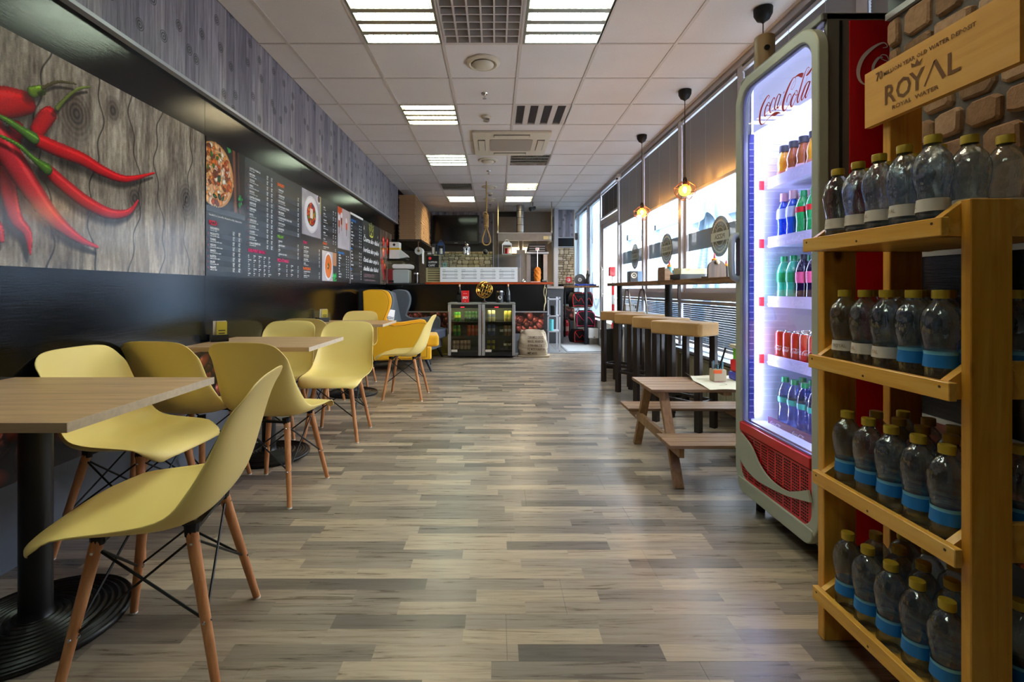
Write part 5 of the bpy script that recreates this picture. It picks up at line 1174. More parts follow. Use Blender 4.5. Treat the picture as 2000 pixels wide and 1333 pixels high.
# lit strips, added header glow
LED = emat('fridge_led', '#d9deff', 16)
MB().box(BX0+.03, BX0+.048, FY1-.050, FY1-.036, .46, 1.84).build('led_strip', LED, fr); MB().box(BX0+.012, BX0+.024, FY0+.053, FY0+.068, .46, 1.84).build('led_strip', LED, fr)
MB().box(BX0+.03, BX0+.3, FY0+.1, FY1-.1, 2.07, 2.085).build('led_strip', emat('fridge_led_top', '#dfe2ff', 6), fr)
MB().box(BX0+.02, BX0+.028, FY0+.045, FY1-.055, 1.855, 2.085).build('added_glow_panel', emat('header_glow', '#d6d9ff', .35), fr)  # added glowing panel imitates the lit area behind the glass top
q = MB()
for i in range(46): q.box(BX0+.02, BX0+.2, FY1-.0355, FY1-.034, .48+i*.034, .484+i*.034)
stuff(q.build('wall_ribs', mat('bright_rib', '#f2f3ff', .3), fr))
lg = MB(); logo(lg, lambda u, v, t: (FX+.0205-t, -u, v), LU0, LV0, LU1-LU0, 5, 1.6, t=.001); lg.build('script_lettering', M['logored'], fr)
lg = MB(); logo(lg, lambda u, v, t: (u, FY0+.0065-t, v), 1.375, 1.93, .52, 5, 1.2, t=.001); lg.build('script_lettering', mat('logo_silver', '#ece4e6', .5), fr)
# kick panel
MB().box(FX-.006, FX+.03, FY0+.042, FY1-.05, .385, .428).build('red_band', M['red'], fr, bevel=.004)
MB().box(FX+.004, FX+.02, FY0+.042, FY1-.05, .155, .378).build('red_grille', M['red'], fr)
q = MB()
for g_ in range(9):
    for c in range(4):
        y = FY1-.065-g_*.056-c*.0115
        if y < FY0+.05: continue
        for k in range(17):
            z = .17+k*.0122; q.prism([(y+.0036*math.cos(R(60*a)), z+.0042*math.sin(R(60*a))) for a in range(6)], lambda u, v, t: (FX+t, u, v), .0025, .0045)
stuff(q.build('grille_holes', M['black'], fr, recalc=False))
q = MB(); ribbon(q, [(FY1-.045, .335, .05), (2.27, .285, .066), (2.19, .245, .045), (2.1, .228, .022), (1.98, .232, .010), (1.90, .255, .014), (FY0+.035, .285, .022)], lambda u, v, t: (FX+t, u, v), -.004, 6)
ow = q.build('grey_wave', M['fgrey'], fr); m_ = ow.modifiers.new('Solidify', 'SOLIDIFY'); m_.thickness = .008
MB().prism(rrect(FY0+.03, FY1-.03, .085, .155, (.05, .01, .01, .05), 6), fnr, -.004, .03).build('bottom_rail', M['fgrey'], fr, bevel=.006)
MB().tube(smoothpts([(FX+.01, FY1-.02, 1.13), (FX-.03, FY1-.035, 1.145), (FX-.04, FY1-.04, 1.20), (FX-.04, FY1-.04, 1.29), (FX-.03, FY1-.035, 1.34), (FX+.01, FY1-.02, 1.355)], 4), .016, 10).build('handle', M['fgrey'], fr, smooth=True)
MB().box(FX-.002, FX, FY1-.045, FY1-.008, 1.15, 1.335).build('handle_recess', mat('dark_violet', '#3a3550', .4), fr)
SHZ = [1.627, 1.337, 1.048, .762]
for i, z in enumerate(SHZ+[.455]):
    s_ = MB().box(1.355, BX1-.05, FY0+.036, FY1-.045, z-.045, z-.038).build('shelf', M['fwhite'], fr)
    MB().box(1.345, 1.356, FY0+.036, FY1-.07, z-.052, z).build('shelf_lip', mat('lilac_lip', '#d9cdee', .3) if i < 4 else mat('plum_lip', '#6d2f52', .35), s_)
    if i < 4: MB().box(1.31, 1.345, FY1-.0365, FY1-.035, z-.05, z-.005).build('red_tag', M['redtrim'], s_)
    lg = MB()
    for j in range(3): logo(lg, lambda u, v, t: (1.345-t, -u, v), -(FY1-.09-j*.17), z-.027, .085, 2, 1.3, t=.0008)
    lg.build('lip_lettering', mat('lip_print', '#efe9ff' if i == 4 else '#f6f2ff', .5), s_)
MB().box(1.355, BX1-.05, FY0+.04, FY1-.05, .40, .43).build('tray_floor', M['fwhite'], fr)
def drink(lab, x, y, z, prof, body, cap, capz, lblz=None, lbl=None, grp='drinks in the tall fridge', cat='bottle', n=16, name='drink_bottle', ln=None, rz=0):
    t = thing(name, lab, cat, (x, y, z), rz, grp)
    MB().lathe(prof, n=n).build('body', body, t, smooth=True)
    if cap: r_ = capz[2]; MB().cyl((0, 0, capz[0]), (0, 0, capz[1]), r_, r_*.94, 12).build('cap', cap, t, smooth=True)
    if lblz:
        def rad(zz):
            for (r0, z0), (r1, z1) in zip(prof[:-1], prof[1:]):
                if z0 <= zz <= z1 and z1 > z0: return r0+(r1-r0)*(zz-z0)/(z1-z0)
            return prof[1][0]
        P = [(rad(lblz[0]+(lblz[1]-lblz[0])*i/6)+.0012, lblz[0]+(lblz[1]-lblz[0])*i/6) for i in range(7)]
        MB().lathe(P, n=n).build('label', lbl, t, smooth=True)
        if ln: 
            q = MB()
            for k in range(3):
                a0 = R(180+18*(k-1)); rr = P[3][0]+.001
                q.cyl((rr*math.cos(a0), rr*math.sin(a0), P[0][1]+.01), (rr*math.cos(a0), rr*math.sin(a0), P[-1][1]-.01), .0035, n=4)
            q.build('label_print', ln, t)
    return t
ORD = ['leftmost', 'second', 'third', 'fourth', 'fifth', 'rightmost']
slots = [2.29, 2.218, 2.146, 2.074, 2.002, 1.930]
small = [(.0001, 0), (.028, .0), (.031, .01), (.031, .055), (.027, .075), (.03, .10), (.026, .125), (.018, .145), (.016, .165), (.0001, .165)]
tall = [(.0001, 0), (.029, 0), (.032, .012), (.031, .05), (.029, .09), (.032, .12), (.031, .16), (.022, .19), (.012, .205), (.012, .215), (.0001, .215)]
oj = mat('orange_juice', '#e8a010', .25, coat=.5); aj = mat('apple_juice', '#a85a24', .2, coat=.5); bl = mat('blue_sports_drink', '#1f55d8', .15, coat=.6); gr = mat('green_soft_drink', '#2fae5c', .15, coat=.6); ck_ = mat('dark_cola', '#221038', .12, coat=.7)
ltag = mat('fruit_label', '#d87a5a', .5); ltp = mat('pale_pink_label', '#f0c8cc', .5)
mat('green_cap', '#0ca05a', .4)
for row in range(2):
    for i, y in enumerate(slots):
        rn = 'front row' if not row else 'back row'; x = 1.40+.07*row
        k = (i in (0, 3)) if not row else i % 2 == 0
        drink(f'{ORD[i]} bottle in the {rn} of the top fridge shelf, {"orange juice" if k else "apple juice"}, dark cap', x, y-.03*row, SHZ[0]-.038, small, oj if k else aj, M['darkgrey'], (.155, .185, .021), (.02, .06), ltag if k else ltp)
        k = i < 2
        if k: drink(f'{ORD[i]} blue sports bottle with pink cap, {rn} of the second fridge shelf', x, y-.02*row, SHZ[1]-.038, tall, bl, mat('pink_cap', '#efb8c0', .4), (.205, .245, .018), (.12, .17), mat('pale_blue_label', '#c9d0f2', .4))
        else: drink(f'{ORD[i]} green bottle with red label band, {rn} of the second fridge shelf', x, y-.02*row, SHZ[1]-.038, tall, gr, mat('green_cap', '#0ca05a', .4), (.205, .23, .016), (.13, .155), M['redtrim'])
        if k: drink(f'{ORD[i]} green lemonade bottle, {rn} of the third fridge shelf', x, y-.02*row, SHZ[2]-.038, tall, mat('teal_lemonade', '#4fc9a4', .12, coat=.6), MATS['green_cap'], (.205, .23, .016), (.105, .15), mat('green_label', '#0fa35a', .4))
        else: drink(f'{ORD[i]} dark cola bottle with pink label, {rn} of the third fridge shelf', x, y-.02*row, SHZ[2]-.038, tall, ck_, M['darkgrey'], (.205, .23, .014), (.10, .15), mat('pink_label', '#f0608c', .4))
        drink(f'{ORD[i]} clear water bottle with green cap, {rn} of the lowest fridge shelf', x, y-.02*row-.01, .455-.024 if 1 else 0, tall, M['coolw'], MATS['green_cap'], (.205, .228, .017), (.11, .135), mat('aqua_label', '#35b7a0', .4))
canp = [(.0001, 0), (.022, 0), (.0285, .012), (.0285, .142), (.024, .155), (.0001, .155)]
cslots = [2.295-.061*i for i in range(7)]
for row in range(3):
    for i, y in enumerate(cslots):
        x = 1.392+.06*row; yy = y-.03*(row % 2)
        t = thing('drink_can', f'slim red cola can, {["front", "middle", "back"][row]} row, {(ORD+["last"])[i]} from the left, fourth fridge shelf', 'can', (x, yy, SHZ[3]-.038), 0, 'red cola cans on the fourth fridge shelf')
        MB().lathe(canp[:5], n=18).build('body', M['red'], t, smooth=True); MB().lathe([(.0001, .150), (.021, .150), (.0235, .157), (.0245, .155)], n=18).build('lid', M['chrome'], t, smooth=True)
        if row == 0:
            lg = MB(); a0 = rnd.uniform(-.5, .5)
            cf = lambda u, v, t_: (-(.0288+t_)*math.cos(u/.0285+a0), (.0288+t_)*math.sin(-(u/.0285+a0))*1.0, .075+v)
            logo(lg, cf, -.035, 0, .075, 2, 1.7, t=.0004); lg.build('script_lettering', M['wred'], t)
tu = thing('wooden_tube', 'beige upright tube with a round hole standing on the drinks fridge', 'tube', (1.345, 2.36, 2.1355))
MB().lathe([(.046, 0), (.046, .20), (.040, .205), (.036, .20), (.036, 0)], n=24).build('tube', mat('beige_tube', '#9a7f58', .5), tu, smooth=True); MB().cyl((-.012, -.040, .13), (-.014, -.048, .13), .013, n=14).build('hole', M['black'], tu)
# ======================= BOTTLE RACK =======================
rk = thing('bottle_rack', 'varnished pine shop rack full of water bottles with a branded sign board', 'rack', (0, 0, 0))
for (x0, x1, y0, y1, zt, nm) in ((1.016, 1.106, 1.010, 1.033, 1.275, 'near'), (1.012, 1.112, 1.455, 1.483, 1.235, 'far')):
    MB().box(x0, x1, y0, y1, 0, zt).build('front_post', M['pine'], rk, bevel=.002, seg=1)
for (y0, y1) in ((1.010, 1.033), (1.455, 1.483)): MB().box(1.215, 1.315, y0, y1, 0, 1.70).build('back_post', M['pine'], rk, bevel=.002, seg=1)
LIP = [(.125, .165, .985), (.483, .523, .984), (.840, .880, .972), (1.196, 1.236, .955)]
for z0, z1, xl in LIP:
    sh = MB().box(xl+.016, 1.31, 1.033, 1.455, z0+.0, z0+.016).build('shelf', M['piney'], rk)
    MB().box(xl, xl+.018, 1.013, 1.468, z0, z1).build('front_lip', M['piney'], sh, bevel=.0015, seg=1)
    for y0, y1 in ((1.0335, 1.052), (1.437, 1.4545)):
        MB().prism([(xl+.018, z0), (xl+.018, z1), (xl+.075, z1+.042), (1.33, z1+.042), (1.33, z0)], lambda u, v, q: (u, q, v), y0, y1).build('tray_side', M['pine'] if 0 else M['piney'], sh)
    for yy, zz in ((1.035, z0+.028), (1.25, z0+.012), (1.45, z0+.028)): MB().cyl((xl-.0006, yy, zz), (xl+.002, yy, zz), .0032, n=8).build('screw', mat('dark_screw', '#4a3214', .5), sh)
sb = MB().box(1.192, 1.212, 1.075, 1.525, 1.598, 1.772).build('sign_board', M['pinepale'], rk)
fs_ = lambda u, v, t: (1.192-t, 1.525-u, 1.598+v)
q = MB(); text(q, '70', fs_, .045, .132, .036, width=.026); text(q, 'MILLION YEAR OLD WATER DEPOSIT', fs_, .074, .136, .016, width=.28)
for ch, u, wd in (('R', .075, .044), ('O', .118, .052), ('Y', .166, .048), ('L', .275, .040)): text(q, ch, fs_, u, .045, .082, width=wd)
for a, b, wd in (((.212, .045), (.243, .103), .0022), ((.243, .103), (.270, .045), .0055)): ribbon(q, [(*a, wd), (*b, wd)], fs_, .0008, 2)
text(q, 'ROYAL  WATER', fs_, .105, .022, .016, width=.15)
q.prism([(.172, .116), (.20, .113), (.206, .128), (.196, .121), (.189, .134), (.183, .121), (.170, .130)], fs_, .0005, .001)
q.build('burnt_lettering', M['brand'], sb)
bprof = [(a*.96 if a > .001 else a, b) for a, b in [(.0001, .004), (.024, .0), (.031, .006), (.0335, .02), (.031, .034), (.0325, .045), (.0295, .075), (.031, .09), (.0365, .115), (.039, .138), (.0385, .155), (.033, .175), (.022, .190), (.0145, .198), (.0135, .215), (.0001, .216)]]
def make_wb(lbm, top):
    t = thing('water_bottle', 'x', 'bottle')
    MB().lathe(bprof, n=24).build('body', M['water'], t, smooth=True)
    MB().lathe([(.0162, .203), (.0166, .218), (.0158, .2225), (.0001, .223)], n=20).build('cap', M['capg'], t, smooth=True)
    q = MB(); q.lathe([(.0322, .046), (.0297, .075)], n=24); l = q.build('label', lbm, t, smooth=True)
    if lbm is M['lblb']: MB().lathe([(.0300, .0745), (.0302, .082), (.0310, .083)], n=24).build('label_edge', M['lbll'], t, smooth=True)
    else:
        q = MB(); f_ = lambda u, v, t_: (-(.0322+t_)*math.cos(u/.032), -(.0322+t_)*math.sin(u/.032)*1, .052+v); text(q, 'ROYAL', f_, -.017, .004, .013, width=.034, t=.0003)
        q.build('label_lettering', mat('faint_gold_print', '#a8967c', .6), t)
    return t
protoW, protoB = make_wb(M['lblw'], 0), make_wb(M['lblb'], 0); usedW = usedB = False
SN = ['bottom shelf', 'third shelf down', 'second shelf down', 'top shelf']
for si, (z0, z1, xl) in enumerate(LIP):
    for rw in range(3):
        for k in range(5):
            y = (1.397, 1.3205, 1.244, 1.1675, 1.0915)[k]; x = xl+.058+.083*rw
            x += rnd.uniform(-.003, .003)
            white = si == 3 or (si == 2 and k < 3 )
            if si == 3 and rw == 2 and k == 0: continue
            lab = f'water bottle, {"white" if white else "blue"} label, {SN[si]} of pine rack, {["front", "middle", "back"][rw]} row, {["first", "second", "third", "fourth", "fifth"][k]} from fridge'
            pr_ = protoW if white else protoB
            if white and not usedW: t = protoW; usedW = True
            elif not white and not usedB: t = protoB; usedB = True
            else: t = dup(pr_)
            t.location = (x, y, z0+.0165); t.rotation_euler.z = rnd.uniform(-.8, .8); t['label'] = lab; t['group'] = 'water bottles on the pine rack'
# ======================= SERVING COUNTER =======================
CY = 8.10
cn = thing('serving_counter', 'long serving counter, black front with coffee bean print and red-brown top', 'counter', (0, 0, 0))
MB().box(-1.845, .90, CY+.012, CY+.75, 0, 1.165).build('body', M['darkgrey'], cn)
for a, b in ((-1.845, -.42), (-.417, .90)): MB().box(a, b, CY, CY+.012, .71, 1.165).build('gloss_panel', mat('counter_black', '#08090b', .22), cn)
MB().box(-1.845, .90, CY-.006, CY+.01, .69, .71).build('trim_strip', M['alu'], cn); MB().box(-1.845, .84, CY+.003, CY+.012, 0, .33).build('base_panel', M['kick'], cn)
coffee_strip('coffee_print', 1.27, .36, 12, P_front(-.43, CY+.0, .33), cn, .005); coffee_strip('coffee_print', 1.4, .36, 13, P_front(-1.84, CY+.0, .33), cn, .008)
MB().box(-1.18, 1.0, CY-.03, CY+.78, 1.170, 1.207).build('countertop', M['counter'], cn, bevel=.004)
MB().box(-1.845, -1.18, CY-.0, CY+.78, 1.166, 1.19).build('side_worktop', M['darkgrey'], cn)
ZT = 1.208
ds = thing('display_case', 'glass display case with slatted wooden end on the counter', 'display case', (0, CY+.06, ZT))
MB().box(-1.18, -.94, 0, .5, 0, .25).build('wooden_end', mat('khaki_wood', '#a39a70', .6), ds)
for i in range(6): MB().box(-1.15, -.945, -.006, 0, .02+.04*i, .038+.04*i).build('slat', mat('dark_slat_gap', '#4b442c', .6), ds)
MB().box(-1.18, .455, -.002, .5, .475, .481).build('glass_top', M['gglass'], ds); MB().box(-.94, .455, -.001, .004, .25, .475).build('front_glass', M['fglass'], ds)
for x in (.438, -.94): MB().box(x, x+.014, 0, .014, 0, .475).build('corner_post', M['alu'], ds)
MB().box(-.9, .44, .05, .5, .0, .02).build('tray_floor', M['steel'], ds)
gs = thing('cafe_sign', 'square black sign with a red dot and white lettering beside the price board', 'sign', (-1.175, CY+.045, ZT+.251))
MB().box(0, .215, 0, .012, 0, .205).build('panel', M['black'], gs)
fg = lambda u, v, q: (u, -q, v); b = MB(); text(b, 'GOPPION', fg, .035, .075, .05, width=.15); text(b, "CAFFE'", fg, .035, .02, .05, width=.115); text(b, 'GOPPION', fg, .037, .076, .05, width=.15); b.build('lettering', M['txtw'], gs)
MB().prism([(.063+.026*math.cos(R(30*a)), .16+.026*math.sin(R(30*a))) for a in range(12)], fg, .0005, .002).build('red_dot', M['redtrim'], gs)
mb_ = thing('price_board', 'long white price board in four columns on the counter front edge', 'sign', (-.935, CY+.03, ZT+.004))
MB().box(0, 1.33, 0, .008, 0, .252).build('board', mat('white_board', '#dfe3e6', .4), mb_)
A, B = MB(), MB()
IT = ['ESPRESSO', 'RISTRETTO', 'LATTE', 'CAPPUCCINO', 'FLAT WHITE', 'MACCHIATO', 'AMERICANO', 'ČAJ', 'HORÚCA ČOKOLÁDA', 'LIMONÁDA', 'FREDDO', 'AFFOGATO', 'VODA']
for c in range(4):
    for i in range(6):
        u, v = .045+c*.325, .205-i*.029
        text(A, IT[(c*5+i) % 13], fg, u, v, .014, t=.001); text(A, '1,50  2,00', fg, u+.2, v, .014, t=.001)
        if i % 2: quad(B, fg, u-.008, u+.26, v-.008, v+.016, .0004)
A.build('lettering', mat('grey_print', '#4a5058', .6), mb_); B.build('row_band', mat('pale_band', '#b7bec5', .6), mb_)
ZG = ZT+.482
def lantern(x, y, z, w_, h, body, inner, lab, candle):
    t = thing('lantern', lab, 'lantern', (x, y, z)); w2 = w_/2
    MB().box(-w2, w2, -w2, w2, 0, .012).build('base', body, t); MB().box(-w2, w2, -w2, w2, h*.62, h*.68).build('top_plate', body, t)
    for a in (-1, 1):
        for b in (-1, 1): MB().box(a*w2*.9-.006, a*w2*.9+.006, b*w2*.9-.006, b*w2*.9+.006, 0, h*.65).build('post', body, t)
    for a in (-1, 1): MB().box(-w2*.8, w2*.8, a*w2*.85-.001, a*w2*.85+.001, .012, h*.62).build('pane', inner, t)
    MB().prism([(-w2, h*.68), (w2, h*.68), (w2*.5, h*.84), (-w2*.5, h*.84)], lambda u, v, q: (u, q, v), -w2*.7, w2*.7).build('roof', body, t)
    MB().tube([(-w2*.4, 0, h*.84), (-w2*.3, 0, h*.95), (0, 0, h), (w2*.3, 0, h*.95), (w2*.4, 0, h*.84)], .004, 6).build('handle', body, t)
    MB().cyl((0, 0, .012), (0, 0, h*.42), w2*.42, n=16).build('candle', candle, t, smooth=True)
lantern(-.94, CY+.2, ZG, .12, .26, mat('blue_lantern_metal', '#1e3c66', .4, .3), M['glass'], 'dark blue lantern with a white candle on the glass shelf', M['white'])
lantern(.215, CY+.2, ZG, .17, .27, M['white'], M['glass'], 'white lantern with a red candle on the glass shelf', M['red'])
sl = thing('lantern', 'small silver round lantern in the middle of the glass shelf', 'lantern', (-.49, CY+.2, ZG))
MB().lathe([(.0001, 0), (.06, 0), (.06, .02), (.05, .025)], n=20).build('base', M['chrome'], sl, smooth=True); MB().lathe([(.05, .025), (.052, .12)], n=20).build('pane', M['glass'], sl, smooth=True)
for i in range(6): MB().cyl((.053*math.cos(i*1.047), .053*math.sin(i*1.047), .02), (.053*math.cos(i*1.047), .053*math.sin(i*1.047), .12), .004, n=6).build('post', M['chrome'], sl)
MB().lathe([(.062, .12), (.06, .13), (.025, .155), (.032, .175), (.02, .192), (.0001, .195)], n=20).build('hood', M['chrome'], sl, smooth=True); MB().tube([(0, 0, .19), (-.02, 0, .215), (-.03, 0, .23)], .004, 6).build('handle', M['chrome'], sl); MB().cyl((0, 0, .025), (0, 0, .08), .02, n=12).build('candle', M['white'], sl)
bb = thing('black_ball', 'shiny black ball ornament on a white foot, glass shelf', 'ornament', (-.16, CY+.2, ZG)); MB().sphere((0, 0, .047), .045, 20, 14).build('ball', M['black'], bb, smooth=True); MB().lathe([(.0001, .088), (.02, .086), (.012, .096), (.0001, .096)], n=12).build('top_knob', M['chrome'], bb)
for i, (x, h, c, l) in enumerate(((-1.07, .10, 'darkgrey', 'dark tin at the left end of the glass shelf'), (-1.14, .035, 'white', 'small white packet at the left end of the glass shelf'))):
    t = thing('tin', l, 'tin', (x, CY+.2, ZG)); MB().box(-.03, .03, -.03, .03, 0, h*1.9 if not i else h).build('body', M[c], t, bevel=.004); MB().box(-.02, .02, -.031, -.03, .01, h*.8 if i else h*1.3).build('label', M['lblw'], t)
mc = thing('mint_card', 'small mint green card inside the display case', 'card', (-.88, CY+.25, ZT+.021)); MB().box(-.035, .035, -.003, .003, 0, .33).build('card', mat('mint', '#bfe3cc', .5), mc); MB().box(-.02, .02, -.004, -.003, .27, .31).build('print', mat('mint_dark', '#7fb898', .5), mc)
be = thing('counter_bell', 'small chrome service bell on the counter beside the price board', 'bell', (.50, CY+.1, ZT)); MB().lathe([(.04, 0), (.042, .008), (.038, .02), (.025, .036), (.008, .044), (.006, .055), (.0001, .057)], n=20).build('dome', M['chrome'], be, smooth=True); MB().cyl((0, 0, 0), (0, 0, .006), .045, n=20).build('foot', M['black'], be)
npad = thing('notepad', 'pale pink notepad lying on the counter by the kebab grill', 'notepad', (.71, CY+.1, ZT)); MB().box(-.08, .08, -.05, .05, 0, .012).build('pages', mat('pale_pink', '#e3b9ae', .7), npad); MB().box(-.08, .08, .045, .052, 0, .015).build('spine', M['cream'], npad)
ct = thing('card_terminal', 'small grey card terminal on the right end of the counter', 'terminal', (.86, CY+.1, ZT)); MB().cbox((0, 0, .02), (.08, .11, .022), Matrix.Rotation(R(14), 3, 'X')).build('body', M['darkgrey'], ct, bevel=.004); MB().cbox((0, .02, .037), (.06, .04, .002), Matrix.Rotation(R(14), 3, 'X')).build('screen', M['alu'], ct)
# rope on counter front
rp = thing('rope_tassel', 'pale rope tied in a loop hanging on the counter front', 'rope', (.86, CY-.02, 1.14)); MB().tube(smoothpts([(0, .0, .02), (-.015, 0, -.05), (-.02, 0, -.12), (.0, 0, -.2), (.02, 0, -.12), (.018, 0, -.05), (.002, 0, -.02)], 5), .007, 6).build('loop', mat('pale_rope', '#c9b894', .9), rp, smooth=True)
MB().tube(smoothpts([(0, 0, -.18), (.008, 0, -.27), (-.01, 0, -.33), (-.016, 0, -.42)], 5), [.012]*12+[.007]*4, 6).build('tail', MATS['pale_rope'], rp, smooth=True); MB().cyl((0, .01, .02), (0, -.01, .02), .008, n=8).build('hook', M['steel'], rp)
# side shelf unit right of the counter
su = thing('steel_shelf_unit', 'narrow grey steel shelf unit at the right end of the counter', 'shelf unit', (.93, 8.22, 0))
for x in (0, .20):
    for y in (0, .35): MB().box(x-.015 if x else -.01, x+.015, y, y+.03, 0, .95).build('upright', M['alud'], su)
for z in (.36, .63, .92): MB().box(-.01, .215, 0, .38, z-.02, z).build('shelf', M['alud'], su)
def canister(x, y, z, r_, h, m, lidm, lab, name='canister'):
    t = thing(name, lab, 'canister', (x, y, z)); MB().lathe([(.0001, 0), (r_, 0), (r_, h*.9), (r_*.9, h*.92)], n=24).build('body', m, t, smooth=True); MB().lathe([(r_*1.04, h*.88), (r_*1.04, h), (.0001, h)], n=24).build('lid', lidm, t, smooth=True); return t
canister(.985, 8.27, .361, .045, .20, M['turq'], M['turq'], 'turquoise enamel canister on the steel shelf unit'); canister(1.03, 8.3, .631, .05, .17, M['black'], M['darkgrey'], 'black cup on the middle shelf of the steel unit')
# juicer, dispenser, cup, roll at the left end
jz = 1.191
ju = thing('juicer', 'white and grey catering juicer with a red bin on the side worktop', 'juicer', (-1.63, CY+.12, jz))
MB().prism(rrect(-.14, .14, 0, .24, .03, 3), lambda u, v, q: (u, q, v), 0, .28).build('body', mat('pale_grey_body', '#a9b2b0', .35), ju, bevel=.01); MB().box(-.225, -.14, .01, .25, .0, .25).build('red_bin', mat('smoky_red', '#8c3034', .2), ju, bevel=.008)
MB().prism(rrect(-.15, .19, .25, .33, .035, 4), lambda u, v, q: (u, q, v), -.01, .29).build('white_top', M['white'], ju, bevel=.012); MB().prism(rrect(-.21, .03, .33, .39, .01, 2), lambda u, v, q: (u, q, v), .02, .25).build('hopper', M['glass'], ju); MB().box(-.2, -.12, -.01, .01, .02, .05).build('tap', M['black'], ju)
sh2 = thing('wall_shelf', 'thin black shelf above the juicer', 'shelf', (-1.855, CY+.1, 1.60)); MB().box(0, .32, 0, .3, 0, .015).build('board', M['black'], sh2); MB().box(0, .01, .1, .13, -.08, 0).build('bracket', M['black'], sh2)
dp = thing('yellow_striped_box', 'white box with a yellow stripe and black diamond logo above the juicer', 'box', (-1.83, CY+.12, 1.616))
MB().box(0, .17, 0, .2, 0, .29).build('body', M['white'], dp, bevel=.004); MB().box(-.001, .171, -.002, .2, .155, .19).build('yellow_stripe', mat('signal_yellow', '#e3bc12', .5), dp)
MB().prism([(.085, .215), (.113, .243), (.085, .271), (.057, .243)], lambda u, v, q: (u, -q, v), .001, .002).build('diamond_logo', M['black'], dp); MB().prism([(.17, .17), (.30, .07), (.33, .03), (.17, .0)], lambda u, v, q: (u, q, v), .02, .18).build('spout', mat('pale_grey_spout', '#c5c8c4', .4), dp, bevel=.01)
canister(-1.36, CY+.15, jz, .05, .18, mat('brown_glass', '#2b1c14', .15), M['chrome'], 'dark brown glass jar between the juicer and the display case')
rl = thing('paper_roll', 'white paper towel roll hanging under the pizza box shelf', 'paper roll', (-1.45, 9.15, 1.82)); MB().cyl((0, -.12, 0), (0, .12, 0), .075, n=24).build('roll', M['white'], rl, smooth=True); MB().cyl((0, -.125, 0), (0, -.12, 0), .025, n=16).build('core', M['card'], rl)
MB().box(.066, .07, -.12, .12, -.24, .0).build('sheet', M['white'], rl); MB().tube([(0, -.13, 0), (0, -.15, .03), (0, -.15, .165), (0, 0, .178)], .007, 6).build('hanger', M['card'], rl)
# pizza boxes on a hung shelf
ps = thing('box_shelf', 'dark wooden shelf hung under the ceiling carrying the pizza boxes', 'shelf', (-1.85, 8.99, 2.0)); MB().box(0, .46, 0, 2.15, 0, .035).build('board', woodmat('dark_shelf', [(.3, '#2c231c'), (.7, '#43362b')], 1, 2), ps)
for y in (.05, 1.05, 2.05): MB().box(0, .02, y, y+.03, .035, .98).build('upright', M['blackm'], ps)
bx = MB().box(-.146, .146, -.161, .161, 0, .027)
proto = thing('pizza_box', 'x', 'box'); b_ = bx.build('tray', M['card'], proto, bevel=.002, seg=1)
MB().box(-.157, .157, -.1725, .1725, .014, .0345).build('lid', mat('brown_card_lid', '#b08a63', .85), proto)
MB().box(.157, .1585, -.12, .12, .008, .0135).build('gap_shade_strip', mat('painted_gap_shade', '#5a4028', .9), proto); used = False  # dark strip painted as the shade between stacked boxes
ORDN = 'first second third fourth fifth sixth seventh eighth ninth tenth eleventh twelfth thirteenth fourteenth fifteenth sixteenth seventeenth eighteenth nineteenth twentieth twenty-first twenty-second twenty-third twenty-fourth'.split()
ONS = ['nearest', 'second', 'third', 'fourth', 'fifth', 'furthest']
for s_ in range(6):
    for k in range(24):
        z = 2.0355+.0352*k
        t = proto if not used else dup(proto); used = True
        t.location = (-1.665+rnd.uniform(-.006, .008), 9.17+.353*s_+rnd.uniform(-.003, .003), z); t.rotation_euler.z = rnd.uniform(-.01, .01)
        pos = 'bottom' if k == 0 else 'topmost' if k == 23 else 'inner'
        t['label'] = f'cardboard pizza box, {ORDN[k]} from the bottom of the {ONS[s_]} stack'; t['group'] = f'pizza boxes of the {ONS[s_]} stack'
# ======================= KITCHEN BACK =======================
KY = 11.6
wk = snode('wall_kitchen'); MB().box(-1.86, 1.40, KY, KY+.1, 0, 3.1).build('wall_core', M['panel'], wk)
MB().box(-1.86, -.05, KY-.012, KY, 2.2, 2.985).build('board_panel', M['paperx'], wk); MB().box(-1.86, -.05, KY-.03, KY, 2.02, 2.22).build('black_panel', M['black'], wk)
MB().box(-1.86, -.05, KY-.008, KY, 1.2, 2.0).build('mortar_bed', M['mortarb'], wk)
stonework(wk, lambda u, v: (-1.5+u, KY-.008, 1.35+v), 0, 1.45, .66, M['stone3'], .012, .06, .11, .08, .17, .012, 21)
MB().box(.10, .55, KY-.02, KY-.0, 2.86, 2.985).build('open_duct', M['black'], wk)
for x in (-.04, .08): MB().box(x, x+.02, KY-.03, KY, .9, 2.95).build('panel_joint', M['alud'], wk)
tv = thing('television', 'large dark television hung on the kitchen wall', 'television', (-.93, KY-.14, 2.18))
MB().box(-.56, .56, 0, .07, 0, .70).build('casing', M['black'], tv, bevel=.006); MB().box(-.515, .515, -.003, 0, .07, .665).build('screen', M['tv'], tv); MB().box(-.04, .04, -.003, 0, .025, .035).build('badge', M['alu'], tv); MB().box(-.1, .1, .07, .12, .2, .5).build('bracket', M['blackm'], tv)
hd = thing('extractor_hood', 'steel extractor hood hung from the ceiling over the kebab grill', 'hood', (.65, 10.2, 2.13))
MB().box(-.60, .60, 0, .02, 0, .17).build('front_panel', M['steel'], hd); MB().box(-.60, .60, -.006, .02, .165, .178).build('front_edge', M['alu'], hd); MB().box(-.60, -.58, 0, 1.2, 0, .17).box(.58, .60, 0, 1.2, 0, .17).build('side_panel', M['steel'], hd)
MB().box(-.58, .58, .02, 1.2, .155, .165).build('roof_panel', M['steel'], hd)
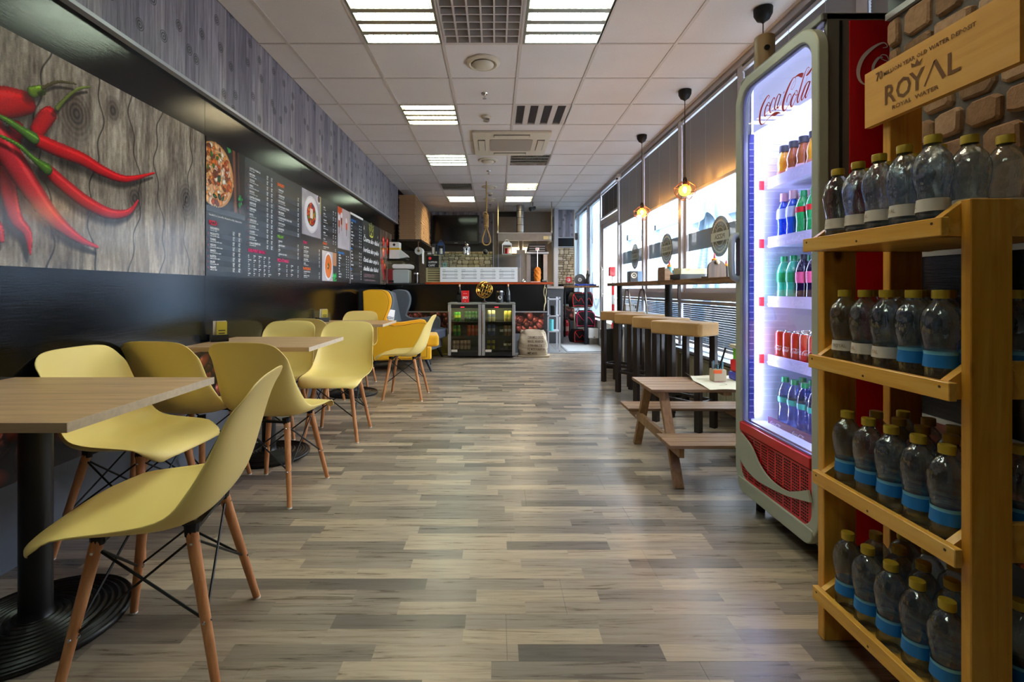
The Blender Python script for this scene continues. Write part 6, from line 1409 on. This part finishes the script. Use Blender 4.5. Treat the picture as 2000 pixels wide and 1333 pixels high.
for x in (-.25, .18):
    f_ = MB().cbox((x, .95, -.05), (.36, .02, .34), Matrix.Rotation(R(-25), 3, 'X')).build('filter', M['steel'], hd)
    for i in range(6): MB().cbox((x, .93-.022*(i-3), -.05+.047*(i-2.5)), (.30, .02, .014), Matrix.Rotation(R(-25), 3, 'X')).build('louvre', M['black'], f_)
for x in (-.58, .58): MB().cyl((x, .03, .17), (x, .03, .85), .009, n=8).build('hanging_rod', mat('brass_rod', '#a59468', .4, .5), hd); MB().box(x-.015, x+.015, .0, .05, .16, .22).build('rod_end', M['cream'], hd)
for a, b, c in ((.40, .51, '#e9cf93'), (.52, .575, '#d9d4c4')): MB().box(a, b, -.03, 0, .03, .10).build('switch_box', mat('switch_'+c[1:], c, .5), hd)
MB().cyl((-.07, .5, .16), (-.07, .5, .86), .085, n=24).build('duct', M['steel'], hd, smooth=True)
for i in range(4): MB().cyl((-.07, .5, .24+i*.16), (-.07, .5, .25+i*.16), .0865, n=24).build('duct_seam', M['darkgrey'], hd)
kb = thing('kebab_grill', 'upright kebab grill with black burner back and steel side walls', 'grill', (.87, 9.6, 1.20))
MB().box(-.21, .21, .26, .30, 0, .62).build('burner_back', M['black'], kb); MB().box(-.22, -.14, 0, .3, .0, .60).build('side_wall', M['steel'], kb); MB().box(.12, .20, 0, .3, .0, .60).build('side_wall', M['steel'], kb)
for i in range(10): MB().box(-.13, .12, .25, .26, .04+i*.055, .055+i*.055).build('burner_bar', M['darkgrey'], kb)
MB().box(-.23, .22, -.05, .32, .60, .64).build('canopy', M['alu'], kb, bevel=.008); MB().prism([(-.22, .64), (.21, .64), (.17, .82), (-.17, .82)], lambda u, v, q: (u, q, v), .1, .3).build('flue', M['black'], kb)
for i in range(3): MB().box(-.16, .16, .09, .1, .67+i*.045, .685+i*.045).build('flue_slot', M['steel'], kb)
MB().box(-.25, .25, -.1, .35, -.05, 0).build('drip_tray', M['steel'], kb)
kt = thing('kebab_meat', 'orange-brown cone of kebab meat on an upright spit', 'food', (.86, 9.52, 1.202))
r = random.Random(8); n = 26; m_ = 24; vs = []
for i in range(m_+1):
    v = i/m_; rr = .068*(math.sin(min(1, v*1.6+.35)*math.pi/2))*(1-max(0, v-.82)**1.5*9)
    for k in range(n): a = 2*math.pi*k/n; q = 1+.10*math.sin(5*a+v*22)+r.uniform(-.05, .05); vs.append((max(.003, rr*q)*math.cos(a), max(.003, rr*q)*math.sin(a), v*.335))
MB().add(vs, [(i*n+k, i*n+(k+1) % n, (i+1)*n+(k+1) % n, (i+1)*n+k) for i in range(m_) for k in range(n)]+[tuple(range(n-1, -1, -1))]).build('meat', M['burl'], kt, smooth=50)
MB().cyl((0, 0, .3), (0, 0, .66), .006, n=8).build('spit', M['chrome'], kt); MB().box(-.035, .035, -.01, 0, .665, .72).build('card', M['wred'], kt); MB().box(-.02, .0, -.012, -.01, .68, .705).build('card_print', M['redtrim'], kt)
bkt = thing('back_worktop', 'steel worktop along the kitchen wall', 'worktop', (0, 0, 0)); MB().box(-1.2, 1.38, 9.45, 11.5, 1.10, 1.145).build('top', M['steel'], bkt); MB().box(-1.2, 1.38, 9.5, 11.5, 0, 1.10).build('cabinet', M['darkgrey'], bkt)
sp_ = thing('steel_splashback', 'tall steel sheet standing left of the kebab grill', 'panel', (.52, 9.7, 1.146)); MB().box(-.07, .11, 0, .02, 0, .75).build('sheet', M['steel'], sp_); MB().box(-.07, -.06, -.02, .0, 0, .75).build('folded_edge', M['steel'], sp_)
sl = thing('ceiling_spotlight', 'small black spotlight clamped under the ceiling near the kitchen post', 'spotlight', (.83, 10.3, 2.985)); MB().cyl((0, 0, 0), (0, 0, -.09), .012, n=8).build('stem', M['black'], sl); MB().cyl((.05, .03, -.12), (-.06, -.03, -.16), .038, .048, 14).build('lamp_head', M['black'], sl)
ld = bpy.data.lights.new('spotlight_beam', 'SPOT'); ld.energy = 150; ld.color = (1, .83, .5); ld.spot_size = R(34); ld.spot_blend = .6; ld.shadow_soft_size = .03
lo = bpy.data.objects.new('spotlight_beam', ld); COL.objects.link(lo); lo.location = (.74, 10.26, 2.80); lo.rotation_euler = (Vector((-1.5, 10.3, 2.3))-Vector((.74, 10.26, 2.80))).to_track_quat('-Z', 'Y').to_euler()
ks = bpy.data.lights.new('kitchen_fill', 'AREA'); ks.energy = 12; ks.size = .5; ks.color = (1, .8, .5); ko = bpy.data.objects.new('kitchen_fill', ks); COL.objects.link(ko); ko.location = (.65, 10.7, 2.26)  # added fill light without a fitting, brightens the dim kitchen
# hanging rope
hr = thing('hanging_rope', 'tan rope with a coiled knot and loop hung from the ceiling', 'rope', (-.145, 8.31, 0))
MB().tube([(.0, 0, 2.98), (.004, 0, 2.7), (0, 0, 2.40)], .012, 8).build('cord', M['rope'], hr, smooth=True)
co = []
for i in range(8*14): a = 2*math.pi*i/14; co.append((.028*math.cos(a), .028*math.sin(a), 2.40-.235*i/(8*14)))
MB().tube(co, .0155, 8).build('coil', M['rope'], hr, smooth=True); MB().tube(smoothpts([(.02, 0, 2.40), (-.02, -.02, 2.44), (-.055, -.01, 2.41), (-.045, 0, 2.36), (-.02, .01, 2.36)], 5), .011, 8).build('knot', M['rope'], hr, smooth=True)
MB().tube(smoothpts([(-.004, 0, 2.18), (-.035, 0, 2.08), (-.068, 0, 1.97), (-.055, 0, 1.89), (0, 0, 1.862), (.055, 0, 1.89), (.068, 0, 1.97), (.035, 0, 2.08), (.004, 0, 2.18)], 5), .0125, 8).build('loop', M['rope'], hr, smooth=True)
# ======================= UNDER-COUNTER FRIDGES =======================
def mini(x0, lab, shelves):
    t = thing('bottle_cooler', lab, 'fridge', (x0, 7.45, 0), group=None); W = .525
    MB().box(0, .012, .03, .5, .03, .86).box(W-.012, W, .03, .5, .03, .86).box(0, W, .49, .5, .03, .86).build('side_panel', M['black'], t); MB().box(.012, W-.012, .46, .48, .1, .83).build('back_lining', mat('cooler_lining', '#6d7066', .5), t)
    MB().box(-.003, W+.003, .0, .5, .852, .872).build('top', mat('grey_cooler_top', '#8b8f8d', .4, .3), t, bevel=.006); MB().box(0, W, .02, .5, .03, .08).build('base', M['black'], t)
    for x in (.0, W-.048): MB().box(x, x+.048, -.012, .028, .04, .845).build('door_stile', M['alu'], t, bevel=.004)
    MB().box(.048, W-.048, -.006, .028, .79, .845).build('door_rail', M['black'], t); MB().box(.048, W-.048, -.006, .028, .04, .095).build('door_rail', M['black'], t)
    MB().box(.048, W-.048, .006, .010, .095, .79).build('door_pane', M['dglass'], t); MB().box(.055, .15, -.008, -.006, .10, .135).build('rating_label', M['lblw'], t); MB().cyl((.012, -.02, .38), (.012, -.02, .75), .006, n=8).build('handle', M['chrome'], t)
    MB().box(.2, .26, -.007, -.0055, .80, .806).build('red_display', emat('red_digits', '#ff2030', 3), t)
    MB().box(.03, W-.03, .035, .055, .80, .81).build('added_glow_strip', emat('cooler_fill_glow', '#fff4d8', 30), t)  # glowing strip added out of sight behind the rail to brighten the cans
    for z in (.13, .345, .57): MB().box(.012, W-.012, .05, .46, z-.008, z).build('shelf', M['darkgrey'], t)
    for z, items in zip((.57, .345, .13), shelves):
        for (px_, h, col_, c2, nm) in items:
            X = (860+px_/7.405-VX)*7.55/F
            c = thing('drink_can', nm, 'can', (X, 7.56, z), group='cans in the under-counter fridges')
            MB().lathe([(.0001, 0), (.023, 0), (.029, .012), (.029, h-.014), (.024, h), (.0001, h-.003)], n=16).build('body', mat('can_'+col_[1:], col_, .3, .3), c, smooth=True); MB().lathe([(.0294, h*.42), (.0294, h*.68)], n=16).build('label_band', mat('can_'+c2[1:], c2, .4), c, smooth=True)
A = ['left cooler', 'right cooler']
def it(ps_, h, c, c2, nm): 
    o_ = ('leftmost', 'second', 'third', 'fourth', 'last'); return [(p, h, c, c2, f'{o_[i] if len(ps_) > 2 else ("left" if i == 0 else "right")} {nm}') for i, p in enumerate(ps_)]
mini(-.735, 'black and silver glass door cooler on the left of the pair', [it((225, 268), .15, '#4f9c3f', '#b8cf4a', 'green can on the top shelf of the left cooler') + it((375, 430, 483, 530), .16, '#3a5c3a', '#6f8a5e', 'dark green can on the top shelf of the left cooler'), it((210, 265), .165, '#1f9b3a', '#a8d05a', 'bright green can on the middle shelf of the left cooler') + it((412, 470, 525), .165, '#e0561e', '#f08a5a', 'orange can on the middle shelf of the left cooler'), it((200, 250, 308, 358, 412), .14, '#c9a792', '#8f6d5c', 'beige bottle-shaped can on the bottom shelf of the left cooler')])
mini(-.200, 'black and silver glass door cooler on the right of the pair', [it((708, 768), .18, '#d8cfa0', '#8f95b0', 'cream can on the top shelf of the right cooler') + it((948, 1005), .17, '#d8c860', '#b0b35a', 'yellow can on the top shelf of the right cooler'), it((706, 766), .175, '#4a5f9a', '#a8b0c8', 'blue and silver can on the middle shelf of the right cooler') + it((885,), .15, '#35502f', '#d8d8cf', 'green and white can on the middle shelf of the right cooler') + it((945, 1003), .16, '#b08468', '#efe4da', 'tan can with white swirl on the middle shelf of the right cooler'), it((700, 765), .14, '#b8a82c', '#3a3a20', 'yellow and black can on the bottom shelf of the right cooler') + it((940, 1000), .14, '#4c4a36', '#e6e0c8', 'dark can with white curl on the bottom shelf of the right cooler')])
ZM = .8725
def wine(x, y, lab):
    t = thing('dark_bottle', lab, 'bottle', (x, y, ZM)); MB().lathe([(.0001, 0), (.035, 0), (.037, .01), (.037, .16), (.028, .19), (.015, .215), (.0135, .27), (.0001, .272)], n=20).build('body', mat('dark_green_glass', '#0e1410', .08), t, smooth=True); MB().lathe([(.0155, .255), (.0155, .295), (.0001, .297)], n=14).build('neck_foil', mat('copper_foil', '#b58a6c', .4, .6), t, smooth=True); MB().lathe([(.0375, .04), (.0375, .12)], n=20).build('label', mat('dark_label', '#22262b', .5), t, smooth=True)
wine(-.565, 7.62, 'dark bottle standing on the left cooler behind the red tin'); wine(.215, 7.62, 'dark bottle standing on the right cooler beside the black canister')
tn = thing('spice_tin', 'red tin lettered SPICY standing on the left cooler', 'tin', (-.465, 7.55, ZM)); MB().box(-.057, .057, -.04, .04, 0, .18).build('body', mat('tin_red', '#d3161c', .35), tn, bevel=.004); MB().box(-.059, .059, -.042, .042, .178, .19).build('lid', MATS['tin_red'], tn, bevel=.003)
b = MB(); f_ = lambda u, v, q: (u, -.0405-q, v); text(b, 'SPICY', f_, 0, .06, .055, width=.085, align='C'); text(b, 'SPICY', f_, .001, .061, .055, width=.085, align='C', t=.0014); text(b, 'HOT CHILLI', f_, 0, .14, .014, align='C'); text(b, 'MIX', f_, 0, .02, .014, align='C'); b.build('lettering', M['txtw'], tn)
cc = canister(.082, 7.58, ZM, .058, .19, M['black'], M['chrome'], 'black clip-top canister with a round white emblem on the right cooler')
f_ = lambda u, v, q: ((.0585+q)*math.sin(u/.058), -(.0585+q)*math.cos(u/.058), v); b = MB(); b.prism([(.03*math.cos(R(18*a)), .08+.03*math.sin(R(18*a))) for a in range(20)], f_, .0004, .001); b.build('emblem', M['txtw'], cc); b = MB(); text(b, 'CAFE', f_, 0, .073, .018, align='C', t=.0016); b.build('emblem_lettering', M['txtb'], cc); MB().tube([(.055, -.02, .17), (.072, -.02, .16), (.07, -.02, .12)], .003, 5).build('clip', M['chrome'], cc)
gl = thing('wire_globe', 'gold wire globe on a black foot standing on the coolers', 'globe', (-.165, 7.58, ZM)); gc = Vector((0, 0, .205)); rt = Matrix.Rotation(R(23), 3, 'Y'); rg = .133
q = MB()
for i in range(9):
    a = R(20*i); q.tube([gc+rt @ Vector((rg*math.cos(t)*math.cos(a), rg*math.cos(t)*math.sin(a), rg*math.sin(t))) for t in np.linspace(0, 2*math.pi, 33)[:-1]], .0028, 5, True)
for i in range(-3, 4):
    z = rg*math.sin(R(23*i)); rr = rg*math.cos(R(23*i)); q.tube([gc+rt @ Vector((rr*math.cos(t), rr*math.sin(t), z)) for t in np.linspace(0, 2*math.pi, 33)[:-1]], .0028, 5, True)
q.build('wire_sphere', M['gold'], gl, smooth=True)
q = MB()
for (la, lo_, sz) in ((20, -110, 34), (-5, -140, 22), (38, -60, 26), (-30, -85, 24), (5, -40, 18), (10, 60, 40), (-20, 130, 30)):
    n = 12; c_ = []
    for k in range(n): a = 2*math.pi*k/n; rr = .62*sz*(1+.25*math.sin(3*a+la)); la2, lo2 = R(la+rr*.5*math.sin(a)), R(lo_+rr*.6*math.cos(a)); c_.append(gc+rt @ Vector(((rg+.001)*math.cos(la2)*math.cos(lo2), (rg+.001)*math.cos(la2)*math.sin(lo2), (rg+.001)*math.sin(la2))))
    q.add(c_, [tuple(range(n))])
q.build('continents', M['gold'], gl); MB().lathe([(.0001, 0), (.055, 0), (.05, .01), (.015, .03), (.01, .07), (.0001, .07)], n=24).build('foot', M['black'], gl, smooth=True)
MB().tube([gc+rt @ Vector(((rg+.012)*math.cos(t), 0, (rg+.012)*math.sin(t))) for t in np.linspace(R(-100), R(-60), 12)], .005, 6).build('arc', M['black'], gl)
# sacks
def sack(loc, rz, w_, h, m, lab, lines=None, seed=1, dp=.30):
    t = thing('burlap_sack', lab, 'sack', loc, rz); r = random.Random(seed); n = 56; k_ = 20; vs = []
    for i in range(k_+1):
        v = i/k_; bulge = .86+.16*math.sin(math.pi*min(1, v*1.15+.08)) - .10*max(0, v-.8)*5*.5; ww = w_/2*bulge*(1.04 if v < .08 else 1); dd = dp/2*(math.sin(math.pi*min(1, .25+v*.62)))*(1-.55*max(0, v-.7)/.3)
        for k in range(n):
            a = 2*math.pi*k/n; c, s = math.cos(a), math.sin(a); sx = math.copysign(abs(c)**.5, c); sy = math.copysign(abs(s)**.6, s)
            wr = .006*math.sin(7*a+9*v)*v + .005*math.sin(17*v+4*a)+.006*math.sin(3*a*v*4)
            vs.append((sx*ww+wr*c, sy*dd+wr*s, h*v+(.02*math.sin(3*a) if i > k_-3 else 0)-.03*abs(sx)**3*(v > .9)+.01*math.sin(5*a)*v))
    fs = [(i*n+k, i*n+(k+1) % n, (i+1)*n+(k+1) % n, (i+1)*n+k) for i in range(k_) for k in range(n)]+[tuple(range(n-1, -1, -1)), tuple(range(k_*n, (k_+1)*n))]
    MB().add(vs, fs).build('sack_body', m, t, smooth=60)
    hm = MB().prism([(-w_*.52, .0), (w_*.56, .0), (w_*.60, .035), (w_*.4, .03), (-w_*.5, .028)], lambda u, v, q: (u, q, v), -dp*.42, dp*.3).build('bottom_seam', m, t, bevel=.01)
    if lines:
        b = MB()
        for i, (s_, wd) in enumerate(lines):
            def f_(u, v, q):
                vv = v/h; bulge = .86+.16*math.sin(math.pi*min(1, vv*1.15+.08)); ww = w_/2*bulge; dd = dp/2*(math.sin(math.pi*min(1, .25+vv*.62)))*(1-.55*max(0, vv-.7)/.3); c = max(-.995, min(.995, u/ww)); c2 = abs(c)**2; s2 = math.sqrt(max(0, 1-c2*c2))**.6
                return (u, -(dd*s2+.012+q), v)
            text(b, s_, f_, -.075, h*.70-i*.062, .052, width=wd, shear=.0)
        b.build('stencil_lettering', mat('faded_brown_ink', '#4f3a2f', .9), t)
    return t
sack((.615, 7.66, 0), R(-6), .47, .43, M['sack'], 'burlap coffee sack with stencilled lettering right of the coolers', [('CARAMELO DOCE', .25), ('BRASIL ARABICA', .25), ('15 TON A BAG 17 BC 12', .27), ('F.C. W.T.F. P.OROP 100', .27), ('NET 60 KG', .15)], 1)
sack((-.98, 7.86, 0), R(8), .46, .45, M['sacky'], 'yellowish burlap sack half hidden behind the grey armchair', None, 3, .22)
# ======================= FAR RIGHT CORNER =======================
fx = thing('fire_extinguisher', 'red fire extinguisher standing at the foot of the stone pillar', 'fire extinguisher', (1.665, 11.1, .002))
MB().lathe([(.0001, 0), (.07, 0), (.075, .02), (.075, .30), (.055, .35), (.02, .37), (.0001, .37)], n=24).build('cylinder', M['red'], fx, smooth=True); MB().lathe([(.0757, .11), (.0757, .22)], n=24).build('label', mat('pale_red_label', '#e8a99a', .5), fx, smooth=True); MB().box(-.03, .04, -.015, .015, .37, .41).build('valve', M['black'], fx); MB().tube([(.03, 0, .39), (.09, 0, .36), (.095, 0, .2), (.085, 0, .12)], .009, 6).build('hose', M['black'], fx)
hs = thing('hydrant_sign', 'small square red fire hose sign on the stone pillar', 'sign', (1.77, PY-.02, 1.25)); MB().box(-.065, .065, 0, .004, 0, .13).build('plate', M['redtrim'], hs); b = MB(); f_ = lambda u, v, q: (u, -q, v)
b.ring([(.04*math.cos(R(20*a))-.005, .062+.04*math.sin(R(20*a))) for a in range(18)], [(.03*math.cos(R(20*a))-.005, .062+.03*math.sin(R(20*a))) for a in range(18)], f_, .0005, .001); b.prism([(-.01, .03), (.012, .03), (.022, .06), (-.002, .09), (-.012, .06)], f_, .0005, .001); b.build('pictogram', M['wred'], hs)
wt = thing('corner_table', 'rough wooden slab table in the corner past the entrance door', 'table', (0, 0, 0))
MB().prism([(1.52, 9.45), (2.03, 9.2), (2.03, 10.9), (1.50, 10.9)], lambda u, v, q: (u, v, q), 1.12, 1.155).build('slab', M['slab'], wt, bevel=.004, seg=1); MB().cyl((1.80, 9.34, 0), (1.80, 9.34, 1.12), .035, n=16).build('column', M['navy'], wt, smooth=True); MB().box(1.58, 2.0, 9.75, 10.6, .70, .725).build('lower_shelf', M['edge'], wt)
MB().cyl((1.60, 10.8, 0), (1.60, 10.8, 1.12), .02, n=12).build('column', M['blackm'], wt)
def bag(x, y, z, w_, d, h, rz, trim, lab, seed):
    t = thing('delivery_bag', lab, 'bag', (x, y, z), rz); r = random.Random(seed)
    P = rrect(-w_/2, w_/2, -d/2, d/2, .04, 3); n = len(P); vs = []; m = 8
    for i in range(m+1):
        v = i/m; s_ = (.92+.12*math.sin(math.pi*v))*(1-.25*max(0, v-.7)/.3)
        for (a, b) in P: vs.append((a*s_+r.uniform(-.008, .008), b*s_+r.uniform(-.008, .008), h*v+r.uniform(-.006, .006)))
    MB().add(vs, [(i*n+k, i*n+(k+1) % n, (i+1)*n+(k+1) % n, (i+1)*n+k) for i in range(m) for k in range(n)]+[tuple(range(n-1, -1, -1)), tuple(range(m*n, (m+1)*n))]).build('bag_body', M['bagblk'], t, smooth=70)
    f_ = -d/2*1.06-.006
    for P_ in ([(-w_*.46, f_, .02), (-w_*.5, f_, h*.5), (-w_*.42, f_, h*.88), (0, f_-.01, h*.95), (w_*.42, f_, h*.88), (w_*.5, f_, h*.5), (w_*.46, f_, .02)], [(-w_*.45, f_-.004, h*.85), (-w_*.1, f_-.012, h*.4), (w_*.15, f_-.012, h*.6), (w_*.42, f_-.004, h*.2)], [(-w_*.5, f_, .02), (0, f_-.005, .03), (w_*.5, f_, .02)]): MB().tube(smoothpts(P_, 4), .006, 6).build('trim_tape', trim, t, smooth=True)
    return t
bag(1.68, 9.75, .727, .26, .28, .30, R(12), M['redtrim'], 'black delivery bag with red trim hanging at the left of the corner table', 1); bag(1.93, 9.9, .727, .22, .34, .30, R(-8), M['redtrim'], 'black delivery bag with red trim on the corner table shelf', 2)
bag(1.84, 9.62, .33, .36, .3, .33, R(-6), M['pink'], 'black delivery bag with pink straps under the corner table shelf', 3); bag(1.70, 9.78, .002, .26, .30, .26, R(15), M['redtrim'], 'black delivery bag with red trim lying on the floor', 4)
wbx = thing('water_container', 'white plastic container with a tap under the pink strapped bag', 'container', (1.95, 9.35, .12)); MB().box(-.11, .09, -.08, .1, 0, .20).build('body', M['white'], wbx, bevel=.02); MB().cyl((0, -.08, .03), (0, -.12, .03), .012, n=8).build('tap', M['steel'], wbx); MB().box(-.09, .08, -.06, .08, -.12, 0).build('stand', M['steel'], wbx)
fan = thing('round_fan', 'round dark disc with a pale hub standing on the corner table', 'disc', (1.80, 10.0, 1.156)); MB().cyl((0, -.01, .13), (0, .01, .13), .122, n=36).build('disc', mat('dark_disc', '#4d4a47', .4), fan, smooth=True); MB().cyl((0, -.014, .13), (0, -.01, .13), .042, n=20).build('hub', M['white'], fan); MB().box(-.09, .07, -.05, .05, 0, .03).build('foot', M['black'], fan); b = MB(); text(b, 'MP', lambda u, v, q: (u, -.0142-q, v), 0, .12, .03, align='C'); b.build('hub_lettering', M['txtb'], fan)
fc = MB(); nx, ny = 14, 8; V = [(1.62+.40*i/nx, 9.42+.22*j/ny, 1.158+.018+.012*math.sin(i*1.3+j)+.01*math.sin(j*2.1)) for j in range(ny+1) for i in range(nx+1)]
bc = fc.add(V, [(j*(nx+1)+i, j*(nx+1)+i+1, (j+1)*(nx+1)+i+1, (j+1)*(nx+1)+i) for j in range(ny) for i in range(nx)]).build('blue_cloth', M['blue'], smooth=True, recalc=False); m_ = bc.modifiers.new('Solidify', 'SOLIDIFY'); m_.thickness = .03
tag(bc, 'folded dark blue cloth lying on the corner table', 'cloth')
for i, (x, z, c, l) in enumerate(((1.56, 1.156, 'darkgrey', 'dark magazine at the bottom of the pile on the corner table'), (1.57, 1.169, 'panel', 'brown magazine on top of the pile on the corner table'))):
    t = thing('magazine', l, 'magazine', (x, 10.1, z), R(8*i)); MB().box(-.07, .09, -.1, .1, 0, .010).build('cover', M[c], t); MB().box(-.068, .0905, -.099, .099, .0015, .0085).build('pages', M['cream'], t)
tn = thing('grey_machine', 'slanted grey screen beside the round disc on the corner table', 'screen', (1.935, 9.95, 1.156)); MB().cbox((0, 0, .13), (.03, .14, .24), Matrix.Rotation(R(22), 3, 'Y')).build('panel', M['darkgrey'], tn, bevel=.004); MB().box(-.06, .06, -.07, .07, 0, .02).build('foot', M['white'], tn)
bt = thing('brown_bottle', 'slim dark bottle with pink cap behind the slanted screen', 'bottle', (1.98, 10.1, 1.156)); MB().lathe([(.0001, 0), (.03, 0), (.03, .24), (.014, .29), (.014, .33), (.0001, .33)], n=14).build('body', mat('brown_glass', '#2b1c14', .15), bt, smooth=True); MB().cyl((0, 0, .33), (0, 0, .36), .018, n=12).build('cap', mat('pale_pink', '#e3b9ae', .7), bt)
dm = thing('door_mat', 'thin grey door mat in front of the entrance door', 'mat', (0, 0, 0)); MB().box(1.25, 2.0, 8.2, 9.2, .0011, .008).build('rubber_edge', mat('mat_edge', '#8c9094', .6), dm); MB().box(1.28, 1.97, 8.23, 9.17, .008, .011).build('pile', mat('mat_pile', '#a9adb0', .9), dm)
sb_ = thing('wall_speaker', 'small black loudspeaker high in the far corner', 'speaker', (1.97, 11.6, 2.3)); MB().box(-.06, .06, -.06, .06, 0, .16).build('cabinet', M['black'], sb_); MB().box(-.02, .08, .06, .09, .05, .1).build('bracket', M['alu'], sb_)
struct(MB().box(1.92, 2.05, YB-.05, YB, 0, 2.985).build('trim_6', M['white']))
